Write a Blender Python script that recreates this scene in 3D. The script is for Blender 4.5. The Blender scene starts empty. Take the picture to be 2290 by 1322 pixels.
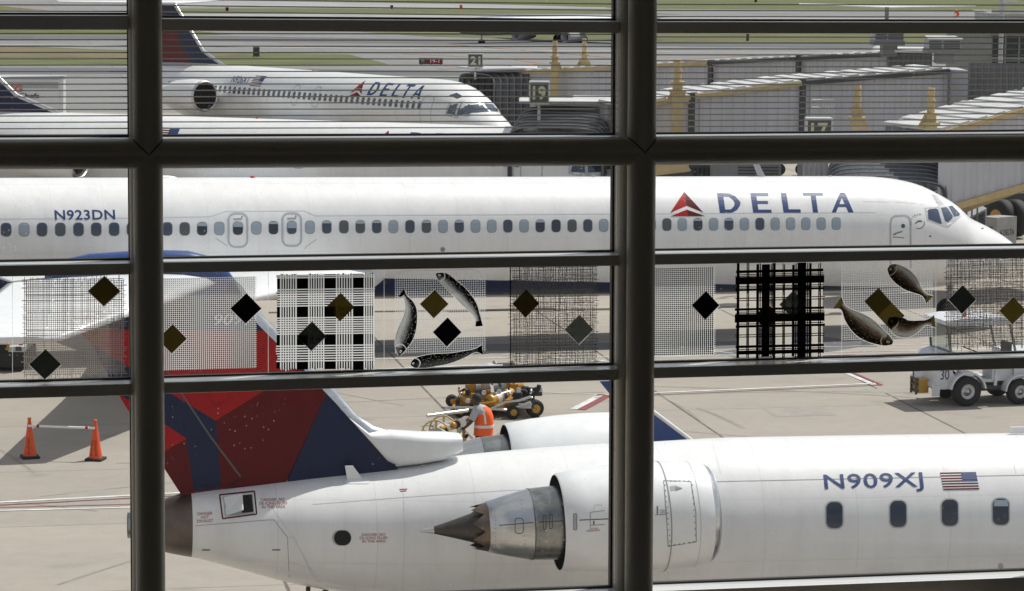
import bpy, bmesh, math, random
import numpy as np
from mathutils import Vector, Matrix
from mathutils.bvhtree import BVHTree
random.seed(7)
R_ = math.radians
SC = bpy.context.scene
COL = SC.collection

# ------------------------------------------------------------------ camera, light, exposure
FPX = 6300.0                 # focal length in pixels of a 2290 px wide picture
CAM_H = 11.75
PITCH = math.atan(793 / 6300)
ROLL = 0.006
cF = Vector((0, math.cos(PITCH), -math.sin(PITCH)))
_R0 = Vector((1, 0, 0)); _U0 = Vector((0, math.sin(PITCH), math.cos(PITCH)))
cR = _R0 * math.cos(ROLL) + _U0 * math.sin(ROLL)
cU = _U0 * math.cos(ROLL) - _R0 * math.sin(ROLL)
CAM = Vector((0, 0, CAM_H))
cd = bpy.data.cameras.new('camera'); cam = bpy.data.objects.new('camera', cd); COL.objects.link(cam)
cd.sensor_width = 36; cd.lens = 36 * FPX / 2290; cd.clip_start = 0.1; cd.clip_end = 6000
cam.matrix_world = Matrix(((cR.x, cU.x, -cF.x, 0), (cR.y, cU.y, -cF.y, 0), (cR.z, cU.z, -cF.z, CAM_H), (0, 0, 0, 1)))
SC.camera = cam
SUN_TO = Vector((0.46, 0.33, 0.90)).normalized()
wd = bpy.data.worlds.new('World'); SC.world = wd; wd.use_nodes = True
nt = wd.node_tree; sky = nt.nodes.new('ShaderNodeTexSky'); sky.sky_type = 'NISHITA'; sky.sun_disc = False
sky.sun_elevation = math.asin(SUN_TO.z); sky.sun_rotation = math.atan2(SUN_TO.x, SUN_TO.y)
sky.dust_density = 2.0; sky.air_density = 1.0
# broken white cloud over the blue
tcw = nt.nodes.new('ShaderNodeTexCoord'); mpw = nt.nodes.new('ShaderNodeMapping'); mpw.inputs['Scale'].default_value = (1, 1, 2.2); nt.links.new(tcw.outputs['Generated'], mpw.inputs[0])
nzw = nt.nodes.new('ShaderNodeTexNoise'); nzw.inputs['Scale'].default_value = 2.3; nzw.inputs['Detail'].default_value = 7; nzw.inputs['Roughness'].default_value = 0.55; nt.links.new(mpw.outputs[0], nzw.inputs['Vector'])
crw = nt.nodes.new('ShaderNodeValToRGB'); crw.color_ramp.elements[0].position = 0.36; crw.color_ramp.elements[1].position = 0.60; nt.links.new(nzw.outputs['Fac'], crw.inputs[0])
mxw = nt.nodes.new('ShaderNodeMix'); mxw.data_type = 'RGBA'; nt.links.new(crw.outputs[0], mxw.inputs['Factor']); nt.links.new(sky.outputs[0], mxw.inputs['A']); mxw.inputs['B'].default_value = (4.3, 4.25, 4.2, 1)
bg = nt.nodes['Background']; nt.links.new(mxw.outputs['Result'], bg.inputs[0]); bg.inputs[1].default_value = 0.12
sl = bpy.data.lights.new('sun', 'SUN'); sl.energy = 4.2; sl.angle = R_(0.53); sl.color = (1, 0.955, 0.89)
sun = bpy.data.objects.new('sun', sl); COL.objects.link(sun); sun.location = (30, 20, 60)
sun.rotation_euler = (-SUN_TO).to_track_quat('-Z', 'Y').to_euler()
SC.view_settings.view_transform = 'Standard'; SC.view_settings.look = 'None'; SC.view_settings.gamma = 1
SC.view_settings.exposure = 0.06
SC.cycles.transparent_max_bounces = 16
SC.cycles.max_bounces = 8

def ray(px, py):
    return cF + cR * ((px - 1145) / FPX) - cU * ((py - 661) / FPX)
def gpt(px, py, z=0.0):
    d = ray(px, py); return CAM + d * ((z - CAM_H) / d.z)
def dpt(px, py, D):                     # point on that line of sight at ground depth D
    d = ray(px, py); return CAM + d * (D / d.y)
def ppt(px, py, P, n):
    d = ray(px, py); return CAM + d * ((Vector(P) - CAM).dot(n) / d.dot(n))

# ------------------------------------------------------------------ mesh builder
IDENT = Matrix.Identity(4)
MW = {}
class MB:
    def __init__(s): s.v = []; s.f = []; s.mi = []; s.sm = []; s.uv = None
    def add(s, vs, fs, m=0, smooth=False):
        o = len(s.v); s.v += [Vector(a) for a in vs]
        for f in fs: s.f.append([i + o for i in f]); s.mi.append(m); s.sm.append(smooth)
    def box(s, c, size, rot=None, m=0):
        hx, hy, hz = size[0] / 2, size[1] / 2, size[2] / 2; c = Vector(c)
        vs = [Vector((x, y, z)) for x in (-hx, hx) for y in (-hy, hy) for z in (-hz, hz)]
        if rot is not None: vs = [rot @ a for a in vs]
        s.add([c + a for a in vs], [(0, 1, 3, 2), (4, 6, 7, 5), (0, 4, 5, 1), (2, 3, 7, 6), (0, 2, 6, 4), (1, 5, 7, 3)], m); return s
    def box2(s, a, b, m=0):
        a = Vector(a); b = Vector(b); d = b - a
        return s.box((a + b) / 2, (abs(d.x), abs(d.y), abs(d.z)), None, m)
    def rbox(s, c, size, r, rot=None, m=0, seg=2):
        bm = bmesh.new(); bmesh.ops.create_cube(bm, size=1)
        for v in bm.verts: v.co = Vector((v.co.x * size[0], v.co.y * size[1], v.co.z * size[2]))
        bmesh.ops.bevel(bm, geom=list(bm.edges), offset=r, segments=seg, affect='EDGES', profile=0.5)
        bm.verts.ensure_lookup_table(); c = Vector(c)
        vs = [c + (rot @ v.co if rot is not None else v.co) for v in bm.verts]
        bm.verts.index_update(); fs = [[v.index for v in f.verts] for f in bm.faces]; bm.free()
        s.add(vs, fs, m, False); return s
    def beam(s, a, b, w, h, up=(0, 0, 1), m=0):
        a = Vector(a); b = Vector(b); d = (b - a); L = d.length; d.normalize(); up = Vector(up)
        x = d.cross(up)
        if x.length < 1e-4: x = d.cross(Vector((0, 1, 0)))
        x.normalize(); z = x.cross(d)
        rot = Matrix((x, d, z)).transposed()
        return s.box((a + b) / 2, (w, L, h), rot, m)
    def lathe(s, o, d, prof, n=24, m=0, smooth=True, cap0=False, cap1=False, arc=None):
        o = Vector(o); d = Vector(d).normalized()
        x = d.cross(Vector((0, 0, 1)))
        if x.length < 1e-4: x = Vector((1, 0, 0))
        x.normalize(); y = x.cross(d)
        vs = []
        for (t, r) in prof:
            for k in range(n):
                a = 2 * math.pi * k / n; vs.append(o + d * t + (x * math.cos(a) + y * math.sin(a)) * r)
        fs = []
        for i in range(len(prof) - 1):
            for k in range(n):
                k2 = (k + 1) % n; fs.append((i * n + k, i * n + k2, (i + 1) * n + k2, (i + 1) * n + k))
        s.add(vs, fs, m, smooth)
        if cap0: s.add(vs[:n], [list(range(n))[::-1]], m)
        if cap1: s.add(vs[-n:], [list(range(n))], m)
        return s
    def cyl(s, a, b, r0, r1=None, n=14, m=0, caps=True, smooth=True):
        a = Vector(a); b = Vector(b); r1 = r0 if r1 is None else r1
        return s.lathe(a, b - a, [(0, r0), ((b - a).length, r1)], n, m, smooth, caps, caps)
    def tube(s, pts, r, n=8, m=0, caps=True):
        pts = [Vector(p) for p in pts]; N = len(pts); vs = []; prev = None
        for i, p in enumerate(pts):
            t = (pts[min(i + 1, N - 1)] - pts[max(i - 1, 0)]).normalized()
            x = t.cross(Vector((0, 0, 1))) if prev is None else prev - t * prev.dot(t)
            if x.length < 1e-4: x = t.cross(Vector((0, 1, 0)))
            x.normalize(); prev = x; y = t.cross(x); rr = r[i] if isinstance(r, (list, tuple)) else r
            vs += [p + (x * math.cos(2 * math.pi * k / n) + y * math.sin(2 * math.pi * k / n)) * rr for k in range(n)]
        fs = [(i * n + k, i * n + (k + 1) % n, (i + 1) * n + (k + 1) % n, (i + 1) * n + k) for i in range(N - 1) for k in range(n)]
        s.add(vs, fs, m, True)
        if caps: s.add(vs[:n], [list(range(n))[::-1]], m); s.add(vs[-n:], [list(range(n))], m)
        return s
    def loft(s, rings, m=0, smooth=True, cap0=True, cap1=True, closed=True):
        n = len(rings[0]); vs = [p for r in rings for p in r]; K = n if closed else n - 1
        fs = [(i * n + k, i * n + (k + 1) % n, (i + 1) * n + (k + 1) % n, (i + 1) * n + k) for i in range(len(rings) - 1) for k in range(K)]
        s.add(vs, fs, m, smooth)
        if cap0: s.add(rings[0], [list(range(n))[::-1]], m)
        if cap1: s.add(rings[-1], [list(range(n))], m)
        return s
    def slab(s, pts, thick, m=0):            # pts: planar polygon; thick: extrusion vector
        t = Vector(thick); n = len(pts); a = [Vector(p) for p in pts]; b = [p + t for p in a]
        s.add(a + b, [list(range(n))[::-1], [n + i for i in range(n)]] + [(i, (i + 1) % n, n + (i + 1) % n, n + i) for i in range(n)], m); return s
    def quad(s, a, b, c, d, m=0): s.add([a, b, c, d], [(0, 1, 2, 3)], m); return s
    def poly(s, pts, m=0): s.add(pts, [list(range(len(pts)))], m); return s
    def sphere(s, c, r, n=12, m=0, sc=(1, 1, 1)):
        rings = []; c = Vector(c)
        for i in range(1, n // 2 + 2 - 1):
            a = math.pi * i / (n // 2 + 1)
            rings.append([c + Vector((math.cos(2 * math.pi * k / n) * math.sin(a) * r * sc[0], math.sin(2 * math.pi * k / n) * math.sin(a) * r * sc[1], -math.cos(a) * r * sc[2])) for k in range(n)])
        return s.loft(rings, m)
    def build(s, name, mats, parent=None, world=True, recalc=True):
        me = bpy.data.meshes.new(name)
        inv = MW[parent.name].inverted() if (parent is not None and world and parent.name in MW) else IDENT
        me.from_pydata([inv @ a for a in s.v], [], s.f)
        if not isinstance(mats, (list, tuple)): mats = [mats]
        for m in mats: me.materials.append(m)
        me.polygons.foreach_set('material_index', s.mi); me.polygons.foreach_set('use_smooth', s.sm)
        if s.uv is not None:
            ul = me.uv_layers.new(name='UVMap')
            for l in me.loops: ul.data[l.index].uv = s.uv[l.vertex_index]
        if recalc:
            bm = bmesh.new(); bm.from_mesh(me); bmesh.ops.recalc_face_normals(bm, faces=bm.faces); bm.to_mesh(me); bm.free()
        me.update()
        o = bpy.data.objects.new(name, me); COL.objects.link(o)
        if parent is not None: o.parent = parent
        MW[o.name] = MW[parent.name].copy() if (parent is not None and parent.name in MW) else IDENT.copy()
        return o

def tag(o, label=None, cat=None, group=None, kind=None):
    if label: o['label'] = label
    if cat: o['category'] = cat
    if group: o['group'] = group
    if kind: o['kind'] = kind
    return o
def thing(name, label, cat, mat=None, group=None):
    o = bpy.data.objects.new(name, None); COL.objects.link(o); o.empty_display_size = 0.2
    m = mat if isinstance(mat, Matrix) else Matrix.Translation(Vector(mat or (0, 0, 0)))
    o.matrix_basis = m; MW[o.name] = m.copy()
    return tag(o, label, cat, group, 'thing')
def frame_m(O, yaw=0.0, pitch=0.0):
    a, g = yaw, pitch
    ex = Vector((math.cos(a) * math.cos(g), math.sin(a) * math.cos(g), math.sin(g))); ey = Vector((-math.sin(a), math.cos(a), 0)); ez = ex.cross(ey)
    return Matrix(((ex.x, ey.x, ez.x, O[0]), (ex.y, ey.y, ez.y, O[1]), (ex.z, ey.z, ez.z, O[2]), (0, 0, 0, 1)))
def dup(root, mat, label=None):
    r = root.copy(); COL.objects.link(r); r.matrix_basis = mat; MW[r.name] = mat.copy()
    if label: r['label'] = label
    for ch in list(root.children):
        c = ch.copy(); COL.objects.link(c); c.parent = r
        for g in list(ch.children):
            d = g.copy(); COL.objects.link(d); d.parent = c
    return r

# ------------------------------------------------------------------ materials
def mat(name, col, rough=0.5, metal=0.0, coat=0.0, var=0.0, vscale=3.0, bump=0.0, bscale=40.0, spec=0.5, stretch=None, trans=0.0):
    m = bpy.data.materials.new(name); m.use_nodes = True; n = m.node_tree.nodes; L = m.node_tree.links
    b = n['Principled BSDF']; b.inputs['Roughness'].default_value = rough; b.inputs['Metallic'].default_value = metal
    b.inputs['Coat Weight'].default_value = coat; b.inputs['Coat Roughness'].default_value = 0.06
    b.inputs['Specular IOR Level'].default_value = spec
    b.inputs['Base Color'].default_value = (*col, 1)
    tc = n.new('ShaderNodeTexCoord'); src = tc.outputs['Object']
    if stretch:
        mp = n.new('ShaderNodeMapping'); mp.inputs['Scale'].default_value = stretch; L.new(src, mp.inputs[0]); src = mp.outputs[0]
    if var > 0:
        t = n.new('ShaderNodeTexNoise'); t.inputs['Scale'].default_value = vscale; t.inputs['Detail'].default_value = 8; t.inputs['Roughness'].default_value = 0.65
        L.new(src, t.inputs['Vector'])
        r = n.new('ShaderNodeValToRGB'); r.color_ramp.elements[0].position = 0.3; r.color_ramp.elements[1].position = 0.7
        r.color_ramp.elements[0].color = (*[c * (1 - var) for c in col], 1); r.color_ramp.elements[1].color = (*[min(1, c * (1 + var * 0.6)) for c in col], 1)
        L.new(t.outputs['Fac'], r.inputs[0]); L.new(r.outputs[0], b.inputs['Base Color'])
        ma = n.new('ShaderNodeMath'); ma.operation = 'MULTIPLY_ADD'; ma.inputs[1].default_value = 0.25; ma.inputs[2].default_value = rough - 0.12
        L.new(t.outputs['Fac'], ma.inputs[0]); L.new(ma.outputs[0], b.inputs['Roughness'])
    if bump > 0:
        t2 = n.new('ShaderNodeTexNoise'); t2.inputs['Scale'].default_value = bscale; t2.inputs['Detail'].default_value = 6; L.new(src, t2.inputs['Vector'])
        bp = n.new('ShaderNodeBump'); bp.inputs['Strength'].default_value = bump; bp.inputs['Distance'].default_value = 0.02
        L.new(t2.outputs['Fac'], bp.inputs['Height']); L.new(bp.outputs[0], b.inputs['Normal'])
    return m
def nd(m): return m.node_tree.nodes, m.node_tree.links, m.node_tree.nodes['Principled BSDF']
def livery(name, white, navy, z0, slope, x0):          # white fuselage paint with a painted navy belly, faint seams and streaks
    m = mat(name, white, 0.38, 0, 0.5); n, L, b = nd(m)
    tc = n.new('ShaderNodeTexCoord'); sp = n.new('ShaderNodeSeparateXYZ'); L.new(tc.outputs['Object'], sp.inputs[0])
    def M(op, a, c, d=None):
        k = n.new('ShaderNodeMath'); k.operation = op
        for i, q in enumerate((a, c, d)):
            if q is None: continue
            if isinstance(q, (int, float)): k.inputs[i].default_value = q
            else: L.new(q, k.inputs[i])
        return k.outputs[0]
    line = M('MULTIPLY_ADD', M('SUBTRACT', sp.outputs['X'], x0), slope, z0)
    isb = M('LESS_THAN', sp.outputs['Z'], line)
    mp = n.new('ShaderNodeMapping'); mp.inputs['Scale'].default_value = (0.9, 1, 0.35); L.new(tc.outputs['Object'], mp.inputs[0])
    t = n.new('ShaderNodeTexNoise'); t.inputs['Scale'].default_value = 2.2; t.inputs['Detail'].default_value = 9; t.inputs['Roughness'].default_value = 0.7; L.new(mp.outputs[0], t.inputs['Vector'])
    r = n.new('ShaderNodeValToRGB'); r.color_ramp.elements[0].position = 0.28; r.color_ramp.elements[1].position = 0.6
    r.color_ramp.elements[0].color = (*[c * 0.9 for c in white], 1); r.color_ramp.elements[1].color = (*white, 1); L.new(t.outputs['Fac'], r.inputs[0])
    mx = n.new('ShaderNodeMix'); mx.data_type = 'RGBA'; L.new(isb, mx.inputs['Factor']); L.new(r.outputs[0], mx.inputs['A']); mx.inputs['B'].default_value = (*navy, 1)
    L.new(mx.outputs['Result'], b.inputs['Base Color'])
    # skin laps and grime: frame joints every 1.45 m, stringer laps, dirt running down the side
    fr = M('FRACT', M('MULTIPLY', sp.outputs['X'], 1 / 1.45), None); ln = M('LESS_THAN', fr, 0.010)
    fz = M('FRACT', M('MULTIPLY_ADD', sp.outputs['Z'], 1 / 0.92, 0.33), None); lz = M('LESS_THAN', fz, 0.012)
    fx2 = M('FRACT', M('MULTIPLY', sp.outputs['X'], 24), None); rv = M('MULTIPLY', M('LESS_THAN', fx2, 0.35), M('LESS_THAN', M('FRACT', M('MULTIPLY_ADD', sp.outputs['Z'], 1 / 0.92, 0.30), None), 0.014))
    mp3 = n.new('ShaderNodeMapping'); mp3.inputs['Scale'].default_value = (5.5, 1, 0.22); L.new(tc.outputs['Object'], mp3.inputs[0])
    t3 = n.new('ShaderNodeTexNoise'); t3.inputs['Scale'].default_value = 1.5; t3.inputs['Detail'].default_value = 7; t3.inputs['Roughness'].default_value = 0.7; L.new(mp3.outputs[0], t3.inputs['Vector'])
    sk = M('MULTIPLY', M('MAXIMUM', M('SUBTRACT', t3.outputs['Fac'], 0.54), 0.0), 0.38)
    dk = M('SUBTRACT', 1.0, M('ADD', M('ADD', M('MULTIPLY', M('MAXIMUM', ln, lz), 0.12), M('MULTIPLY', rv, 0.10)), sk))
    mul = n.new('ShaderNodeMix'); mul.data_type = 'RGBA'; mul.blend_type = 'MULTIPLY'; mul.inputs['Factor'].default_value = 1; L.new(mx.outputs['Result'], mul.inputs['A']); L.new(dk, mul.inputs['B']); L.new(mul.outputs['Result'], b.inputs['Base Color'])
    # skin waviness between frames
    wv = n.new('ShaderNodeTexNoise'); wv.inputs['Scale'].default_value = 1.6; wv.inputs['Detail'].default_value = 3; L.new(tc.outputs['Object'], wv.inputs['Vector'])
    bp = n.new('ShaderNodeBump'); bp.inputs['Strength'].default_value = 0.12; bp.inputs['Distance'].default_value = 0.05; L.new(wv.outputs['Fac'], bp.inputs['Height']); L.new(bp.outputs[0], b.inputs['Normal'])
    return m

WHITE = (0.80, 0.80, 0.80); NAVY = (0.014, 0.026, 0.085)
M = dict(
    white=mat('white_paint', (0.78, 0.79, 0.80), 0.4, 0, 0.4, var=0.06, vscale=4),
    greywhite=mat('grey_white_paint', (0.52, 0.53, 0.54), 0.45, 0, 0.2, var=0.12, vscale=3),
    navy=mat('navy_paint', (0.008, 0.016, 0.06), 0.42, 0, 0.08, var=0.15, vscale=2, spec=.25),
    blue=mat('blue_paint', (0.02, 0.06, 0.22), 0.3, 0, 0.5, var=0.1, vscale=3),
    textblue=mat('letter_blue', (0.014, 0.042, 0.16), 0.45),
    red=mat('bright_red_paint', (0.38, 0.008, 0.011), 0.42, 0, 0.06, var=0.1, vscale=3, spec=.2),
    maroon=mat('maroon_paint', (0.115, 0.006, 0.009), 0.42, 0, 0.05, var=0.12, vscale=3, spec=.18),
    redmark=mat('red_stencil', (0.32, 0.03, 0.03), 0.6),
    metal=mat('bare_metal', (0.62, 0.62, 0.62), 0.3, 1.0, var=0.12, vscale=5, stretch=(0.4, 3, 3)),
    darkmetal=mat('heat_stained_metal', (0.17, 0.14, 0.125), 0.42, 0.9, var=0.35, vscale=2.5),
    brownmetal=mat('brown_hot_metal', (0.20, 0.155, 0.125), 0.38, 1.0, var=0.3, vscale=8),
    seam=mat('panel_seam', (0.30, 0.30, 0.30), 0.6),
    seamlt=mat('painted_seam', (0.60, 0.61, 0.63), 0.45),
    doorline=mat('door_outline_grey', (0.42, 0.45, 0.50), 0.5),
    black=mat('black_rubber', (0.018, 0.018, 0.019), 0.75, var=0.3, vscale=8),
    darkin=mat('dark_interior', (0.008, 0.008, 0.009), 0.8),
    grey=mat('grey_paint', (0.22, 0.225, 0.235), 0.5, var=0.15, vscale=2),
    ltgrey=mat('light_grey_paint', (0.42, 0.43, 0.45), 0.5, var=0.1, vscale=2),
    bridge=mat('bridge_grey_panel', (0.52, 0.52, 0.555), 0.45, var=0.12, vscale=0.6, stretch=(1, 1, 0.25)),
    dkgrey=mat('dark_grey_paint', (0.06, 0.062, 0.068), 0.55, var=0.2, vscale=2),
    yellow=mat('bridge_yellow_paint', (0.53, 0.40, 0.20), 0.5, var=0.2, vscale=3),
    cartyellow=mat('cart_yellow_paint', (0.52, 0.27, 0.025), 0.42, 0, 0.2, var=0.25, vscale=5),
    hose=mat('bellows_fabric', (0.075, 0.083, 0.10), 0.5, var=0.35, vscale=2.5, bump=0.6, bscale=6),
    orange=mat('cone_orange', (0.75, 0.09, 0.015), 0.45, var=0.18, vscale=9),
    vest=mat('vest_orange', (0.95, 0.13, 0.02), 0.7, var=0.12, vscale=14, bump=0.5, bscale=22),
    reflect=mat('vest_reflective', (0.72, 0.73, 0.73), 0.35, var=0.1, vscale=20),
    shirt=mat('grey_shirt', (0.42, 0.43, 0.46), 0.85, var=0.1, vscale=12, bump=0.5, bscale=25),
    trousers=mat('navy_trousers', (0.02, 0.022, 0.035), 0.85, var=0.2, vscale=10),
    skin=mat('brown_skin', (0.065, 0.034, 0.024), 0.5, var=0.2, vscale=14),
    glassdark=mat('dark_window', (0.015, 0.02, 0.032), 0.06, 0, 0.6, spec=0.6),
    shade=mat('window_shade', (0.30, 0.36, 0.42), 0.25, 0, 0.7),
    pane2=mat('bluish_window', (0.035, 0.05, 0.085), 0.08, 0, 0.6, spec=0.6), pane3=mat('grey_window', (0.075, 0.085, 0.095), 0.15, 0, 0.5),
    screen=mat('cockpit_glass', (0.045, 0.065, 0.11), 0.05, 0, 0.6, spec=0.7),
    cream=mat('cream_sign', (0.52, 0.50, 0.36), 0.6),
    signdark=mat('sign_grey', (0.07, 0.075, 0.065), 0.6),
)
# ------------------------------------------------------------------ ground
def mathn(n, L, op, a, c=None, d=None):
    k = n.new('ShaderNodeMath'); k.operation = op
    for i, q in enumerate((a, c, d)):
        if q is None: continue
        if isinstance(q, (int, float)): k.inputs[i].default_value = q
        else: L.new(q, k.inputs[i])
    return k.outputs[0]
def concrete(name, col, joint=True, dark=0.6):
    m = mat(name, col, 0.85); n, L, b = nd(m); b.inputs['Specular IOR Level'].default_value = 0.25
    g = n.new('ShaderNodeNewGeometry'); mp = n.new('ShaderNodeMapping'); mp.vector_type = 'POINT'; mp.inputs['Rotation'].default_value = (0, 0, R_(-10.5))
    L.new(g.outputs['Position'], mp.inputs[0]); sp = n.new('ShaderNodeSeparateXYZ'); L.new(mp.outputs[0], sp.inputs[0])
    S = 5.95
    u = mathn(n, L, 'MULTIPLY_ADD', sp.outputs['X'], 1 / S, -5.18 / S + 20); v = mathn(n, L, 'MULTIPLY_ADD', sp.outputs['Y'], 1 / S, -68.4 / S + 20)
    fu = mathn(n, L, 'FLOOR', u); fv = mathn(n, L, 'FLOOR', v)
    def edge(q):
        fr = mathn(n, L, 'FRACT', q); return mathn(n, L, 'MINIMUM', fr, mathn(n, L, 'SUBTRACT', 1.0, fr))
    eu, ev = edge(u), edge(v)
    cmb = n.new('ShaderNodeCombineXYZ'); L.new(fu, cmb.inputs[0]); L.new(fv, cmb.inputs[1])
    wn = n.new('ShaderNodeTexWhiteNoise'); wn.noise_dimensions = '2D'; L.new(cmb.outputs[0], wn.inputs['Vector'])
    def noise(scale, det, rough, vec):
        t = n.new('ShaderNodeTexNoise'); t.inputs['Scale'].default_value = scale; t.inputs['Detail'].default_value = det; t.inputs['Roughness'].default_value = rough; L.new(vec, t.inputs['Vector']); return t.outputs['Fac']
    mp2 = n.new('ShaderNodeMapping'); mp2.inputs['Scale'].default_value = (0.35, 1.0, 1); L.new(mp.outputs[0], mp2.inputs[0])
    n1 = noise(0.22, 8, 0.62, mp2.outputs[0]); n2 = noise(2.2, 9, 0.72, g.outputs['Position']); n3 = noise(28, 4, 0.7, g.outputs['Position'])
    s = mathn(n, L, 'MULTIPLY_ADD', n1, 0.42, -0.21); s = mathn(n, L, 'ADD', s, mathn(n, L, 'MULTIPLY_ADD', n2, 0.34, -0.17)); s = mathn(n, L, 'ADD', s, mathn(n, L, 'MULTIPLY_ADD', n3, 0.16, -0.08))
    s = mathn(n, L, 'ADD', s, mathn(n, L, 'MULTIPLY_ADD', wn.outputs['Value'], 0.13, 0.935))
    # oil spots
    vo = noise(0.55, 5, 0.6, g.outputs['Position']); sp1 = mathn(n, L, 'MULTIPLY', mathn(n, L, 'SMOOTH_MAX', mathn(n, L, 'SUBTRACT', vo, 0.60), 0.0, 0.02), 2.0); s = mathn(n, L, 'SUBTRACT', s, sp1)
    if joint:
        n4 = noise(3.5, 3, 0.6, g.outputs['Position'])
        def ln(e, w):
            ww = mathn(n, L, 'MULTIPLY_ADD', n4, w, w * 0.4); return mathn(n, L, 'LESS_THAN', e, ww)
        j = mathn(n, L, 'MAXIMUM', mathn(n, L, 'MULTIPLY', ln(eu, 0.0065), dark), mathn(n, L, 'MULTIPLY', ln(ev, 0.0045), dark * 0.6))
        s = mathn(n, L, 'MULTIPLY', s, mathn(n, L, 'SUBTRACT', 1.0, j))
    mx = n.new('ShaderNodeMix'); mx.data_type = 'RGBA'; mx.blend_type = 'MULTIPLY'; mx.inputs['Factor'].default_value = 1; mx.inputs['A'].default_value = (*col, 1)
    L.new(s, mx.inputs['B']); L.new(mx.outputs['Result'], b.inputs['Base Color'])
    bp = n.new('ShaderNodeBump'); bp.inputs['Strength'].default_value = 0.25; bp.inputs['Distance'].default_value = 0.02; L.new(n3, bp.inputs['Height']); L.new(bp.outputs[0], b.inputs['Normal'])
    return m
M['apron'] = concrete('apron_concrete', (0.335, 0.302, 0.262))
M['taxi'] = concrete('taxiway_grey', (0.205, 0.205, 0.205), True, 0.35)
M['asphalt'] = concrete('asphalt_grey', (0.115, 0.118, 0.125), False)
M['runway'] = concrete('runway_pale', (0.30, 0.30, 0.30), False)
M['dark_strip'] = mat('apron_dark_patch', (0.13, 0.13, 0.135), 0.7, var=0.3, vscale=0.8)
M['grass'] = mat('airfield_grass', (0.105, 0.118, 0.038), 0.95, var=0.5, vscale=0.12, bump=1.0, bscale=3, stretch=(1, 3, 1))
M['drygrass'] = mat('dry_grass', (0.15, 0.125, 0.062), 0.95, var=0.4, vscale=0.12, bump=1.0, bscale=3, stretch=(1, 3, 1))
M['pwhite'] = mat('white_marking', (0.62, 0.62, 0.61), 0.8, var=0.35, vscale=2.5)
M['pred'] = mat('red_marking', (0.24, 0.06, 0.065), 0.8, var=0.35, vscale=2.5)
M['porange'] = mat('orange_marking', (0.42, 0.19, 0.06), 0.8, var=0.3, vscale=1)
M['tar'] = mat('tar_strip', (0.06, 0.052, 0.042), 0.8, var=0.5, vscale=1.5)

def sheet(name, m, polys, z, kind='structure', label=None, cat=None):
    b = MB()
    for p in polys: b.poly([Vector((q[0], q[1], z)) for q in p])
    o = b.build(name, m); return tag(o, label, cat, None, kind)
def gp(pts, z=0.0): return [gpt(x, y, z) for x, y in pts]
tag(MB().poly([(-1500, -60, 0), (1500, -60, 0), (1500, 192, 0), (-1500, 192, 0)]).build('apron', M['apron']), kind='structure')
tag(MB().poly([(-3000, 192, 0), (3000, 192, 0), (3000, 5200, 0), (-3000, 5200, 0)]).build('taxiway', M['taxi']), kind='structure')
# bands of the airfield, laid on the taxiway as sheets
sheet('grass', M['grass'], [
    gp([(-2500, -118), (4500, -80), (4500, 30), (2290, 24), (1470, 20), (1100, 10), (760, 4), (430, -14), (-2500, -60)]),
    gp([(60, 23), (-2500, 24), (-2500, 6), (0, 13), (96, 22)]),
    gp([(300, 30), (360, 19), (760, 19), (1355, 23), (1530, 33), (1355, 31), (760, 31)]),
    gp([(-2500, 64), (0, 66), (420, 68), (520, 77), (430, 80), (0, 78), (-2500, 76)]),
    gp([(810, 72), (1355, 74), (4500, 82), (4500, 102), (2290, 96), (1470, 94), (1200, 89), (960, 82)]),
    gp([(-2500, 98), (0, 102), (362, 116), (620, 119), (780, 122), (862, 142), (870, 147), (760, 148), (430, 148), (0, 145), (-2500, 136)])], 0.012, 'stuff', 'mown airfield grass between the taxiways', 'grass')
sheet('dry_grass', M['drygrass'], [
    gp([(-2500, 100), (0, 104), (362, 118), (560, 121), (430, 131), (0, 128), (-2500, 121)]),
    gp([(1470, 80), (2290, 82), (2290, 87), (1470, 86)])], 0.02, 'stuff', 'brown dry grass strip along the taxiway edge', 'grass')
sheet('runway', M['runway'], [gp([(-2500, 32), (0, 29), (760, 32), (1470, 36), (2290, 44), (4500, 60), (4500, 78), (2290, 58), (1470, 50), (760, 46), (0, 42), (-2500, 44)]),
                              gp([(362, -4), (760, 6), (1355, 13), (1355, 19), (760, 17), (362, 15)])], 0.008)
sheet('asphalt_taxiway', M['asphalt'], [gp([(-2500, 76), (0, 79), (520, 81), (1200, 92), (2290, 100), (4500, 110), (4500, 122), (2290, 112), (1200, 101), (400, 92), (0, 88), (-2500, 85)]),
                                        gp([(-200, 152), (430, 152), (1000, 158), (1100, 170), (430, 166), (-200, 165)])], 0.006)
def strip(name, m, a, b, w, z, w2=None):
    A = gpt(*a, z); B = gpt(*b, z); d = (B - A).normalized(); s = Vector((-d.y, d.x, 0)) * w / 2; s2 = Vector((-d.y, d.x, 0)) * (w2 or w) / 2
    return [A - s, B - s2, B + s2, A + s]
def strips(name, m, L, z):
    b = MB()
    for a, c, w in L: b.poly(strip(name, m, a, c, w, z))
    return tag(b.build(name, m), kind='structure')
strips('taxiway_line', M['pwhite'], [((-600, 94), (362, 103), 0.9), ((362, 103), (1355, 114.5), 0.8), ((1355, 114.5), (2900, 126), 0.7), ((362, 16), (760, 11), 1.5), ((-300, 95), (-301, 96), 0.5)], 0.024)
strips('guide_line', M['porange'], [((620, 96), (1010, 99), 0.5), ((1010, 99), (1360, 128), 0.35), ((900, 120), (1140, 131), 0.35), ((1140, 131), (1205, 141), 0.35), ((1205, 141), (1170, 148), 0.35), ((1170, 148), (980, 155), 0.35), ((0, 13), (110, 24), 0.5), ((1470, 136), (1720, 122), 0.3)], 0.028)
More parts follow.
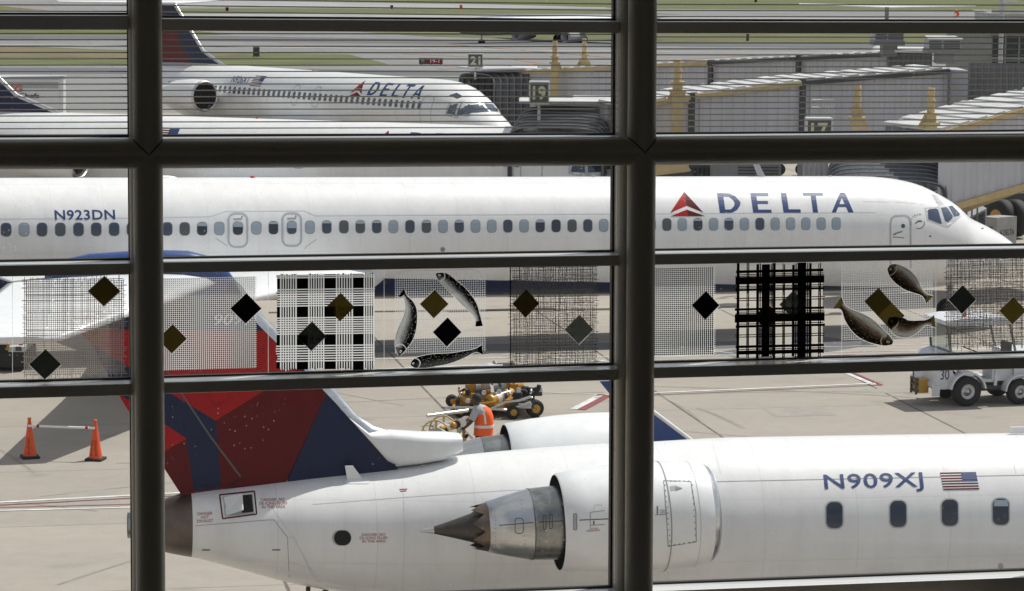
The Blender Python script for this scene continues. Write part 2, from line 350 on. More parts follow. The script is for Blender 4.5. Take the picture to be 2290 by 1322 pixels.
# apron markings: white lines edged in red
strips('apron_line', M['pwhite'], [((-900, 1170), (760, 1083), 0.13), ((-900, 1164), (420, 1131), 0.11), ((1330, 884), (1960, 857), 0.13), ((1955, 860), (1890, 833), 0.16), ((1283, 915), (1345, 882), 0.20),
        ((1150, 874), (1355, 883), 0.05), ((840, 803), (2300, 790), 0.10), ((1465, 797), (2300, 778), 0.07), ((830, 826), (1355, 806), 0.12), ((1590, 782), (2300, 764), 0.06), ((860, 775), (1355, 808), 0.06), ((845, 795), (1100, 760), 0.05), ((1400, 762), (1640, 790), 0.06), ((1900, 787), (2300, 779), 0.08), ((1500, 704), (1640, 690), 0.06)], 0.010)
strips('apron_red_line', M['pred'], [((-900, 1176.5), (760, 1089), 0.06), ((-900, 1155), (420, 1124.5), 0.05), ((1330, 888.5), (1972, 860.5), 0.06), ((1972, 861), (1905, 832), 0.10), ((1300, 916), (1362, 883), 0.22), ((1640, 800), (2300, 783), 0.05), ((1900, 694), (2300, 680), 0.06)], 0.014)
strips('expansion_seam', M['tar'], [((600, 699), (1330, 692), 0.34), ((1330, 692), (1660, 686), 0.5), ((1000, 696), (1240, 690), 0.55)], 0.006)
strips('apron_dark_strip', M['dark_strip'], [((300, 786), (1950, 768), 1.4), ((1650, 800), (1900, 760), 2.2)], 0.0045)  # darker strips laid on the apron

# tyre marks and repaired slabs
M['tyre'] = mat('tyre_mark', (0.255, 0.232, 0.205), 0.85, var=0.25, vscale=3)
M['patch'] = mat('repaired_slab', (0.30, 0.275, 0.245), 0.85, var=0.15, vscale=2, bump=.3)
rt_ = random.Random(11); b = MB()
for k in range(26):
    cx, cy = rt_.uniform(-11, 13), rt_.uniform(56, 76); R0 = rt_.uniform(14, 60); a0 = rt_.uniform(0, 6.28); sp = rt_.uniform(3, 9) / R0; w = rt_.uniform(.05, .14)
    for q in range(10):
        a, c = a0 + sp * q / 10, a0 + sp * (q + 1) / 10; P = lambda an, r: Vector((cx + R0 * (math.cos(an) - math.cos(a0)) + (r) * math.cos(an), cy + R0 * (math.sin(an) - math.sin(a0)) + r * math.sin(an), .003 + k * .00004))
        b.poly([P(a, 0), P(c, 0), P(c, w), P(a, w)])
tag(b.build('tyre_marks', M['tyre']), kind='structure')
b = MB(); rot = Matrix.Rotation(R_(10.5), 3, 'Z')
for x, y, w, h in ((6.6, 69.4, 1.6, 1.2), (-9.2, 57.5, 1.1, 1.9), (2.2, 71.5, .8, .8), (9.5, 73.2, 2.2, .7)):
    b.poly([Vector((x, y, .0035)) + rot @ Vector((u * w, v * h, 0)) for u, v in ((0, 0), (1, 0), (1, 1), (0, 1))])
tag(b.build('concrete_patch', M['patch']), kind='structure')

# ------------------------------------------------------------------ the terminal hall round the camera
FTH = R_(11.0)
FU = Vector((math.cos(FTH), math.sin(FTH), 0)); FN = Vector((math.sin(FTH), -math.cos(FTH), 0)); ZU = Vector((0, 0, 1))
G0 = dpt(1145, 661, 8.85)
def fp(px, py, w=0.0): return ppt(px, py, G0 + FN * w, FN)
M['hall'] = mat('hall_plaster', (0.62, 0.57, 0.50), 0.9, var=0.1)
M['hallfloor'] = mat('hall_terrazzo', (0.32, 0.29, 0.25), 0.5, var=0.2, vscale=6)
M['steel'] = mat('frame_paint', (0.30, 0.275, 0.225), 0.42, 0, 0.15, var=0.08, vscale=4)
M['ledge'] = mat('aluminium_frame', (0.46, 0.435, 0.385), 0.3, 0.1, 0.2, var=0.08, vscale=10, stretch=(0.2, 1, 1))
M['lit_top'] = mat('sunlit_bar_top', (0.93, 0.93, 0.93), 0.28, 0.35, 0.0, var=0.08, vscale=6, stretch=(0.15, 6, 6))  # bar tops whitened: sunlight put into the colour
M['gasket'] = mat('black_gasket', (0.012, 0.012, 0.013), 0.6)
hall = thing('terminal_hall', 'dark terminal hall with plain walls enclosing the window', 'building', (0, 0, 5))
def fpl(u, w, z): P = G0 + FU * u + FN * w; return Vector((P.x, P.y, z))
ZB, ZT = 5.0, 17.0
zlow = fp(1145, 1400, 0).z; zhi = fp(1145, -260, 0).z
for nm, args in (('floor', [(-13, ZB - .2), (26, ZB)]), ('ceiling', [(-13, ZT), (26, ZT + .2)])):
    z0, z1 = args[0][1], args[1][1]
    MB().slab([fpl(-14, 0.45, z0), fpl(14, 0.45, z0), fpl(14, 22, z0), fpl(-14, 22, z0)], (0, 0, z1 - z0)).build(nm, M['hallfloor'] if nm == 'floor' else M['hall'], hall)
for z0, z1 in ((ZB, 12.0), (14.4, ZT)):   # the wall behind, with an added unseen opening that lets in fill light
    MB().slab([fpl(-14, 22, z0), fpl(14, 22, z0), fpl(14, 22.2, z0), fpl(-14, 22.2, z0)], (0, 0, z1 - z0)).build('back_wall', M['hall'], hall)
for nm, (u0, w0, u1, w1) in (('side_wall', (-14.2, 0.45, -14, 22)), ('side_wall', (14, 0.45, 14.2, 22))):
    MB().slab([fpl(u0, w0, ZB), fpl(u1, w0, ZB), fpl(u1, w1, ZB), fpl(u0, w1, ZB)], (0, 0, ZT - ZB)).build(nm, M['hall'], hall)
uL = (fp(-900, 661) - G0).dot(FU); uR = (fp(2560, 661) - G0).dot(FU)
MB().slab([fpl(-14.2, 0.0, ZB), fpl(14.2, 0.0, ZB), fpl(14.2, 0.45, ZB), fpl(-14.2, 0.45, ZB)], (0, 0, zlow - ZB)).build('parapet_wall', M['hall'], hall)
MB().slab([fpl(-14.2, -0.1, zhi), fpl(14.2, -0.1, zhi), fpl(14.2, 0.45, zhi), fpl(-14.2, 0.45, zhi)], (0, 0, ZT - zhi)).build('header_wall', M['hall'], hall)
for u0, u1 in ((-14.2, uL - 2.4), (uR + 2.4, 14.2)):
    MB().slab([fpl(u0, 0.0, zlow), fpl(u1, 0.0, zlow), fpl(u1, 0.45, zlow), fpl(u0, 0.45, zlow)], (0, 0, zhi - zlow)).build('pier_wall', M['hall'], hall)
MB().slab([fpl(-14.2, -1.1, ZT - .1), fpl(14.2, -1.1, ZT - .1), fpl(14.2, 0.45, ZT - .1), fpl(-14.2, 0.45, ZT - .1)], (0, 0, .5)).build('roof_edge', M['hall'], hall)
# ------------------------------------------------------------------ window wall: steel frame and glazing
wf = thing('window_wall', 'dark steel framed window wall with art glass band, seen from inside the hall', 'window', fp(1145, 1330))
VP = [((-796, 80), (-775, 1250)), ((329, 80), (336.6, 1250)), ((1436.7, 80), (1428.6, 1250)), ((2520, 80), (2494, 1250))]
def ext(a, b, y0, y1):
    s = (b[0] - a[0]) / (b[1] - a[1]); return (a[0] + s * (y0 - a[1]), y0), (a[0] + s * (y1 - a[1]), y1)
FC = []
for (a, b) in VP:
    t, bt = ext(a, b, -258, 1396)
    P, Q = fp(*t, 0.2), fp(*bt, 0.2)
    MB().cyl(P, Q, 0.0445, n=32).build('pipe_mullion', M['steel'], wf)
    P1 = P - FN * 0.105; Q1 = Q - FN * 0.105
    MB().cyl(P1, Q1, 0.05, n=28).build('inner_post', M['steel'], wf)
    P0 = P - FN * 0.2; Q0 = Q - FN * 0.2
    b = MB(); h = FU * 0.042
    b.slab([P0 - h + FN * .05, P0 + h + FN * .05, Q0 + h + FN * .05, Q0 - h + FN * .05], -FN * 0.07); b.build('glazing_mullion', M['ledge'], wf)
    g = MB(); h2 = FU * 0.048
    g.slab([P0 - h2 + FN * .008, P0 + h2 + FN * .008, Q0 + h2 + FN * .008, Q0 - h2 + FN * .008], -FN * 0.03); g.build('gasket', M['gasket'], wf)
    FC.append((P0, Q0))
def wel(i, yc):
    c = fp(VP[i][0][0] + (VP[i][1][0] - VP[i][0][0]) * (yc - 80) / 1170, yc, 0.2); b = MB(); r = 0.0452
    for sgn in (1,):
        pts = []
        for k in range(-10, 11):
            q = r * k / 10 * 0.98; w = math.sqrt(max(0, r * r - q * q)); pts.append(c + FU * q + ZU * abs(q) * (1 if sgn > 0 else -1) + FN * w)
        b.tube(pts, 0.0018 if sgn > 0 else 0.0012, 6)
    b.build('weld_seam', M['gasket'], wf)
for i, yc in ((1, 344.5), (2, 339)): wel(i, yc)
b = MB(); pts = [fp(x, y, 0.2) for x, y in ((-1900, 357), (1300, 339.8), (3600, 321.5))]
b.cyl(pts[0], pts[1], 0.0432, n=32); b.cyl(pts[1], pts[2], 0.0432, n=32); b.build('pipe_transom', M['steel'], wf)
b = MB(); b.cyl(fp(-1900, -219, 0.2), fp(3600, -235, 0.2), 0.0432, n=32); b.build('pipe_transom', M['steel'], wf)
BX = [(-786, 312), (312, 1396), (1396, 2480)]
BARS = [  # per bay: y of the inner face's top edge at both ends, its bottom edge at both ends
    [((34, 35), (66, 67)), ((41.5, 48.2), (68.6, 74.3)), ((48.7, 50), (74.6, 76))],
    [((316, 311), (342, 338)), ((311, 306), (338, 334)), ((306, 297), (334, 326))],
    [((606.5, 588.5), (633, 613.5)), ((587.5, 570.4), (612, 594.6)), ((569.3, 553.5), (593.8, 574.5))],
    [((887, 857.8), (913, 884)), ((857, 825.3), (882.6, 849.8)), ((824, 794), (848.5, 819.5))],
    [((1410, 1370), (1480, 1440)), ((1369, 1328), (1440, 1398)), ((1324.5, 1283.5), (1394, 1352))]]
for r, row in enumerate(BARS):
    for k, (tp, bt) in enumerate(row):
        x0, x1 = BX[k]; b = MB()
        ex0, ex1 = (-1120 if k == 0 else 0), (1120 if k == 2 else 0); s1, s2 = (tp[1] - tp[0]) / (x1 - x0), (bt[1] - bt[0]) / (x1 - x0)
        tp = (tp[0] + s1 * ex0, tp[1] + s1 * ex1); bt = (bt[0] + s2 * ex0, bt[1] + s2 * ex1); x0 += ex0; x1 += ex1   # the outer bars run on past the picture
        A, B, Cc, Dd = fp(x0, tp[0], .1), fp(x1, tp[1], .1), fp(x1, bt[1], .1), fp(x0, bt[0], .1)
        b.slab([A, B, Cc, Dd], -FN * 0.118)
        o = b.build('glazing_bar', [M['ledge'], M['lit_top']], wf)
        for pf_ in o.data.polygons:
            if pf_.normal.z > .9: pf_.material_index = 1  # upper faces take the colour with sunlight painted in
        bv = o.modifiers.new('bevel', 'BEVEL'); bv.width = 0.003; bv.segments = 2
        g = MB(); A2, B2 = A - FN * .088 + ZU * .006, B - FN * .088 + ZU * .006
        g.slab([A2, B2, B2 - ZU * .010, A2 - ZU * .010], -FN * 0.02); g.build('gasket', M['gasket'], wf)

# glass: clear, thin reflection, specks of dirt and dried drops
def glass_mat():
    m = bpy.data.materials.new('window_glass'); m.use_nodes = True; n, L = m.node_tree.nodes, m.node_tree.links; n.clear()
    o = n.new('ShaderNodeOutputMaterial'); tr = n.new('ShaderNodeBsdfTransparent'); tr.inputs[0].default_value = (0.972, 0.985, 0.98, 1)
    gl = n.new('ShaderNodeBsdfGlossy'); gl.inputs['Roughness'].default_value = 0.01
    lw = n.new('ShaderNodeLayerWeight'); lw.inputs[0].default_value = 0.5; m1 = n.new('ShaderNodeMixShader'); L.new(mathn(n, L, 'MULTIPLY_ADD', mathn(n, L, 'POWER', lw.outputs['Facing'], 5.0), 0.3, 0.02), m1.inputs[0]); L.new(tr.outputs[0], m1.inputs[1]); L.new(gl.outputs[0], m1.inputs[2])
    df = n.new('ShaderNodeBsdfTranslucent'); df.inputs[0].default_value = (.95, .95, .95, 1); tl = n.new('ShaderNodeBsdfTranslucent'); tl.inputs[0].default_value = (.8, .8, .8, 1); dd = n.new('ShaderNodeMixShader'); L.new(df.outputs[0], dd.inputs[1]); L.new(tl.outputs[0], dd.inputs[2])
    g = n.new('ShaderNodeNewGeometry'); vo = n.new('ShaderNodeTexVoronoi'); vo.inputs['Scale'].default_value = 58; L.new(g.outputs['Position'], vo.inputs['Vector'])
    no = n.new('ShaderNodeTexNoise'); no.inputs['Scale'].default_value = 2.6; no.inputs['Detail'].default_value = 4; L.new(g.outputs['Position'], no.inputs['Vector'])
    thr = mathn(n, L, 'MULTIPLY_ADD', no.outputs['Fac'], 0.5, -0.175); sp = mathn(n, L, 'LESS_THAN', vo.outputs['Distance'], thr)
    cl = n.new('ShaderNodeSeparateColor'); L.new(vo.outputs['Color'], cl.inputs[0]); sel = mathn(n, L, 'GREATER_THAN', cl.outputs[0], 0.66)
    fac = mathn(n, L, 'MULTIPLY', mathn(n, L, 'MULTIPLY', sp, sel), 0.22)
    n5 = n.new('ShaderNodeTexNoise'); n5.inputs['Scale'].default_value = 1.3; n5.inputs['Detail'].default_value = 6; L.new(g.outputs['Position'], n5.inputs['Vector'])
    film = mathn(n, L, 'MULTIPLY_ADD', n5.outputs['Fac'], 0.008, 0.0)
    fac = mathn(n, L, 'MAXIMUM', fac, film)
    m2 = n.new('ShaderNodeMixShader'); L.new(fac, m2.inputs[0]); L.new(m1.outputs[0], m2.inputs[1]); L.new(dd.outputs[0], m2.inputs[2]); L.new(m2.outputs[0], o.inputs[0])
    return m
M['glass'] = glass_mat()
def ink(name, col, tl=0.6, alpha=1.0):
    m = bpy.data.materials.new(name); m.use_nodes = True; n, L = m.node_tree.nodes, m.node_tree.links; n.clear()
    o = n.new('ShaderNodeOutputMaterial'); d = n.new('ShaderNodeBsdfDiffuse'); d.inputs[0].default_value = (*col, 1); t = n.new('ShaderNodeBsdfTranslucent'); t.inputs[0].default_value = (*col, 1)
    mx = n.new('ShaderNodeMixShader'); mx.inputs[0].default_value = tl; L.new(d.outputs[0], mx.inputs[1]); L.new(t.outputs[0], mx.inputs[2]); out = mx.outputs[0]
    if alpha < 1:
        tr = n.new('ShaderNodeBsdfTransparent'); m2 = n.new('ShaderNodeMixShader'); m2.inputs[0].default_value = alpha; L.new(tr.outputs[0], m2.inputs[1]); L.new(out, m2.inputs[2]); out = m2.outputs[0]
    L.new(out, o.inputs[0]); return m
INK = dict(line=ink('frit_line_ink', (0.24, 0.225, 0.195), 0.5), white=ink('white_ink', (0.93, 0.93, 0.92), 0.93), black=ink('black_ink', (0.006, 0.006, 0.006), 0.2),
           thread=ink('thread_ink', (0.40, 0.36, 0.33), 0.7), dthread=ink('dark_thread_ink', (0.15, 0.14, 0.128), 0.5), faint=ink('faint_white_ink', (0.9, 0.9, 0.9), 0.9, 0.62), beige=ink('beige_wash_ink', (0.88, 0.83, 0.74), 0.92, 0.85),
           gold=ink('gold_brown_ink', (0.095, 0.068, 0.016), 0.55), dgold=ink('dark_brown_ink', (0.04, 0.03, 0.008), 0.55), green=ink('dark_green_ink', (0.042, 0.047, 0.041), 0.55), grey=ink('grey_green_ink', (0.16, 0.17, 0.145), 0.6), bgold=ink('bright_gold_ink', (0.17, 0.125, 0.03), 0.6), mgrey=ink('mid_grey_ink', (0.065, 0.07, 0.066), 0.5), edge=ink('pale_edge_ink', (0.8, 0.8, 0.78), 0.9))
ROWY = [-232, 58, 325, 598, 868, 1350]
BAYN = ['left', 'middle', 'right']
PANES = {}
desc = {0: 'uppermost glass pane in the {} bay, striped with thin printed lines', 1: 'striped glass pane of the {} bay between flat bar and round pipe', 2: 'clear glass pane of the {} bay just below the round pipe', 3: '', 4: 'big clear glass pane at the bottom of the {} bay'}
artl = ['art glass pane in left bay with grey weave and two diamonds', 'art glass pane in middle bay with white plaid and three black fish', 'art glass pane in right bay with black plaid and three brown fish']
for k in range(3):
    for r in range(5):
        x0, x1 = BX[k]
        def yy(i, e):
            if i == 0: return -232
            tp, bt = BARS[i - 1][k]; return (tp[e] + bt[e]) / 2
        P = [fp(x0, yy(r, 0)), fp(x1, yy(r, 1)), fp(x1, yy(r + 1, 1)), fp(x0, yy(r + 1, 0))]
        t = MB().slab(P, -FN * 0.012).build('art_pane' if r == 3 else 'window_pane', M['glass'], wf); PANES[(r, k)] = t
        if r == 3: t['label'] = artl[k]
        if r < 2:
            b = MB(); n = 17 if r == 1 else 19
            for q in range(n):
                if r == 1: yl, yr = [(305 - 14.35 * q, 301.3 - 14.15 * q), (301.3 - 14.15 * q, 298.8 - 13.87 * q), (297 - 13.4 * q, 293 - 13.05 * q)][k]
                else: yl, yr = [(23 - 14.2 * q, 25.8 - 14.0 * q), (25.8 - 14 * q, 37 - 13.8 * q), (37 - 13.6 * q, 38.5 - 13.2 * q)][k]
                if r == 1 and yl < 66: continue
                if yl < -225: continue
                b.quad(fp(x0, yl - 1.4, .003), fp(x1, yr - 1.4, .003), fp(x1, yr + 1.4, .003), fp(x0, yl + 1.4, .003))
            b.build('printed_lines', INK['line'], t)

# ------------------------------------------------------------------ the art printed on the glass band
LAY = [0.004]
def rect(b, x0, y0, x1, y1, w): b.quad(fp(x0, y0, w), fp(x1, y0, w), fp(x1, y1, w), fp(x0, y1, w))
def hrect(b, x0, x1, y, h, w, slope): b.quad(fp(x0, y - h / 2 + slope * x0, w), fp(x1, y - h / 2 + slope * x1, w), fp(x1, y + h / 2 + slope * x1, w), fp(x0, y + h / 2 + slope * x0, w))
def lattice(name, k, x0, x1, yf, pitch, lw, m, w, label=None):
    b = MB(); s0, s1 = yf; y00, y01 = s0; n = int((x1 - x0) / pitch)
    H = y01[0] - y00[0]
    for i in range(n + 1):
        x = x0 + i * pitch; t = (x - x0) / (x1 - x0); ya = y00[0] + (s1[0][0] - y00[0]) * t; yb = y01[0] + (s1[1][0] - y01[0]) * t
        rect(b, x - lw / 2, ya, x + lw / 2, yb, w)
    nn = int(H / pitch)
    for j in range(nn + 1):
        ya = y00[0] + j * pitch; yb = s1[0][0] + j * (s1[1][0] - s1[0][0]) / H * pitch
        b.quad(fp(x0, ya - lw / 2, w + .0003), fp(x1, yb - lw / 2, w + .0003), fp(x1, yb + lw / 2, w + .0003), fp(x0, ya + lw / 2, w + .0003))
    o = b.build(name, m, PANES[(3, k)]); return tag(o, label)
def dots(k, x0, x1, y0l, y0r, y1l, pitch, r, w):
    b = MB(); nx = int((x1 - x0) / pitch); ny = int((y1l - y0l) / pitch)
    for i in range(nx):
        for j in range(ny):
            x = x0 + (i + .5) * pitch; y = y0l + (j + .5) * pitch + (y0r - y0l) * (x - x0) / (x1 - x0)
            b.poly([fp(x + r * math.cos(a), y + r * math.sin(a), w) for a in (0.4, 1.44, 2.49, 3.54, 4.58, 5.63)])
    b.build('black_dots', INK['black'], PANES[(3, k)])
def Y(l, t, r, bt): return (((t[0],), (bt[0],)), ((t[1],), (bt[1],)))
lattice('dotted_grid', 1, 336, 574, Y(0, (624, 619), 0, (830, 823)), 4.5, 1.15, INK['white'], .0040); dots(1, 336, 574, 624, 619, 830, 4.5, 1.3, .0046)
lattice('dotted_grid', 2, 1400, 1600, Y(0, (601, 597), 0, (800, 794)), 4.45, 1.25, INK['white'], .0040); dots(2, 1400, 1600, 601, 597, 800, 4.45, 1.95, .0046)
lattice('faint_grid', 1, 884, 1087, Y(0, (618, 614), 0, (792, 786)), 5.0, 1.2, INK['faint'], .0040)
lattice('faint_grid', 2, 1884, 2086, Y(0, (590, 583), 0, (762, 754)), 5.0, 1.2, INK['faint'], .0040)
def weave(k, x0, x1, y0, y1, slope, pitch, lw, m, w, frag, jit):
    b = MB()
    n = int((x1 - x0) / pitch)
    for i in range(n + 1):
        x = x0 + i * pitch + random.uniform(-jit, jit); base = slope * (x - x0); a = y0 + random.uniform(-9, 5); e = y1 + random.uniform(-5, 9); q = a
        while q < e:
            l = random.uniform(*frag); z = min(e, q + l); xx = x + random.uniform(-jit, jit) * .6; lwv = lw * random.uniform(.6, 1.25)
            b.quad(fp(xx - lwv / 2, q + base, w), fp(xx + lwv / 2, q + base, w), fp(x + lwv / 2, z + base, w), fp(x - lwv / 2, z + base, w)); q = z + random.uniform(0, 3)
    for j in range(int((y1 - y0) / pitch) + 1):
        y = y0 + j * pitch + random.uniform(-jit, jit); a = x0 + random.uniform(-8, 5); e = x1 + random.uniform(-5, 8); q = a
        while q < e:
            l = random.uniform(*frag); z = min(e, q + l); yo = random.uniform(-jit, jit) * .6; lwv = lw * random.uniform(.6, 1.25)
            b.quad(fp(q, y + yo - lwv / 2 + slope * (q - x0), w + .0004), fp(z, y - lwv / 2 + slope * (z - x0), w + .0004), fp(z, y + lwv / 2 + slope * (z - x0), w + .0004), fp(q, y + yo + lwv / 2 + slope * (q - x0), w + .0004)); q = z + random.uniform(0, 3)
    b.build('woven_cloth', m, PANES[(3, k)])
weave(0, 55, 278, 626, 840, -.012, 4.6, 1.8, INK['thread'], .0040, (60, 200), 0.6)
weave(1, 1143, 1332, 597, 826, -.016, 3.5, 1.3, INK['dthread'], .0040, (8, 45), 1.7)
weave(2, 2118, 2330, 583, 776, -.02, 3.6, 1.3, INK['dthread'], .0040, (8, 45), 1.7)
b = MB(); b.quad(fp(1140, 596, .0045), fp(1142.5, 596, .0045), fp(1143, 835, .0045), fp(1141, 835, .0045)); b.build('dark_joint', INK['black'], PANES[(3, 1)])
for k, xs in ((0, (28,)), (1, (600, 859)), (2, (1533, 1882, 2093))):
    for x in xs: b = MB(); rect(b, x - .7, 560 if k == 2 else 590, x + .7, 850 if k < 2 else 820, .0036); b.build('panel_joint', INK['faint'], PANES[(3, k)])
# white plaid over black
def zx(x): return 340 + x / 4.404
def zy(y): return 590 + y / 4.404
VL = [(c0 + (c1 - c0) * i / (n - 1), 5.6 if i not in (0, n - 1) else 6.8) for c0, c1, n in ((1268, 1418, 7), (1545, 1690, 7), (1818, 1972, 7), (2092, 2184, 5)) for i in range(n)]
HL = [(c0 + (c1 - c0) * i / max(1, n - 1), 5.4) for c0, c1, n in ((116, 134, 2), (250, 412, 8), (530, 688, 8), (806, 955, 7)) for i in range(n)]
b = MB()
for x, hw in VL:
    b.quad(fp(zx(x - hw), zy(100 + random.uniform(-8, 10)), .0044), fp(zx(x + hw), zy(100 + random.uniform(-8, 8)), .0044), fp(zx(x + hw), zy(1035 + random.uniform(-10, 25)), .0044), fp(zx(x - hw), zy(1035 + random.uniform(-10, 25)), .0044))
for y, hw in HL:
    xa, xb = 1222 + random.uniform(-6, 14), 2186 + random.uniform(-10, 10)
    b.quad(fp(zx(xa), zy(y - hw) + 1.5, .0040), fp(zx(xb), zy(y - hw) - 1.5, .0040), fp(zx(xb), zy(y + hw) - 1.5, .0040), fp(zx(xa), zy(y + hw) + 1.5, .0040))
b.build('white_plaid', INK['white'], PANES[(3, 1)])
xe = [1230] + [e for x, hw in VL for e in (x - hw, x + hw)] + [2188]; ye = [100] + [e for y, hw in HL for e in (y - hw, y + hw)] + [1036]
b = MB()
for i in range(0, len(xe), 2):
    for jx in range(0, len(ye), 2):
        xa, xb, ya, yb = xe[i], xe[i + 1], ye[jx], ye[jx + 1]
        if xb - xa < 1 or yb - ya < 1: continue
        if jx == 0: ya += random.uniform(-8, 10)
        if jx + 2 >= len(ye): yb += random.uniform(-12, 16)
        if i == 0: xa += random.uniform(-5, 6)
        f_ = lambda x, y: fp(zx(x), zy(y) + 1.5 - 3 * (x - 1222) / 964, .0042)
        b.quad(f_(xa, ya), f_(xb, ya), f_(xb, yb), f_(xa, yb))
b.build('plaid_ground', INK['black'], PANES[(3, 1)])
# black plaid over beige wash
def qx(x): return 1440 + x / 4.978
def qy(y): return 570 + y / 4.978
b = MB()
for xa, xb in ((1060, 1142), (1170, 1254), (1465, 1545), (1570, 1652), (1868, 1945), (1972, 1990)):
    b.quad(fp(qx(xa), qy(112), .0038), fp(qx(xb), qy(108), .0038), fp(qx(xb), qy(1140), .0038), fp(qx(xa), qy(1146), .0038))
b.build('beige_wash', INK['beige'], PANES[(3, 2)])
b = MB()
def vb(xa, xc, t=96, bt=1140):
    xa -= 1.6; xc += 1.6
    t += random.uniform(-10, 16); bt += random.uniform(-14, 14); b.quad(fp(qx(xa), qy(t), .0044), fp(qx(xc), qy(t - 3), .0044), fp(qx(xc - 6), qy(bt), .0044), fp(qx(xa - 6), qy(bt + 4), .0044))
def hb(ya, yc, l=1022, r=2008):
    ya -= 1.6; yc += 1.6
    l += random.uniform(-12, 14); r += random.uniform(-12, 12); b.quad(fp(qx(l), qy(ya + 12), .0049), fp(qx(r), qy(ya - 10), .0049), fp(qx(r), qy(yc - 10), .0049), fp(qx(l), qy(yc + 12), .0049))
for s in ((1036, 1064), (1146, 1154), (1163, 1172), (1254, 1282), (1292, 1301), (1314, 1402), (1414, 1422), (1430, 1438), (1442, 1466), (1546, 1553), (1562, 1571), (1652, 1678), (1690, 1699), (1712, 1806), (1820, 1829), (1842, 1866), (1944, 1951), (1964, 1972)): vb(*s)
for s in ((164, 192), (208, 214), (226, 232), (238, 318), (338, 345), (356, 362), (370, 392), (470, 478), (496, 503), (586, 610), (624, 631), (642, 649), (654, 742), (758, 765), (776, 800), (878, 885), (902, 909), (1000, 1026), (1040, 1046), (1058, 1098)): hb(*s)
b.build('black_plaid', INK['black'], PANES[(3, 2)])
# diamonds
def diamond(k, cx, cy, hx, hy, m, w=.0060, label=None, edge=True):
    if edge:
        e = MB(); e.poly([fp(cx - hx - 1.5, cy + 1, w - .0004), fp(cx, cy - hy - 1, w - .0004), fp(cx + hx + 1.5, cy + 1, w - .0004), fp(cx, cy + hy + 2, w - .0004)])
    d = MB(); d.poly([fp(cx - hx, cy, w), fp(cx + 1, cy - hy, w), fp(cx + hx, cy, w), fp(cx - 1, cy + hy, w)])
    o = d.build('diamond', INK[m], PANES[(3, k)]); tag(o, label)
    if edge: ee = e.build('diamond_edge', INK['edge'], PANES[(3, k)])
for a in ((0, 233, 651, 36, 34, 'gold'), (0, 101, 815, 36, 34, 'green'), (1, 385, 758, 33, 33, 'gold'), (1, 550, 690, 35, 34, 'black'), (1, 761, 687, 32, 32, 'gold'), (1, 697, 752, 33, 33, 'green'),
          (1, 971, 680, 32, 32, 'gold'), (1, 1000, 743, 32, 33, 'black'), (1, 1176, 679, 30, 32, 'dgold'), (1, 1295, 737, 32, 33, 'grey'), (2, 1578, 683, 31, 32, 'black'), (2, 1715, 709, 29, 31, 'dgold'), (2, 1773, 681, 30, 31, 'mgrey'),
          (2, 2152, 670, 31, 32, 'green'), (2, 2265, 695, 30, 31, 'bgold')):
    diamond(*a, edge=a[5] not in ('dgold', 'mgrey') and a[:2] != (1, 761))
for pts, m in ((((1933, 674), (1965, 644), (1994, 677), (1963, 707)), 'dgold'), (((1963, 707), (1994, 677), (2023, 706), (1992, 738)), 'gold')):
    MB().poly([fp(x, y, .0056) for x, y in pts]).build('diamond', INK[m], PANES[(3, 2)])
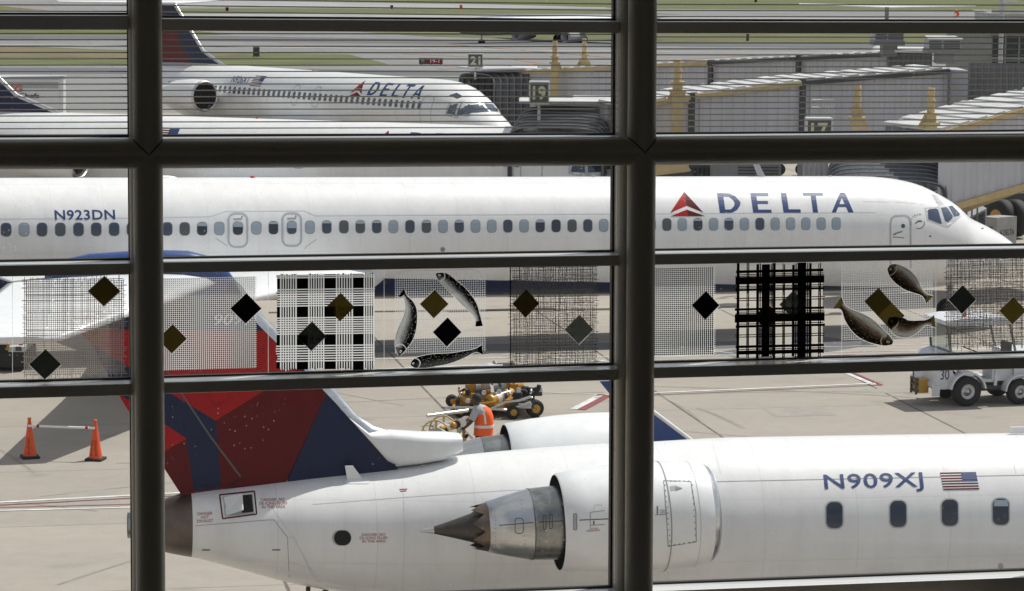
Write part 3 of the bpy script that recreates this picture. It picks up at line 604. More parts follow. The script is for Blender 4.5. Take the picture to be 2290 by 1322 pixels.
# fish
def fish_mat(name, back, belly, spot, warm=None):
    m = bpy.data.materials.new(name); m.use_nodes = True; n, L = m.node_tree.nodes, m.node_tree.links; n.clear()
    o = n.new('ShaderNodeOutputMaterial'); uv = n.new('ShaderNodeUVMap'); sp = n.new('ShaderNodeSeparateXYZ'); L.new(uv.outputs[0], sp.inputs[0])
    mp = n.new('ShaderNodeMapping'); mp.inputs['Scale'].default_value = (5, 30, 1); L.new(uv.outputs[0], mp.inputs[0])
    t = n.new('ShaderNodeTexNoise'); t.inputs['Scale'].default_value = 1.6; t.inputs['Detail'].default_value = 7; t.inputs['Roughness'].default_value = .7; L.new(mp.outputs[0], t.inputs['Vector'])
    v = mathn(n, L, 'ADD', sp.outputs['Y'], mathn(n, L, 'MULTIPLY_ADD', t.outputs['Fac'], 1.25, -0.62))
    r = n.new('ShaderNodeValToRGB'); els = r.color_ramp.elements; els[0].position = .12; els[0].color = (*belly, 1); els[1].position = .62; els[1].color = (*back, 1)
    if warm: e = els.new(.38); e.color = (*warm, 1)
    e = els.new(.9); e.color = (*[c * .4 for c in back], 1); e = els.new(0.0); e.color = (*[c * .5 for c in belly], 1)
    L.new(v, r.inputs[0])
    # head: pale eye ring with a dark pupil, pale gill edge, darker snout; fin rays along the back
    u_, v_ = sp.outputs['X'], sp.outputs['Y']
    dx = mathn(n, L, 'MULTIPLY', mathn(n, L, 'SUBTRACT', u_, 0.085), 4.4); dy = mathn(n, L, 'SUBTRACT', v_, 0.58)
    dist = mathn(n, L, 'SQRT', mathn(n, L, 'ADD', mathn(n, L, 'MULTIPLY', dx, dx), mathn(n, L, 'MULTIPLY', dy, dy)))
    eye = mathn(n, L, 'MULTIPLY', mathn(n, L, 'LESS_THAN', dist, .13), mathn(n, L, 'GREATER_THAN', dist, .055))
    dark = mathn(n, L, 'MULTIPLY', mathn(n, L, 'LESS_THAN', u_, .15), .75)
    gv = mathn(n, L, 'SUBTRACT', v_, .5); gc = mathn(n, L, 'ABSOLUTE', mathn(n, L, 'SUBTRACT', mathn(n, L, 'MULTIPLY_ADD', mathn(n, L, 'MULTIPLY', gv, gv), -.22, .205), u_)); gill = mathn(n, L, 'LESS_THAN', gc, .010)
    pale = mathn(n, L, 'MAXIMUM', eye, mathn(n, L, 'MULTIPLY', gill, .8))
    mp2 = n.new('ShaderNodeMapping'); mp2.inputs['Scale'].default_value = (34, 11, 1); L.new(uv.outputs[0], mp2.inputs[0])
    vo = n.new('ShaderNodeTexVoronoi'); vo.inputs['Scale'].default_value = 1.0; L.new(mp2.outputs[0], vo.inputs['Vector'])
    s = mathn(n, L, 'MULTIPLY', mathn(n, L, 'LESS_THAN', vo.outputs['Distance'], .24), .55)
    mx = n.new('ShaderNodeMix'); mx.data_type = 'RGBA'; L.new(s, mx.inputs['Factor']); L.new(r.outputs[0], mx.inputs['A']); mx.inputs['B'].default_value = (*spot, 1)
    m1_ = n.new('ShaderNodeMix'); m1_.data_type = 'RGBA'; L.new(dark, m1_.inputs['Factor']); L.new(mx.outputs['Result'], m1_.inputs['A']); m1_.inputs['B'].default_value = (*[c * .6 for c in back], 1)
    mx = n.new('ShaderNodeMix'); mx.data_type = 'RGBA'; L.new(pale, mx.inputs['Factor']); L.new(m1_.outputs['Result'], mx.inputs['A']); mx.inputs['B'].default_value = (*[min(1, c * 1.3 + .1) for c in spot], 1)
    d = n.new('ShaderNodeBsdfDiffuse'); tl = n.new('ShaderNodeBsdfTranslucent'); L.new(mx.outputs['Result'], d.inputs[0]); L.new(mx.outputs['Result'], tl.inputs[0]); sh = n.new('ShaderNodeMixShader'); sh.inputs[0].default_value = .8
    L.new(d.outputs[0], sh.inputs[1]); L.new(tl.outputs[0], sh.inputs[2]); L.new(sh.outputs[0], o.inputs[0]); return m
FM = [fish_mat('fish_black_white', (.016, .016, .016), (.9, .9, .9), (.9, .9, .9)), fish_mat('fish_black', (.006, .006, .006), (.10, .10, .10), (.7, .7, .7)), fish_mat('fish_brown', (.025, .017, .013), (.50, .49, .46), (.26, .21, .12), (.15, .105, .075))]
M['tail'] = ink('fish_tail_olive', (.12, .10, .03), .7); M['iris'] = ink('fish_eye_pale', (.8, .78, .74), .9)
def fish(k, ox, oy, sc, pts, m, flip, tailmat, eye, label, gill):
    P = [(ox + x / sc, oy + y / sc, h / sc * (.92 if i < len(pts) - 1 else 1)) for i, (x, y, h) in enumerate(pts)]; xs = np.array(P); t = np.arange(len(P)); tt = np.linspace(0, len(P) - 1, 44)
    def cub(a):
        out = []
        for q in tt:
            i = min(int(q), len(P) - 2); f = q - i; p0, p1, p2, p3 = a[max(i - 1, 0)], a[i], a[i + 1], a[min(i + 2, len(P) - 1)]
            out.append(.5 * (2 * p1 + (p2 - p0) * f + (2 * p0 - 5 * p1 + 4 * p2 - p3) * f * f + (3 * p1 - p0 - 3 * p2 + p3) * f ** 3))
        return np.array(out)
    X, Yv, Hh = cub(xs[:, 0]), cub(xs[:, 1]), np.maximum(cub(xs[:, 2]), .8); b = MB(); e = MB(); b.uv = []; n = 8
    for i in range(len(tt)):
        dx, dy = X[min(i + 1, 43)] - X[max(i - 1, 0)], Yv[min(i + 1, 43)] - Yv[max(i - 1, 0)]; l = math.hypot(dx, dy); nx, ny = -dy / l, dx / l
        for j in range(n + 1):
            v = j / n; s = (v * 2 - 1) * Hh[i]; b.v.append(fp(X[i] + nx * s, Yv[i] + ny * s, .0072)); b.uv.append((i / 43, 1 - v if flip else v))
            if j in (0, n): e.v.append(fp(X[i] + nx * (s + (1.5 if j else -1.5)), Yv[i] + ny * (s + (1.5 if j else -1.5)), .0068))
    for i in range(43):
        for j in range(n): b.f.append([i * (n + 1) + j, i * (n + 1) + j + 1, (i + 1) * (n + 1) + j + 1, (i + 1) * (n + 1) + j]); b.mi.append(1 if i > 38 else 0); b.sm.append(False)
        e.f.append([i * 2, i * 2 + 1, i * 2 + 3, i * 2 + 2]); e.mi.append(0); e.sm.append(False)
    o = b.build('fish', [m, tailmat], PANES[(3, k)]); tag(o, label); e.build('fish_outline', INK['edge'], PANES[(3, k)])
fish(1, 860, 590, 4.58, [(528, 105, 12), (570, 128, 44), (620, 155, 62), (690, 218, 70), (770, 292, 76), (840, 368, 72), (900, 443, 58), (942, 515, 34), (962, 575, 30), (968, 640, 38)], FM[0], True, INK['black'], (572, 100, 13), 'speckled grey fish swimming down to the right', (600, 125, 48, -1.0, 1.1))
fish(1, 860, 590, 4.58, [(150, 938, 10), (160, 890, 48), (175, 830, 74), (200, 760, 96), (235, 660, 96), (262, 560, 78), (270, 470, 62), (250, 400, 44), (218, 345, 22), (196, 318, 30), (170, 298, 54)], FM[0], False, INK['black'], (165, 875, 15), 'white bellied fish standing on its head', (160, 830, 52, -2.6, -0.5))
fish(1, 860, 590, 4.58, [(268, 1035, 8), (300, 1025, 45), (360, 1010, 62), (430, 1000, 70), (520, 985, 68), (620, 975, 60), (720, 955, 48), (820, 925, 35), (900, 897, 20), (950, 885, 24), (1002, 880, 52)], FM[1], True, INK['black'], (312, 1028, 14), 'black fish lying along the lower edge', (370, 985, 46, -1.3, 0.7))
fish(2, 1840, 570, 5.084, [(748, 140, 30), (790, 165, 76), (850, 208, 104), (930, 268, 116), (1010, 335, 98), (1075, 392, 58), (1130, 436, 30), (1172, 472, 32), (1214, 512, 58)], FM[2], False, M['tail'], (780, 170, 13), 'brown fish at the top with its tail down', (830, 180, 60, -0.4, 1.4))
fish(2, 1840, 570, 5.084, [(795, 1000, 22), (730, 975, 68), (660, 940, 96), (570, 890, 124), (480, 830, 138), (390, 762, 122), (310, 690, 84), (255, 625, 44), (218, 585, 42), (165, 545, 84)], FM[2], True, M['tail'], (685, 1005, 13), 'largest brown fish with reddish gill, lower left', (660, 900, 66, -0.4, 1.6))
fish(2, 1840, 570, 5.084, [(742, 745, 36), (800, 772, 80), (870, 815, 116), (950, 838, 110), (1030, 822, 84), (1110, 790, 50), (1170, 770, 30), (1222, 764, 46), (1275, 758, 74)], FM[2], True, M['tail'], (785, 785, 13), 'small round fish overlapping the brown rectangle', (800, 760, 50, -0.6, 1.2))
b = MB(); b.poly([fp(1345 + 7 * math.cos(a * .52), 602 + 4 * math.sin(a * .52), .004) for a in range(12)]); b.build('oval_sticker', INK['faint'], PANES[(3, 1)])
# ------------------------------------------------------------------ aircraft helpers
def pchip(xs, ys, q):
    xs = np.asarray(xs, float); ys = np.asarray(ys, float); h = np.diff(xs); d = np.diff(ys) / h; m = np.zeros(len(xs))
    for i in range(1, len(xs) - 1):
        if d[i - 1] * d[i] > 0:
            w1, w2 = 2 * h[i] + h[i - 1], h[i] + 2 * h[i - 1]; m[i] = (w1 + w2) / (w1 / d[i - 1] + w2 / d[i])
    m[0], m[-1] = d[0], d[-1]; q = np.asarray(q, float); i = np.clip(np.searchsorted(xs, q) - 1, 0, len(xs) - 2); t = (q - xs[i]) / h[i]
    return ys[i] * (1 + 2 * t) * (1 - t) ** 2 + m[i] * h[i] * t * (1 - t) ** 2 + ys[i + 1] * t * t * (3 - 2 * t) + m[i + 1] * h[i] * t * t * (t - 1)
class Body:
    """A fuselage in local coordinates: nose +x, left +y, up +z. Stations (x, top, bottom, half width)."""
    def __init__(s, st, n=56, dx=0.25):
        st = sorted(st); X = [a[0] for a in st]; L = X[-1] - X[0]; q = [X[0]]
        while q[-1] < X[-1] - 1e-6:
            step = dx if (X[-1] - q[-1] > 3 and q[-1] - X[0] > 1) else 0.07
            q.append(min(X[-1], q[-1] + step))
        T, B, Wd = (pchip(X, [a[i] for a in st], q) for i in (1, 2, 3)); s.rings = []
        for i, x in enumerate(q):
            hgt = (T[i] - B[i]) / 2; zc = (T[i] + B[i]) / 2; zc = T[i] - min(hgt, max(Wd[i], hgt * .5)) if hgt > Wd[i] else zc
            s.rings.append([Vector((x, math.cos(a) * Wd[i], zc + (math.sin(a) * (T[i] - zc) if math.sin(a) > 0 else math.sin(a) * (zc - B[i])))) for a in [2 * math.pi * k / n for k in range(n)]])
        s.mb = MB(); s.mb.loft(s.rings, 0, True)
        s.bvh = BVHTree.FromPolygons([tuple(v) for v in s.mb.v], s.mb.f)
class Craft:
    def __init__(s, root): s.root = root; s.m = MW[root.name]; s.inv = s.m.inverted(); s.surf = []; s.o = s.inv @ CAM
    def lray(s, px, py): d = ray(px, py); return (s.inv.to_3x3() @ d).normalized()
    def pl(s, px, py, yl=0.0):
        d = s.lray(px, py); return s.o + d * ((yl - s.o.y) / d.y)
    def pz(s, px, py, zl):
        d = s.lray(px, py); return s.o + d * ((zl - s.o.z) / d.z)
    def hit(s, px, py, off=0.004, surf=None):
        d = s.lray(px, py); best = None
        for b in ([surf] if surf else s.surf):
            h = b.ray_cast(s.o, d)
            if h[0] is not None and (best is None or h[3] < best[3]): best = h
        if best is None:
            for b in ([surf] if surf else s.surf):
                p = s.pl(px, py, -0.6); h = b.find_nearest(p)
                if h[0] is not None and (best is None or h[3] < best[3]): best = h
        n = best[1]; n = -n if n.dot(d) > 0 else n
        return best[0] + n * off
    def side(s, x, z, off=0.004):
        for b in s.surf:
            h = b.ray_cast(Vector((x, -12, z)), Vector((0, 1, 0)))
            if h[0] is not None: n = h[1] if h[1].y < 0 else -h[1]; return h[0] + n * off
        h = s.surf[0].find_nearest(Vector((x, -1, z))); return h[0]
def flat(polys, step=None, axis='y'):
    """2D polygons -> (verts2d, faces) cut into strips so that they can follow a curved skin."""
    bm = bmesh.new()
    for p in polys:
        vs = [bm.verts.new((x, y, 0)) for x, y in p]
        try: bm.faces.new(vs)
        except ValueError: pass
    return cutbm(bm, step)
def cutbm(bm, step):
    bmesh.ops.triangulate(bm, faces=[f for f in bm.faces if len(f.verts) > 4])
    if step:
        ys = [v.co.y for v in bm.verts]; xs = [v.co.x for v in bm.verts]
        for ax, lo, hi in ((1, min(ys), max(ys)), (0, min(xs), max(xs))):
            st = step if ax == 1 else step * 3; k = math.floor(lo / st) + 1
            while k * st < hi:
                no = (0, 1, 0) if ax == 1 else (1, 0, 0); co = (0, k * st, 0) if ax == 1 else (k * st, 0, 0)
                bmesh.ops.bisect_plane(bm, geom=list(bm.verts) + list(bm.edges) + list(bm.faces), plane_co=co, plane_no=no, dist=1e-5); k += 1
    bm.verts.index_update(); out = ([(v.co.x, v.co.y) for v in bm.verts], [[v.index for v in f.verts] for f in bm.faces]); bm.free(); return out
_tc = {}
def text2d(body, bold=0.0, space=1.0):
    key = (body, bold, space)
    if key in _tc: return _tc[key]
    cu = bpy.data.curves.new('lettering', 'FONT'); cu.body = body; cu.offset = bold; cu.space_character = space; cu.resolution_u = 3; cu.align_x = 'CENTER' if '\n' in body else 'LEFT'; cu.space_line = 0.85
    ob = bpy.data.objects.new('lettering', cu); COL.objects.link(ob)
    me = bpy.data.meshes.new_from_object(ob.evaluated_get(bpy.context.evaluated_depsgraph_get()))
    v = [(a.co.x, a.co.y) for a in me.vertices]; f = [list(p.vertices) for p in me.polygons]
    bpy.data.objects.remove(ob); bpy.data.curves.remove(cu); bpy.data.meshes.remove(me)
    x0, x1, y0, y1 = min(a[0] for a in v), max(a[0] for a in v), min(a[1] for a in v), max(a[1] for a in v)
    _tc[key] = ([((a[0] - x0) / (x1 - x0), (a[1] - y0) / (y1 - y0)) for a in v], f); return _tc[key]
def lettering(body, o, bx, hy, step=None, bold=0.0, space=1.0):
    """text placed in 2D: o lower left corner, bx baseline vector, hy height vector."""
    v, f = text2d(body, bold, space); bm = bmesh.new()
    vs = [bm.verts.new((o[0] + a * bx[0] + b * hy[0], o[1] + a * bx[1] + b * hy[1], 0)) for a, b in v]
    for p in f:
        try: bm.faces.new([vs[i] for i in p])
        except ValueError: pass
    return cutbm(bm, step)
def stick(vf, fn, name, m, parent, label=None):
    b = MB(); b.add([fn(x, y) for x, y in vf[0]], vf[1]); o = b.build(name, m, parent, world=False, recalc=False); return tag(o, label)
def line2d(pts, w, closed=False):
    out = []; P = list(pts) + ([pts[0]] if closed else [])
    for a, b in zip(P[:-1], P[1:]):
        d = (b[0] - a[0], b[1] - a[1]); l = math.hypot(*d) or 1; nx, ny = -d[1] / l * w / 2, d[0] / l * w / 2
        out.append([(a[0] - nx, a[1] - ny), (b[0] - nx, b[1] - ny), (b[0] + nx, b[1] + ny), (a[0] + nx, a[1] + ny)])
    return out
def rrect(cx, cy, w, h, r, n=5, sk=0.0):
    out = []
    for qx, qy, a0 in ((1, 1, 0), (-1, 1, 90), (-1, -1, 180), (1, -1, 270)):
        for i in range(n + 1):
            a = R_(a0 + 90 * i / n); x = qx * (w / 2 - r) + math.cos(a) * r; y = qy * (h / 2 - r) + math.sin(a) * r; out.append((cx + x + sk * y, cy + y))
    return out
def flag2d(o, bx, hy, canton_right=True):
    def q(u, v): return (o[0] + u * bx[0] + v * hy[0], o[1] + u * bx[1] + v * hy[1])
    def r(u0, v0, u1, v1): return [q(u0, v0), q(u1, v0), q(u1, v1), q(u0, v1)]
    red = []; wht = [r(0, 0, 1, 1)]
    for i in range(0, 13, 2):
        lo, hi = 1 - (i + 1) / 13, 1 - i / 13
        red.append(r(0, lo, 1 if i > 6 else .58, hi))
    blu = [r(.58, 6 / 13, 1, 1)]; st = []
    for j in range(5):
        for i in range(6):
            u, v = .61 + .36 * (i + .5 * (j % 2)) / 5.6, 6 / 13 + (j + .5) / 5 * 7 / 13; e = .009; st.append([q(u - e, v), q(u, v - e * 1.6), q(u + e, v), q(u, v + e * 1.6)])
    return wht, red, blu, st
def put_flag(fn, o, bx, hy, parent, step=None, stars=True):
    w, r, b, s = flag2d(o, bx, hy)
    f = stick(flat(r, step), lambda x, y: fn(x, y, .007), 'flag', M['maroon'], parent)
    stick(flat(w, step), lambda x, y: fn(x, y, .004), 'flag_field', M['white'], f); stick(flat(b, step), lambda x, y: fn(x, y, .008), 'flag_canton', M['textblue'], f)
    if stars: stick(flat(s), lambda x, y: fn(x, y, .0105), 'flag_stars', M['white'], f)
def widget(fn, A, Lf, Rt, parent, step=None):
    """the red two-tone triangle mark: apex A, left and right lower corners."""
    def q(u, v):   # u -1..1 across the base, v 0..1 up
        cx, cy = (Lf[0] + Rt[0]) / 2, (Lf[1] + Rt[1]) / 2
        return (cx + (Rt[0] - Lf[0]) / 2 * u + (A[0] - cx) * v, cy + (Rt[1] - Lf[1]) / 2 * u + (A[1] - cy) * v)
    br = [[q(0, 1), q(-.98, .14), q(0.03, .43)], [q(-1, 0), q(-.0, .27), q(.03, 0)]]; dk = [[q(0, 1), q(.03, .43), q(.93, .14)], [q(0, .27), q(1, 0), q(.03, 0)]]
    o = stick(flat(br, step), lambda x, y: fn(x, y, .0045), 'triangle_mark', M['red'], parent); stick(flat(dk, step), lambda x, y: fn(x, y, .0045), 'dark_facet', M['maroon'], o)
DELTA2D = [  # capitals in a box 0..1 high: drawn outlines, one list of polygons per letter with its left edge and width
    ('D', 1.00, [[(0, 0), (.26, 0), (.26, 1), (0, 1)], [(.26, 0), (.55, .02), (.80, .16), (.96, .38), (1, .5), (.74, .5), (.68, .34), (.52, .18), (.26, .17)], [(.26, 1), (.55, .98), (.80, .84), (.96, .62), (1, .5), (.74, .5), (.68, .66), (.52, .82), (.26, .83)]]),
    ('E', .80, [[(0, 0), (.3, 0), (.3, 1), (0, 1)], [(.3, 0), (1, 0), (1, .16), (.3, .16)], [(.3, .45), (.88, .45), (.88, .60), (.3, .60)], [(.3, .85), (.96, .85), (.96, 1), (.3, 1)]]),
    ('L', .74, [[(0, 0), (.32, 0), (.32, 1), (0, 1)], [(.32, 0), (1, 0), (1, .17), (.32, .17)]]),
    ('T', .94, [[(.38, 0), (.63, 0), (.63, .86), (.38, .86)], [(0, .86), (1, .86), (1, 1), (0, 1)]]),
    ('A', 1.08, [[(0, 0), (.19, 0), (.56, .99), (.38, 1)], [(1, 0), (.77, 0), (.40, .90), (.38, 1), (.60, 1)], [(.24, .28), (.70, .28), (.62, .42), (.28, .42)]])]
def delta2d(o, xs, widths, hy, by):
    out = []
    for (c, w, ps), x, wd in zip(DELTA2D, xs, widths):
        for p in ps: out.append([(x + a * wd + b * hy[0] + o[0], o[1] + by * (x + a * wd) + b * hy[1]) for a, b in p])
    return out
def aerofoil(ch, th, n=9, le_r=1.0):
    up = []; 
    for i in range(n):
        t = (1 - math.cos(math.pi * i / (n - 1))) / 2; y = 5 * th * (.2969 * math.sqrt(t) - .126 * t - .3516 * t * t + .2843 * t ** 3 - .1036 * t ** 4); up.append((t, y))
    pts = [(-t * ch, y * ch) for t, y in up] + [(-t * ch, -y * ch) for t, y in up[-2:0:-1]]; return pts   # from LE back over the top, return below
def wing(name, m, parent, secs, vertical=False):
    """secs: (LE point, chord, thickness ratio) ; chord runs to -x."""
    b = MB(); rings = []
    for P, ch, th in secs:
        P = Vector(P); rings.append([P + (Vector((x, y, 0)) if vertical else Vector((x, 0, y))) for x, y in aerofoil(ch, th)])
    b.loft(rings, 0, True); return b.build(name, m, parent, world=False)
def wheelset(parent, x, y, z, r, w, top, m_leg):
    g = MB(); g.cyl((x, y, z), (x, y, top), .09); g.cyl((x, y - w * .9, z), (x, y + w * .9, z), .06); o = g.build('landing_gear', m_leg, parent, world=False)
    for s in (-1, 1):
        t = MB(); t.lathe((x, y + s * w - w * .35, z), (0, 1, 0), [(0, r * .55), (.0, r * .9), (w * .15, r), (w * .55, r), (w * .7, r * .9), (w * .7, r * .55)], 20, cap0=True, cap1=True); t.build('wheel', M['black'], o, world=False)
# ------------------------------------------------------------------ the regional jet in front
_ex = frame_m((0, 0, 0), R_(10), R_(-.562))
PW = Vector((6.66, 42.0, 3.18)); O = PW + _ex.to_3x3() @ Vector((0, 1.29, -.38))
crj = thing('regional_jet', 'white regional jet nearest the window with red and blue tail and N909XJ on its side', 'airplane', frame_m(O, R_(10), R_(-.562)))
C1 = Craft(crj)
M['crjskin'] = livery('regional_jet_paint', WHITE, NAVY, -1.02, 0, 0)
M['shroud'] = mat('reflection_grey_metal', (0.33, 0.34, 0.325), .28, 1.0, var=.45, vscale=3)  # core shroud: duct reflection put into the greenish grey, soot as mottling
TOPC = [(300, 1146), (370, 1115), (400, 1105), (435, 1099), (520, 1089), (700, 1065), (883, 1043), (1030, 1018), (1180, 1003), (1350, 991), (1465, 985.5)]
BOTC = [(300, 1203), (370, 1234), (435, 1246), (560, 1278), (700, 1312)]
tx = [C1.pl(*q) for q in TOPC]; bx = [C1.pl(*q) for q in BOTC]
st = []
bq_x = [p.x for p in bx] + [-7.6, -5.5, -3.5, -1.5, 14]; bq_z = [p.z for p in bx] + [-1.08, -1.26, -1.33, -1.345, -1.345]
for p in tx:
    zt = p.z - .035 * min(1, max(0, (p.x + 13) / 9)); zb = float(pchip(bq_x, bq_z, [p.x])[0]); hw = min(1.345, (zt - zb) / 2 * (1.0 if p.x > -9 else .98)); st.append((p.x, zt, zb, hw))
st = [q for q in st if q[0] < -4.2]
st += [(-3, 1.342, -1.335, 1.342), (-1.5, 1.345, -1.345, 1.345), (14, 1.345, -1.345, 1.345), (16.2, 1.25, -1.345, 1.3), (18.2, .75, -1.25, 1.05), (19.6, .05, -.95, .65), (20.2, -.35, -.6, .18)]
B1 = Body(st, 64, .2); C1.surf.append(B1.bvh)
fus = MB(); n0 = 64
xcut = C1.pl(435, 1170, 0).x
k0 = next(i for i, r in enumerate(B1.rings) if r[0].x > xcut)
fus.loft(B1.rings[k0 - 1:], 0, True); fus.build('fuselage', M['crjskin'], crj, False)
tc = MB(); tc.loft([[v + Vector((0, 0, 0)) for v in r] for r in B1.rings[:k0]], 0, True, False, True)
tc.build('tail_cone', M['darkmetal'], crj, False)
a = B1.rings[0]; cc = sum(a, Vector()) / len(a); rr = (max(v.z for v in a) - min(v.z for v in a)) / 2
MB().lathe(cc + Vector((.03, 0, 0)), (-1, 0, 0), [(0, rr * 1.03), (.13, rr * 1.0), (.13, rr * .86), (-.25, rr * .8)], 30, cap1=True).build('exhaust_pipe', [M['shroud']], crj, False)
hitC = lambda x, y, o=.004: C1.hit(x, y, o, B1.bvh)
def seamC(pts, w, m='seam', closed=False, name='panel_seam', off=.003):
    return stick(flat(line2d(pts, w, closed), 14), lambda x, y: hitC(x, y, off), name, M[m], crj)
# fin: painted fields cut on the symmetry plane, with real thickness
def finpt(x, y, s): p = C1.pl(x, y, 0); return Vector((p.x, s, p.z))
TEf = lambda y: 177 + .6333 * (y - 745)
LEc = [(524, 628), (574, 722), (683, 829), (760, 910), (886, 1041)]
def lex(y): return float(np.interp(y, [q[1] for q in LEc], [q[0] for q in LEc]))
FIN = dict(
    navytop=(M['navy'], [[(TEf(700), 700), (150, 650), (524, 628), (574, 722), (589, 737), (TEf(737), 737)]]),
    redtop=(M['red'], [[(TEf(737), 737), (589, 737), (667, 821), (580, 877), (482, 939), (387, 882), (285, 818), (205, 768)]]),
    navyband=(M['navy'], [[(205, 768), (285, 818), (387, 882), (482, 939), (495, 1093), (433, 1101), (417, 980), (370, 949), (277, 888), (262, 878)]]),
    redlow=(M['red'], [[(262, 878), (277, 888), (370, 949), (417, 980), (371, 1007), (349, 1019)]]),
    marlow=(M['maroon'], [[(349, 1019), (371, 1007), (417, 980), (433, 1101), (405, 1106)]]),
    marright=(M['maroon'], [[(482, 939), (580, 877), (667, 821), (683, 829), (728, 877), (637, 1080), (495, 1093)]]),
    navyright=(M['navy'], [[(728, 877), (760, 910), (886, 1041), (886, 1050), (637, 1084)]]))
fc = MB(); mats = [M['navy'], M['red'], M['maroon']]
def half(x, y): # fin half thickness: thicker near the leading edge
    t = (x - TEf(y)) / max(1, lex(y) - TEf(y)); return .015 + .115 * max(0, min(1, t)) ** .8
for nm, (m_, polys) in FIN.items():
    v, f = flat(polys, 30)
    for s in (-1, 1): fc.add([finpt(x, y, s * half(x, y)) for x, y in v], f, mats.index(m_))
rim = [(TEf(y), y) for y in range(700, 1107, 20)]
fin = fc.build('tail_fin', mats, crj, False, recalc=False)
# leading edge: a rounded metal strip running into the white dorsal fairing
LEo = [(541, 640), (583, 700), (622, 740), (712, 834), (753, 874), (800, 929), (835, 951), (868, 962)]
LEi = [(524, 628), (574, 722), (608, 756), (683, 829), (728, 877), (772, 923), (820, 962), (866, 975)]
def lepiece(P, Q, name, m_, th=.13, round_=True):
    b = MB(); rings = []
    for (a, c) in zip(P, Q):
        A, Bp = C1.pl(*a), C1.pl(*c); r = []
        for i in range(9):
            t = -1 + 2 * i / 8; r.append(A + (Bp - A) * abs(t) ** 1.6 + Vector((0, th * math.copysign(abs(t) ** .6, t), 0)))
        rings.append(r)
    b.loft(rings, 0, True, False, False, False); return b.build(name, m_, crj, False)
lepiece(LEo, LEi, 'fin_leading_edge', M['metal'])
# white dorsal fairing with the air scoop at its front end
D_T = [(683, 829), (728, 877), (772, 923), (820, 962), (868, 962), (940, 967), (1000, 968), (1029, 971)]
D_B = [(760, 910), (800, 955), (840, 1000), (866, 1030), (890, 1041), (940, 1034), (985, 1026), (1031, 1006)]
D_W = [.12, .13, .16, .2, .24, .30, .30, .24]
b = MB(); rings = []
for a, c, w in zip(D_T, D_B, D_W):
    A, Bq = C1.pl(*a), C1.pl(*c); H = (A - Bq).length; r = []
    for i in range(20):
        an = 2 * math.pi * i / 20; ca, sa = math.cos(an), math.sin(an); e = .55
        r.append((A + Bq) / 2 + Vector((0, w * math.copysign(abs(ca) ** e, ca), 0)) + (A - Bq) / 2 * math.copysign(abs(sa) ** e, sa))
    rings.append(r)
b.loft(rings, 0, True); b.build('dorsal_fairing', M['white'], crj, False)
seamC([(883, 1046), (985, 1027)], 2.2, 'seam', name='fairing_seam')
M['gap'] = mat('rudder_gap_grey', (0.11, 0.105, 0.10), .6)
# rudder gap and small marks on the fin
fin_d = lambda x, y, o=.006: finpt(x, y, -half(x, y) - o)
stick(flat(line2d([(300, 714), (372, 826), (408, 882), (470, 975), (537, 1064)], 4), 40), lambda x, y: fin_d(x, y), 'rudder_gap', M['gap'], crj)
stick(flat(line2d([(541, 1067), (503, 1092)], 3.5)), lambda x, y: fin_d(x, y), 'rudder_gap', M['darkin'], crj)
for P in ([(462, 880), (480, 907), (514, 887), (516, 880)], [(625, 897), (655, 890), (672, 925), (650, 938)], [(640, 960), (660, 955), (685, 985), (668, 1000)]):
    stick(flat(line2d(P, 1.2, False), None), lambda x, y: fin_d(x, y, .005), 'access_panel_outline', M['maroon'], crj)
stick(lettering('909', (474, 725), (64, -3), (6, -24), None, .0), lambda x, y: fin_d(x, y, .007), 'fleet_number', M['white'], crj)
# root gap, small red foot of the rudder
stick(flat([[(392, 1110), (405, 1103), (470, 1095), (520, 1088), (515, 1092), (440, 1102)]], None), lambda x, y: C1.pl(x, y, -.2), 'rudder_foot', M['maroon'], crj)
# tail plane and its blue bullet fairing
zr = C1.pz(486, 652, 0).z
rt = Vector((-11.0, -.1, 3.82)); tp = Vector((-13.3, -4.35, 3.60))
for s, nm in ((1, 'tailplane'), (-1, 'tailplane')):
    secs = [((rt.x, s * -.0 + rt.y * s, rt.z), 3.05, .10), ((tp.x, tp.y * s, tp.z), 1.62, .09), ((tp.x - .25, (tp.y - .06) * s, tp.z), 1.2, .05)]
    wing(nm, M['white'], crj, secs)
BT = [(100, 600), (135, 581), (200, 567), (330, 558), (420, 560.5), (470, 573), (505, 597), (526, 626), (536, 645)]
b = MB(); rings = []
wv = [.03, .10, .17, .21, .21, .18, .13, .08, .01]
for (x, y), w in zip(BT, wv):
    A = C1.pl(x, y); low = C1.pl(x, 668); r = []
    for i in range(24):
        an = 2 * math.pi * i / 24; ca, sa = math.cos(an), math.sin(an)
        z = low.z + (A.z - low.z) * (.5 + .5 * math.copysign(abs(sa) ** .7, sa)); r.append(Vector((A.x, w * math.copysign(abs(ca) ** .8, ca), z)))
    rings.append(r)
b.loft(rings, 0, True); b.build('bullet_fairing', M['blue'], crj, False)
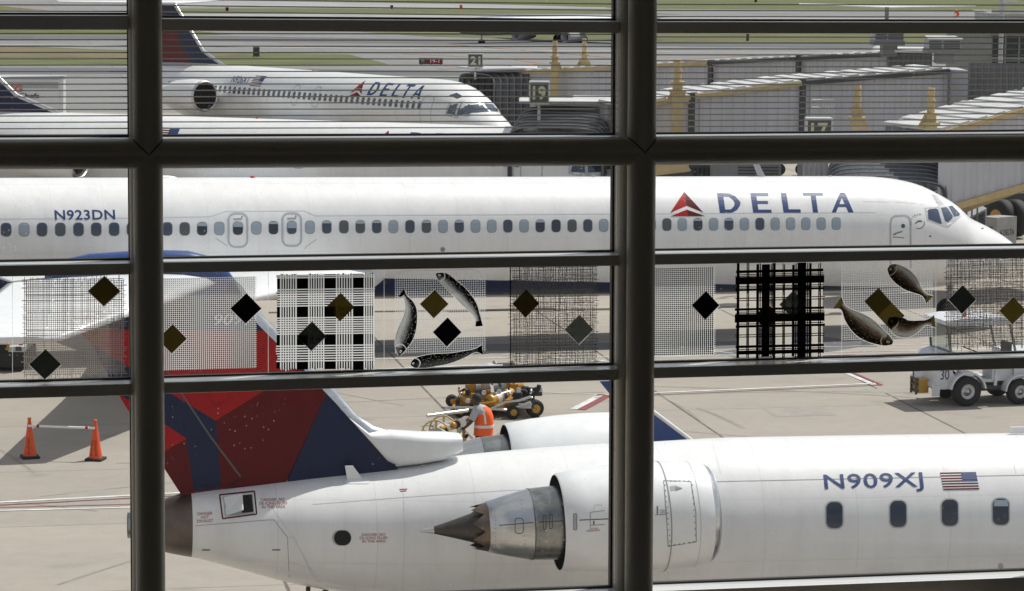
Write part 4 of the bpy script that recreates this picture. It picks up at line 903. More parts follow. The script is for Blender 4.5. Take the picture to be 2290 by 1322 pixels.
# engines
def engine(s):
    A = C1.pl(945, 1190, -2.15); Bp = C1.pl(1595, 1149, -2.15); Ax = (Bp - A).normalized(); A0 = C1.pl(1245, 1168.5, -2.15)
    if s > 0: A0 = Vector((A0.x, -A0.y, A0.z)); Ax = Vector((Ax.x, -Ax.y, Ax.z))
    e = MB(); k = 1 / 151.0
    cowl = [(-.0, .690), (.02, .712), (.35, .752), (.8, .792), (1.3, .808), (1.75, .797), (1.95, .780), (2.12, .752), (2.19, .728)]
    e.lathe(A0, Ax, cowl, 56); cw = e.build('engine_cowl', M['white'], crj, False)
    q = MB(); q.lathe(A0, Ax, [(.004, .686), (.25, .70), (.7, .68)], 48); q.build('duct_liner', M['duct'], cw, False)
    q = MB(); q.lathe(A0, Ax, [(2.191, .728), (2.25, .698), (2.30, .64), (2.29, .585), (2.2, .55), (1.7, .54)], 56)
    q.build('inlet_lip', M['metal'], cw, False)
    q = MB(); q.lathe(A0, Ax, [(.68, .69), (.69, .1)], 40); q.build('fan_duct', M['darkin'], cw, False); q = MB(); q.lathe(A0, Ax, [(1.8, .545), (1.81, .05)], 40); q.build('fan', M['darkin'], cw, False)
    q = MB(); q.lathe(A0, Ax, [(.6, .55), (.1, .545), (-.06, .535), (-.40, .515)], 48); q.build('core_shroud', M['shroud'], cw, False)
    q = MB(); q.lathe(A0, Ax, [(-.405, .517), (-.72, .445), (-1.03, .365), (-1.035, .345), (-.6, .36)], 48); q.build('core_cowl', M['metal'], cw, False)
    # chevron nozzle
    q = MB(); n = 48; x = Ax.cross(Vector((0, 0, 1))).normalized(); y = x.cross(Ax); v0 = []; v1 = []
    for i in range(n * 2):
        an = math.pi * i / n; ph = (i % 12) / 12; tri = 1 - abs(ph * 2 - 1); d0 = (x * math.cos(an) + y * math.sin(an)); v0.append(A0 + Ax * -1.03 + d0 * .355); v1.append(A0 + Ax * (-1.10 - .17 * tri) + d0 * (.335 - .035 * tri))
    N = len(v0); q.add(v0 + v1, [(i, (i + 1) % N, N + (i + 1) % N, N + i) for i in range(N)], 0, True); q.build('chevron_nozzle', M['brownmetal'], cw, False)
    q = MB(); q.lathe(A0, Ax, [(-.85, .31), (-.86, .0)], 40); q.build('nozzle_interior', M['darkin'], cw, False)
    q = MB(); q.lathe(A0, Ax, [(-.9, .285), (-1.2, .225), (-1.5, .135), (-1.80, .052)], 36); q.build('exhaust_plug', M['plug'], cw, False)
    q = MB(); q.lathe(A0, Ax, [(-1.80, .052), (-2.0, .012)], 20, cap1=True); q.build('plug_tip', M['metal'], cw, False)
    # pylon
    p = MB(); yy = A0.y; w = 1 if yy > 0 else -1
    top = [A0 + Ax * t for t in (.1, 1.9)]; p.slab([Vector((top[0].x - .55, w * 1.0, top[0].z - .16)), Vector((top[1].x, w * 1.0, top[1].z - .16)), Vector((top[1].x - .1, w * 1.6, top[1].z - .14)), Vector((top[0].x - .15, w * 1.6, top[0].z - .14))], (0, 0, .28)); p.build('pylon', M['white'], crj, False)
    # seams and panels on the outer side of the near engine
    return A0, Ax, cw
M['duct'] = mat('fan_duct_liner', (0.05, 0.052, 0.045), .45, .6, var=.2)
M['plug'] = mat('exhaust_plug_metal', (0.10, 0.088, 0.08), .42, .85, var=.3, vscale=6)
A0, Ax, ecw = engine(-1); engine(1)
eb = MB(); eb.lathe(A0, Ax, [(0, .712), (.35, .752), (.8, .792), (1.3, .808), (1.75, .797), (1.95, .780), (2.12, .752), (2.24, .705), (2.3, .64)], 56)
eb.lathe(A0, Ax, [(.1, .545), (-.06, .535), (-.40, .515)], 48); eb.lathe(A0, Ax, [(-.405, .517), (-.72, .445), (-1.03, .365)], 48)
EB = BVHTree.FromPolygons([tuple(v) for v in eb.v], eb.f)
def seamE(pts, w, m='seam', closed=False, name='panel_seam', off=.003): return stick(flat(line2d(pts, w, closed), 12), lambda x, y: C1.hit(x, y, off, EB), name, M[m], ecw)
def ringE(t, r, w, m='seam'):
    b = MB(); b.lathe(A0, Ax, [(t - w / 2, r + .0035), (t + w / 2, r + .0035)], 56); return b.build('cowl_joint', M[m], ecw, False, recalc=False)
ringE(1.52, .805, .016); ringE(1.955, .780, .012, 'seamlt'); ringE(-.403, .517, .016, 'dkgrey')
seamE([(1093, 1177), (1190, 1169), (1255, 1165), (1420, 1158)], 2, 'dkgrey'); seamE(rrect(1161, 1176, 18, 34, 6), 1.6, 'dkgrey', True)
for x, y in ((1218, 1168), (1232, 1166)): seamE(rrect(x, y, 6, 32, 1), 1.8, 'dkgrey', True, 'latch')
stick(flat([rrect(1286, 1167, 7, 36, 1.5)], 12), lambda x, y: C1.hit(x, y, .004, EB), 'latch', M['ltgrey'], ecw); seamE(rrect(1286, 1167, 7, 36, 1.5), 1.6, 'grey', True, 'latch_frame', .006)
seamE([(1320, 1180), (1320, 1146), (1352, 1142)], 1.6); seamE([(1320, 1175), (1352, 1173)], 1.6); seamE([(1328, 1143), (1330, 1129), (1345, 1127), (1347, 1142)], 1.6, 'seamlt')
stick(flat([rrect(1328, 1169, 3, 8, 1)], None), lambda x, y: C1.hit(x, y, .004, EB), 'latch', M['dkgrey'], ecw)
seamE([(1484, 1075), (1545, 1077), (1556, 1145), (1557, 1212), (1494, 1222), (1490, 1150)], 1.7, 'grey', True, 'access_panel')
seamE([(1465, 1152), (1490, 1150)], 1.6, 'grey'); stick(flat([rrect(1470, 1141, 4, 18, 1)], None), lambda x, y: C1.hit(x, y, .004, EB), 'latch', M['grey'], ecw)
dt = MB(); 
def dotsE(pts, r, m='dkgrey'):
    b = MB()
    for x, y in pts: b.poly([C1.hit(x + r * math.cos(a), y + r * math.sin(a), .005, EB) for a in (0, 1.05, 2.1, 3.14, 4.19, 5.24)])
    b.build('fastener_row', M[m], ecw, False, recalc=False)
dotsE([(1487 + i * 1.1, 1085 + i * 12.5) for i in range(11)] + [(1548 + i * .9, 1085 + i * 14) for i in range(9)] + [(1497 + i * 11, 1220 - i * 1.8) for i in range(6)] + [(1490 + i * 10, 1076) for i in range(6)], 1.3)
dotsE([(1165 + i * .9, 1118 + i * 9) for i in range(14)] + [(1108, 1155 + i * 9) for i in range(8)], .9)
stick(flat([[(1498, 1088), (1512, 1086), (1526, 1092), (1500, 1098)]], None), lambda x, y: C1.hit(x, y, .004, EB), 'scoop', M['ltgrey'], ecw); stick(flat([[(1510, 1090), (1527, 1092), (1511, 1097)]], None), lambda x, y: C1.hit(x, y, .007, EB), 'scoop', M['grey'], ecw)
stick(lettering('WARNING STAND\nCLEAR OF\nHAZARD AREA', (1474, 1148), (18, -1), (0, -8)), lambda x, y: C1.hit(x, y, .004, EB), 'stencil', M['redmark'], ecw)
stick(lettering('CAUTION\nPRESSURE RELIEF', (1312, 1190), (30, -3), (0, -8)), lambda x, y: C1.hit(x, y, .004, EB), 'stencil', M['redmark'], ecw)
# fuselage marks
seamC([(1590, 1077.5), (2400, 1060.5)], 1.5, 'seam'); seamC([(700, 1128), (905, 1112), (1130, 1097), (1185, 1095)], 1.3, 'seamlt')
seamC([(899, 1062), (903, 1120), (905, 1200), (900, 1322)], 1.2, 'seamlt'); seamC([(437, 1176), (600, 1163), (613, 1163), (643, 1202), (647, 1292)], 1.3)
seamC([(572, 1086), (655, 1200), (705, 1290), (740, 1330)], 1.1, 'seamlt'); seamC([(645, 1202), (658, 1202), (700, 1290)], 1.0, 'seamlt'); seamC([(647, 1258), (690, 1268), (702, 1281)], 1.0, 'seamlt')
seamC([(1592, 985), (1604, 1030), (1612, 1060)], 1.0, 'seamlt'); seamC([(2248, 968), (2262, 1010), (2272, 1060)], 1.0, 'seamlt')
for x in (461, 618): stick(flat([[(x - 9, 1228), (x + 9, 1228), (x + 9, 1231.5), (x - 9, 1231.5)]], None), lambda a, c: hitC(a, c), 'vent_slot', M['grey'], crj)
ptxt = dict(step=None)
for body, o, bx, hy in (('DANGER\nHOT\nEXHAUST', (441, 1169), (36, -1.5), (-1, -23)), ('DANGER: NO\nDE-ICING FLUID\nIN THIS AREA', (581, 1138), (62, -2), (-2, -23)), ('DANGER: NO\nDE-ICING FLUID\nIN THIS AREA', (805, 1214), (62, -1), (-1, -21))):
    stick(lettering(body, o, bx, hy, 20, .0), lambda x, y: hitC(x, y, .004), 'warning_stencil', M['redmark'], crj)
stick(flat([[(893, 1094), (911, 1093), (911, 1095), (893, 1096)], [(895, 1098), (909, 1097), (909, 1099), (895, 1100)]], None), lambda x, y: hitC(x, y), 'small_placard', M['redmark'], crj)
# APU air inlet with its open door
IN = [(499, 1111), (565, 1105), (569, 1149), (503, 1155)]
seamC([(491, 1107), (569, 1099), (574, 1150), (498, 1160)], 3.2, 'maroon', True, 'inlet_border', .004)
stick(flat([IN], 14), lambda x, y: hitC(x, y, .006), 'inlet_frame', M['ltgrey'], crj)
stick(flat([[(540, 1109), (563, 1107), (567, 1145), (541, 1148)]], 14), lambda x, y: hitC(x, y, .010), 'inlet_opening', M['darkin'], crj)
b = MB(); q = [hitC(501, 1114, .02), hitC(541, 1107, .02) - C1.lray(541, 1107) * .2, hitC(543, 1141, .02) - C1.lray(543, 1141) * .2, hitC(506, 1153, .02)]; b.slab(q, (q[1] - q[0]).cross(q[3] - q[0]).normalized() * .02); b.build('inlet_door', M['white'], crj, False)
# round drain opening
stick(flat([rrect(764, 1203, 43, 35, 17, 8)], 8), lambda x, y: hitC(x, y, .004), 'air_outlet_rim', M['ltgrey'], crj)
o_ = stick(flat([rrect(766, 1203, 38, 33, 16, 8)], 8), lambda x, y: hitC(x, y, .007), 'air_outlet', M['darkin'], crj)
# blade antenna
b = MB(); base = hitC(795, 1074, -.03); tipp = C1.pl(779, 1042, base.y - .02)
b.slab([base + Vector((-.12, 0, 0)), base + Vector((.14, 0, 0)), tipp + Vector((.07, 0, 0)), tipp + Vector((-.05, 0, 0))], (0, .025, 0)); b.build('blade_antenna', M['white'], crj, False)
stick(flat([rrect(798, 1076, 58, 13, 5)], 6), lambda x, y: hitC(x, y, .006), 'antenna_base', M['white'], crj)
# windows, registration, flag
wins = []
for i, (x, y) in enumerate(((1866, 1152), (2008.5, 1149.4), (2124, 1146.6), (2238, 1144.6), (2351, 1142), (2465, 1140), (2578, 1137))):
    r = stick(flat([rrect(x, y, 41, 64, 15, 6)], 10), lambda a, c: hitC(a, c, .004), 'cabin_window', M['ltgrey'], crj)
    stick(flat([rrect(x, y, 35.5, 58, 13.5, 6)], 10), lambda a, c: hitC(a, c, .007), 'pane', M['glassdark'], r)
    if i == 3: stick(flat([[(x - 14, y - 26), (x + 14, y - 26), (x + 16.5, y - 12), (x - 16.5, y - 12)]], 10), lambda a, c: hitC(a, c, .010), 'blind', M['shade'], r)
stick(lettering('N909XJ', (1846, 1104.5), (221, -5.5), (-5, -43), 9, .010, 1.06), lambda x, y: hitC(x, y, .006), 'registration', M['textblue'], crj)
put_flag(lambda x, y, o: hitC(x, y, o), (2110, 1096), (80, -1.5), (-8, -38.5), crj, 8)
stick(flat([rrect(2238, 1266, 12, 13, 6)], None), lambda x, y: hitC(x, y), 'static_port', M['ltgrey'], crj)
# far wing with its blue winglet, near wing, gear and roof aerial
for s in (-1, 1):
    wing('wing', M['white'], crj, [((9.2, s * .9, -1.15), 5.4, .10), ((5.0, s * 5.2, -1.5), 3.0, .10), ((.5, s * 11.2, -1.75), 1.6, .08)])
T = [C1.pl(*q, 11.3) for q in ((1341, 853), (1368, 852), (1580, 1011), (1640, 1100), (1520, 1100), (1462, 1003))]
b = MB(); b.slab(T, (0, .05, 0))
wl = b.build('winglet', M['blue'], crj, False)
e0, e1 = C1.pl(1368, 851, 11.3), C1.pl(1580, 1010, 11.3); MB().tube([e0, e1, C1.pl(1640, 1100, 11.3)], .04, 8).build('winglet_edge', M['white'], wl, False)
for s in (-1, 1): wheelset(crj, -.6, s * 2.0, -2.15, .5, .22, -1.0, M['ltgrey'])
wheelset(crj, 16.4, 0, -2.45, .27, .16, -1.1, M['ltgrey'])
b = MB(); p = C1.pl(705, 1316, 0); b.cyl((p.x - .1, 0, p.z + .1), (p.x - .12, 0, p.z - .22), .035); b.beam((p.x - .12, 0, p.z - .2), (p.x + .25, 0, p.z + .02), .05, .04); b.beam((p.x - .22, 0, p.z - .2), (p.x + .1, 0, p.z - .16), .06, .04); b.build('drain_mast', M['black'], crj, False)
b = MB(); p = C1.pl(2280, 966, 0); b.box((p.x, 0, p.z + .03), (.3, .05, .1)); b.build('roof_aerial', M['white'], crj, False)
# ------------------------------------------------------------------ the twin jets behind
_ex = frame_m((0, 0, 0), R_(15.38), R_(-.817))
O = Vector((9.646, 83.57, 3.45)) + _ex.to_3x3() @ Vector((0, 1.62, -.39))
M['mdskin'] = livery('airliner_paint', WHITE, NAVY, -1.12, -.0318, -13.9)
def md_stations(nose, tail_len, up=1.67):
    """nose: x of the nose tip. Fuselage constant from 5.5 m behind it to where the tail tapers."""
    n = nose; return [(n - tail_len, 1.05, .75, .12), (n - tail_len + 1.2, 1.32, .32, .42), (n - tail_len + 3.2, 1.52, -.45, .92), (n - tail_len + 6, 1.62, -1.25, 1.38), (n - tail_len + 9, 1.665, -1.72, 1.62), (n - tail_len + 11.5, up, -1.86, 1.67),
        (n - 6.2, up, -1.88, 1.67), (n - 5.2, 1.655, -1.88, 1.67), (n - 4.55, 1.60, -1.86, 1.655), (n - 3.8, 1.46, -1.82, 1.60), (n - 3.0, 1.13, -1.75, 1.50), (n - 2.5, .85, -1.70, 1.40), (n - 2.0, .44, -1.62, 1.25), (n - 1.3, .11, -1.46, 1.0), (n - .85, -.13, -1.30, .80), (n - .35, -.47, -1.07, .48), (n - .1, -.66, -.92, .25), (n, -.78, -.82, .05)]
md = thing('airliner', 'long white airliner across the middle with N923DN and a large blue word on its side', 'airplane', frame_m(O, R_(15.38), R_(-.817)))
C2 = Craft(md); NX = 6.93
B2 = Body(md_stations(NX, 46), 64, .3); C2.surf.append(B2.bvh)
f_ = MB(); f_.loft(B2.rings, 0, True); f_.build('fuselage', M['mdskin'], md, False)
hitM = lambda x, y, o=.005: C2.hit(x, y, o, B2.bvh)
def seamM(pts, w, m='seamlt', closed=False, name='panel_seam', off=.004): return stick(flat(line2d(pts, w, closed), 10), lambda x, y: hitM(x, y, off), name, M[m], md)
WX = [13.5, 53.9, 93.9, 134.8, 175.6, 215.2, 255.2, 295, 335, 374, 413, 452, 490.4, 532, 573.3, 611.5, 652.4, 693, 730.7, 769, 805.7, 842.5, 879.6, 916.8, 953.6, 990.7, 1027, 1063.4, 1099.7, 1135.7, 1172, 1208, 1243.5, 1279.4, 1314.5, 1350, 1385.5, 1421, 1456.5, 1491.3, 1525.8, 1560.7, 1595.7, 1630, 1664.7, 1699.2, 1733.7, 1768, 1802, 1836.3, 1870]
LIGHT = {53.9, 490.4, 573.3, 693, 879.6, 990.7, 1063.4, 1099.7, 1172, 1350, 1525.8, 1595.7, 1664.7, 1733.7, 1768, 1802, 1836.3, 1870}
HALFS = {452: .3, 532: .4, 652.4: .55, 730.7: .2, 805.7: .25, 842.5: .2, 953.6: .22, 1027: .15, 611.5: .15, 1208: .15, 1560.7: .2, 1630: .15}
WX = [-27.0 - 40.6 * i for i in range(6)][::-1] + WX
wbase = {}
for x in WX:
    y = float(np.interp(x, [-300, 13.5, 430, 760, 1300, 1500, 1870], [516, 514, 512, 507.5, 505, 502.3, 500.2])); sc = float(np.interp(x, [13, 760, 1870], [1.0, .93, .86]))
    ww, wh = 22.5 * sc if x < 600 else 20.5 * sc + .8, 29.5 * (1 - (1 - sc) * .75)
    fr = stick(flat([rrect(x, y, ww + 2.2, wh + 2.2, ww * .42, 5)], 7), lambda a, c: hitM(a, c, .004), 'cabin_window', M['seam'], md)
    pn = stick(flat([rrect(x, y, ww, wh, ww * .4, 5)], 7), lambda a, c: hitM(a, c, .007), 'pane', M['shade'] if x in LIGHT else M[('glassdark', 'pane2', 'pane2', 'pane3')[int(x * 7) % 4]], fr)
    if x in HALFS:
        h = HALFS[x] * wh; stick(flat([[(x - ww * .36, y - wh * .48), (x + ww * .36, y - wh * .48), (x + ww * .49, y - wh * .3), (x + ww * .49, y - wh / 2 + max(h, wh * .21)), (x - ww * .49, y - wh / 2 + max(h, wh * .21)), (x - ww * .49, y - wh * .3)]], 7), lambda a, c: hitM(a, c, .010), 'blind', M['shade'], fr)
# overwing exits, front door
for x, y, w, h in ((532, 515, 42, 75), (652.5, 513.5, 42, 73)):
    d = seamM(rrect(x, y, w, h, 15, 6), 4.6, 'doorline', True, 'exit_hatch')
    stick(flat([rrect(x + 9, y - 30, 3, 3, 1.4)], None), lambda a, c: hitM(a, c), 'latch', M['dkgrey'], d)
    stick(flat([[(x - 10, y - 26), (x + 10, y - 27), (x + 10, y - 24), (x - 10, y - 23)]], None), lambda a, c: hitM(a, c), 'placard', M['seam'], d)
d = seamM([(1991.5, 600), (1991, 500), (1994, 488), (2002, 483), (2024, 482), (2032, 486), (2036, 496), (2037, 600)], 4, 'doorline', False, 'cabin_door')
stick(flat([rrect(2019.5, 505.5, 9, 9.5, 4.4, 6)], None), lambda a, c: hitM(a, c, .006), 'door_window', M['screen'], d)
stick(flat([[(1996, 524), (2004, 520), (2018, 516), (2018, 519), (2006, 523), (2000, 527)], [(1996, 529), (2022, 531), (2022, 533), (1996, 531)]], None), lambda a, c: hitM(a, c, .006), 'door_handle', M['grey'], d)
# round badge with its curved word
bd = MB(); cx, cy = 2055, 499
stick(flat([[(cx + r1 * math.cos(a0), cy + r1 * math.sin(a0) * 1.05), (cx + r1 * math.cos(a1), cy + r1 * math.sin(a1) * 1.05), (cx + r2 * math.cos(a1), cy + r2 * math.sin(a1) * 1.05), (cx + r2 * math.cos(a0), cy + r2 * math.sin(a0) * 1.05)] for a0, a1, r1, r2 in [(i * .2 - .3, i * .2 - .1, 12.6, 10.8 + abs(i - 6) * .12) for i in range(12)]], None), lambda a, c: hitM(a, c, .006), 'badge', M['dkgrey'], md)
for k in range(3):
    stick(flat(line2d([(cx - 10 + k * 3.2, cy + 1 - k * 3), (cx - 5 + k * 3.2, cy - 1 - k * 2), (cx - 1 + k * 3, cy - 4 + k * .5), (cx + 4 + k * 2, cy - 7 + k * 2)], 1.5), None), lambda a, c: hitM(a, c, .006), 'badge_swirl', M['dkgrey'], md)
for i, ch in enumerate('SKYTEAM'):
    an = math.radians(172 + i * 17.5); q = (cx + 16.5 * math.cos(an), cy + 17 * math.sin(an)); t = (-math.sin(an), math.cos(an)); u = (math.cos(an), math.sin(an))
    stick(lettering(ch, (q[0] - t[0] * 1.7, q[1] - t[1] * 1.7), (t[0] * 3.4, t[1] * 3.4), (u[0] * 4, u[1] * 4)), lambda a, c: hitM(a, c, .006), 'badge_letter', M['dkgrey'], md)
# titles
D_X = [1603, 1677.5, 1745.5, 1794.5, 1860]; D_W = [52, 43.5, 40.5, 46.5, 51.5]; 
pol = []
base = lambda x: 476.6 - .0045 * (x - 1603)
for (c, w, ps), x, wd in zip(DELTA2D, D_X, D_W):
    for p in ps:
        lean = 0 if c == 'A' else -6.5
        pol.append([(x + (7 if c != 'A' else 0) + a * wd * .95 + b * (lean if c != 'T' else -6), base(x) - b * 44.5) for a, b in p])
stick(flat(pol, 7), lambda a, c: hitM(a, c, .006), 'airline_name', M['textblue'], md)
widget(lambda x, y, o: hitM(x, y, o + .001), (1530, 429), (1499, 484), (1577, 483.5), md, 7)
stick(lettering('N923DN', (123, 492.5), (135, -1), (-1.5, -22.5), 8, .016, 1.05), lambda a, c: hitM(a, c, .006), 'registration', M['textblue'], md)
seamM([(-200, 491), (290, 487.5), (470, 484.5), (504, 473), (680, 471.5), (706, 482.5), (1360, 478.5), (1450, 478), (1960, 475.2)], 1.5, 'seamlt')
seamM([(1930, 451), (2010, 452), (2066, 457)], 1.0, 'seamlt'); seamM([(482, 533), (508, 550)], 1.2, 'seam'); seamM([(681, 557), (687, 550), (708, 535)], 1.2, 'seam')
stick(flat([rrect(990, 558, 11, 11, 5.4, 6)], None), lambda a, c: hitM(a, c), 'static_port', M['seam'], md); stick(flat([rrect(990, 558, 6, 6, 2.9, 5)], None), lambda a, c: hitM(a, c, .008), 'static_port', M['grey'], md)
seamM([(1080, 623), (1072, 608), (1060, 603), (900, 606), (890, 612)], 1.3, 'seamlt', False, 'cargo_door')
# cockpit glazing
for nm, m_, P, off in (('windscreen_surround', 'greywhite', [(2067, 465), (2096, 462), (2098, 459), (2120, 461), (2150, 484), (2141, 492), (2121, 510), (2114, 509), (2073, 493)], .004),):
    ws = stick(flat([P], 8), lambda a, c: hitM(a, c, off), nm, M[m_], md)
for P in ([(2075, 470), (2080, 468), (2094, 466.5), (2098, 470), (2106, 500), (2103, 501), (2076, 490)], [(2104, 465), (2115, 463.5), (2119, 466), (2131, 484), (2129, 489), (2120, 497), (2113, 494)], [(2121, 462), (2129, 460), (2147, 479), (2144, 483), (2134, 485)]):
    stick(flat([P], 6), lambda a, c: hitM(a, c, .008), 'cockpit_window', M['screen'], ws)
stick(flat([[(2082, 433), (2094, 436), (2112, 458), (2102, 459), (2094, 456)]], 6), lambda a, c: hitM(a, c, .004), 'eyebrow_surround', M['greywhite'], md)
stick(flat([[(2085, 436.5), (2092, 438), (2108, 455), (2101, 456.5), (2096, 453)]], 6), lambda a, c: hitM(a, c, .008), 'eyebrow_window', M['ltgrey'], md)
for x, y in ((2080, 528.5), (2197, 511)): stick(flat([rrect(x, y, 5, 3.4, 1.6)], None), lambda a, c: hitM(a, c, .006), 'sensor_port', M['dkgrey'], md)
# roof fittings: red beacon, fairing, blade antenna
pb = C2.pl(565, 397); b = MB(); b.sphere((pb.x, 0, pb.z - .02), .09, 12, 0, (1, 1, .8)); bc = b.build('beacon', M['red'], md, False); b = MB(); b.sphere((pb.x, 0, pb.z - .05), .16, 12, 0, (1, .6, .45)); b.build('beacon_base', M['ltgrey'], bc, False)
pb = C2.pl(360, 395); b = MB(); b.sphere((pb.x, 0, pb.z - .06), .1, 12, 0, (5, 1.6, 1)); b.build('aerial_fairing', M['white'], md, False)
for x, y in ((1327, 396), (2047 - 190, 395)):
    pb = C2.pl(x, y); b = MB(); b.box((pb.x, 0, pb.z), (.1, .05, .07)); b.build('small_aerial', M['ltgrey'], md, False)
a, c, e, g = C2.pl(1697, 396), C2.pl(1712, 396), C2.pl(1697.5, 366), C2.pl(1685, 366); b = MB(); b.slab([a, c, e, g], (0, .05, 0)); b.build('blade_antenna', M['ltgrey'], md, False)
# wings
for s in (-1, 1):
    wing('wing', M['white'], md, [((-13.7, s * 1.3, -1.15), 7.2, .12), ((-17.6, s * 6.5, -.85), 4.3, .11), ((-23.2, s * 15.9, -.35), 1.15, .10)])
def mdtail(p, x_inlet, zf=.25, nose=NX, L=46):
    for s in (-1, 1):
        b = MB(); ax = Vector((1, 0, 0)); o = Vector((x_inlet, s * 2.75, zf)); b.lathe(o, ax, [(-4.3, .42), (-3.9, .52), (-2.8, .76), (-1.4, .88), (-.4, .89), (-.12, .86)], 36); cw = b.build('engine_cowl', M['white'], p, False)
        b = MB(); b.lathe(o, ax, [(-.12, .86), (0, .81), (.02, .77), (-.1, .73), (-.5, .72)], 36); b.build('inlet_lip', M['metal'], cw, False)
        b = MB(); b.lathe(o, ax, [(-.45, .73), (-.46, .03)], 36); b.build('fan', M['darkin'], cw, False); b = MB(); b.lathe(o, ax, [(-4.1, .45), (-4.0, .02)], 24); b.build('exhaust_core', M['darkin'], cw, False)
        b = MB(); b.box((x_inlet - 2.2, s * 1.9, zf + .1), (3.0, 1.3, .3)); b.build('pylon', M['white'], p, False)
mdtail(md, -26.5, .35)
FT = NX - 46
wing('tail_fin', M['navy'], md, [((FT + 9, 0, 1.4), 6.6, .09), ((FT + 4.3, 0, 6.1), 4.4, .09)], True); wing('tailplane', M['white'], md, [((FT + 5.0, 0, 6.1), 3.6, .09), ((FT + .9, -6.1, 6.2), 1.4, .08)]); wing('tailplane', M['white'], md, [((FT + 5.0, 0, 6.1), 3.6, .09), ((FT + .9, 6.1, 6.2), 1.4, .08)])
zg = -3.0
wheelset(md, C2.pl(2123, 690, 0).x, 0, C2.pl(2123, 697, 0).z + .05, .34, .2, -1.5, M['ltgrey'])
for s in (-1, 1): wheelset(md, -18.2, s * 2.55, -2.45, .52, .35, -1.2, M['ltgrey'])

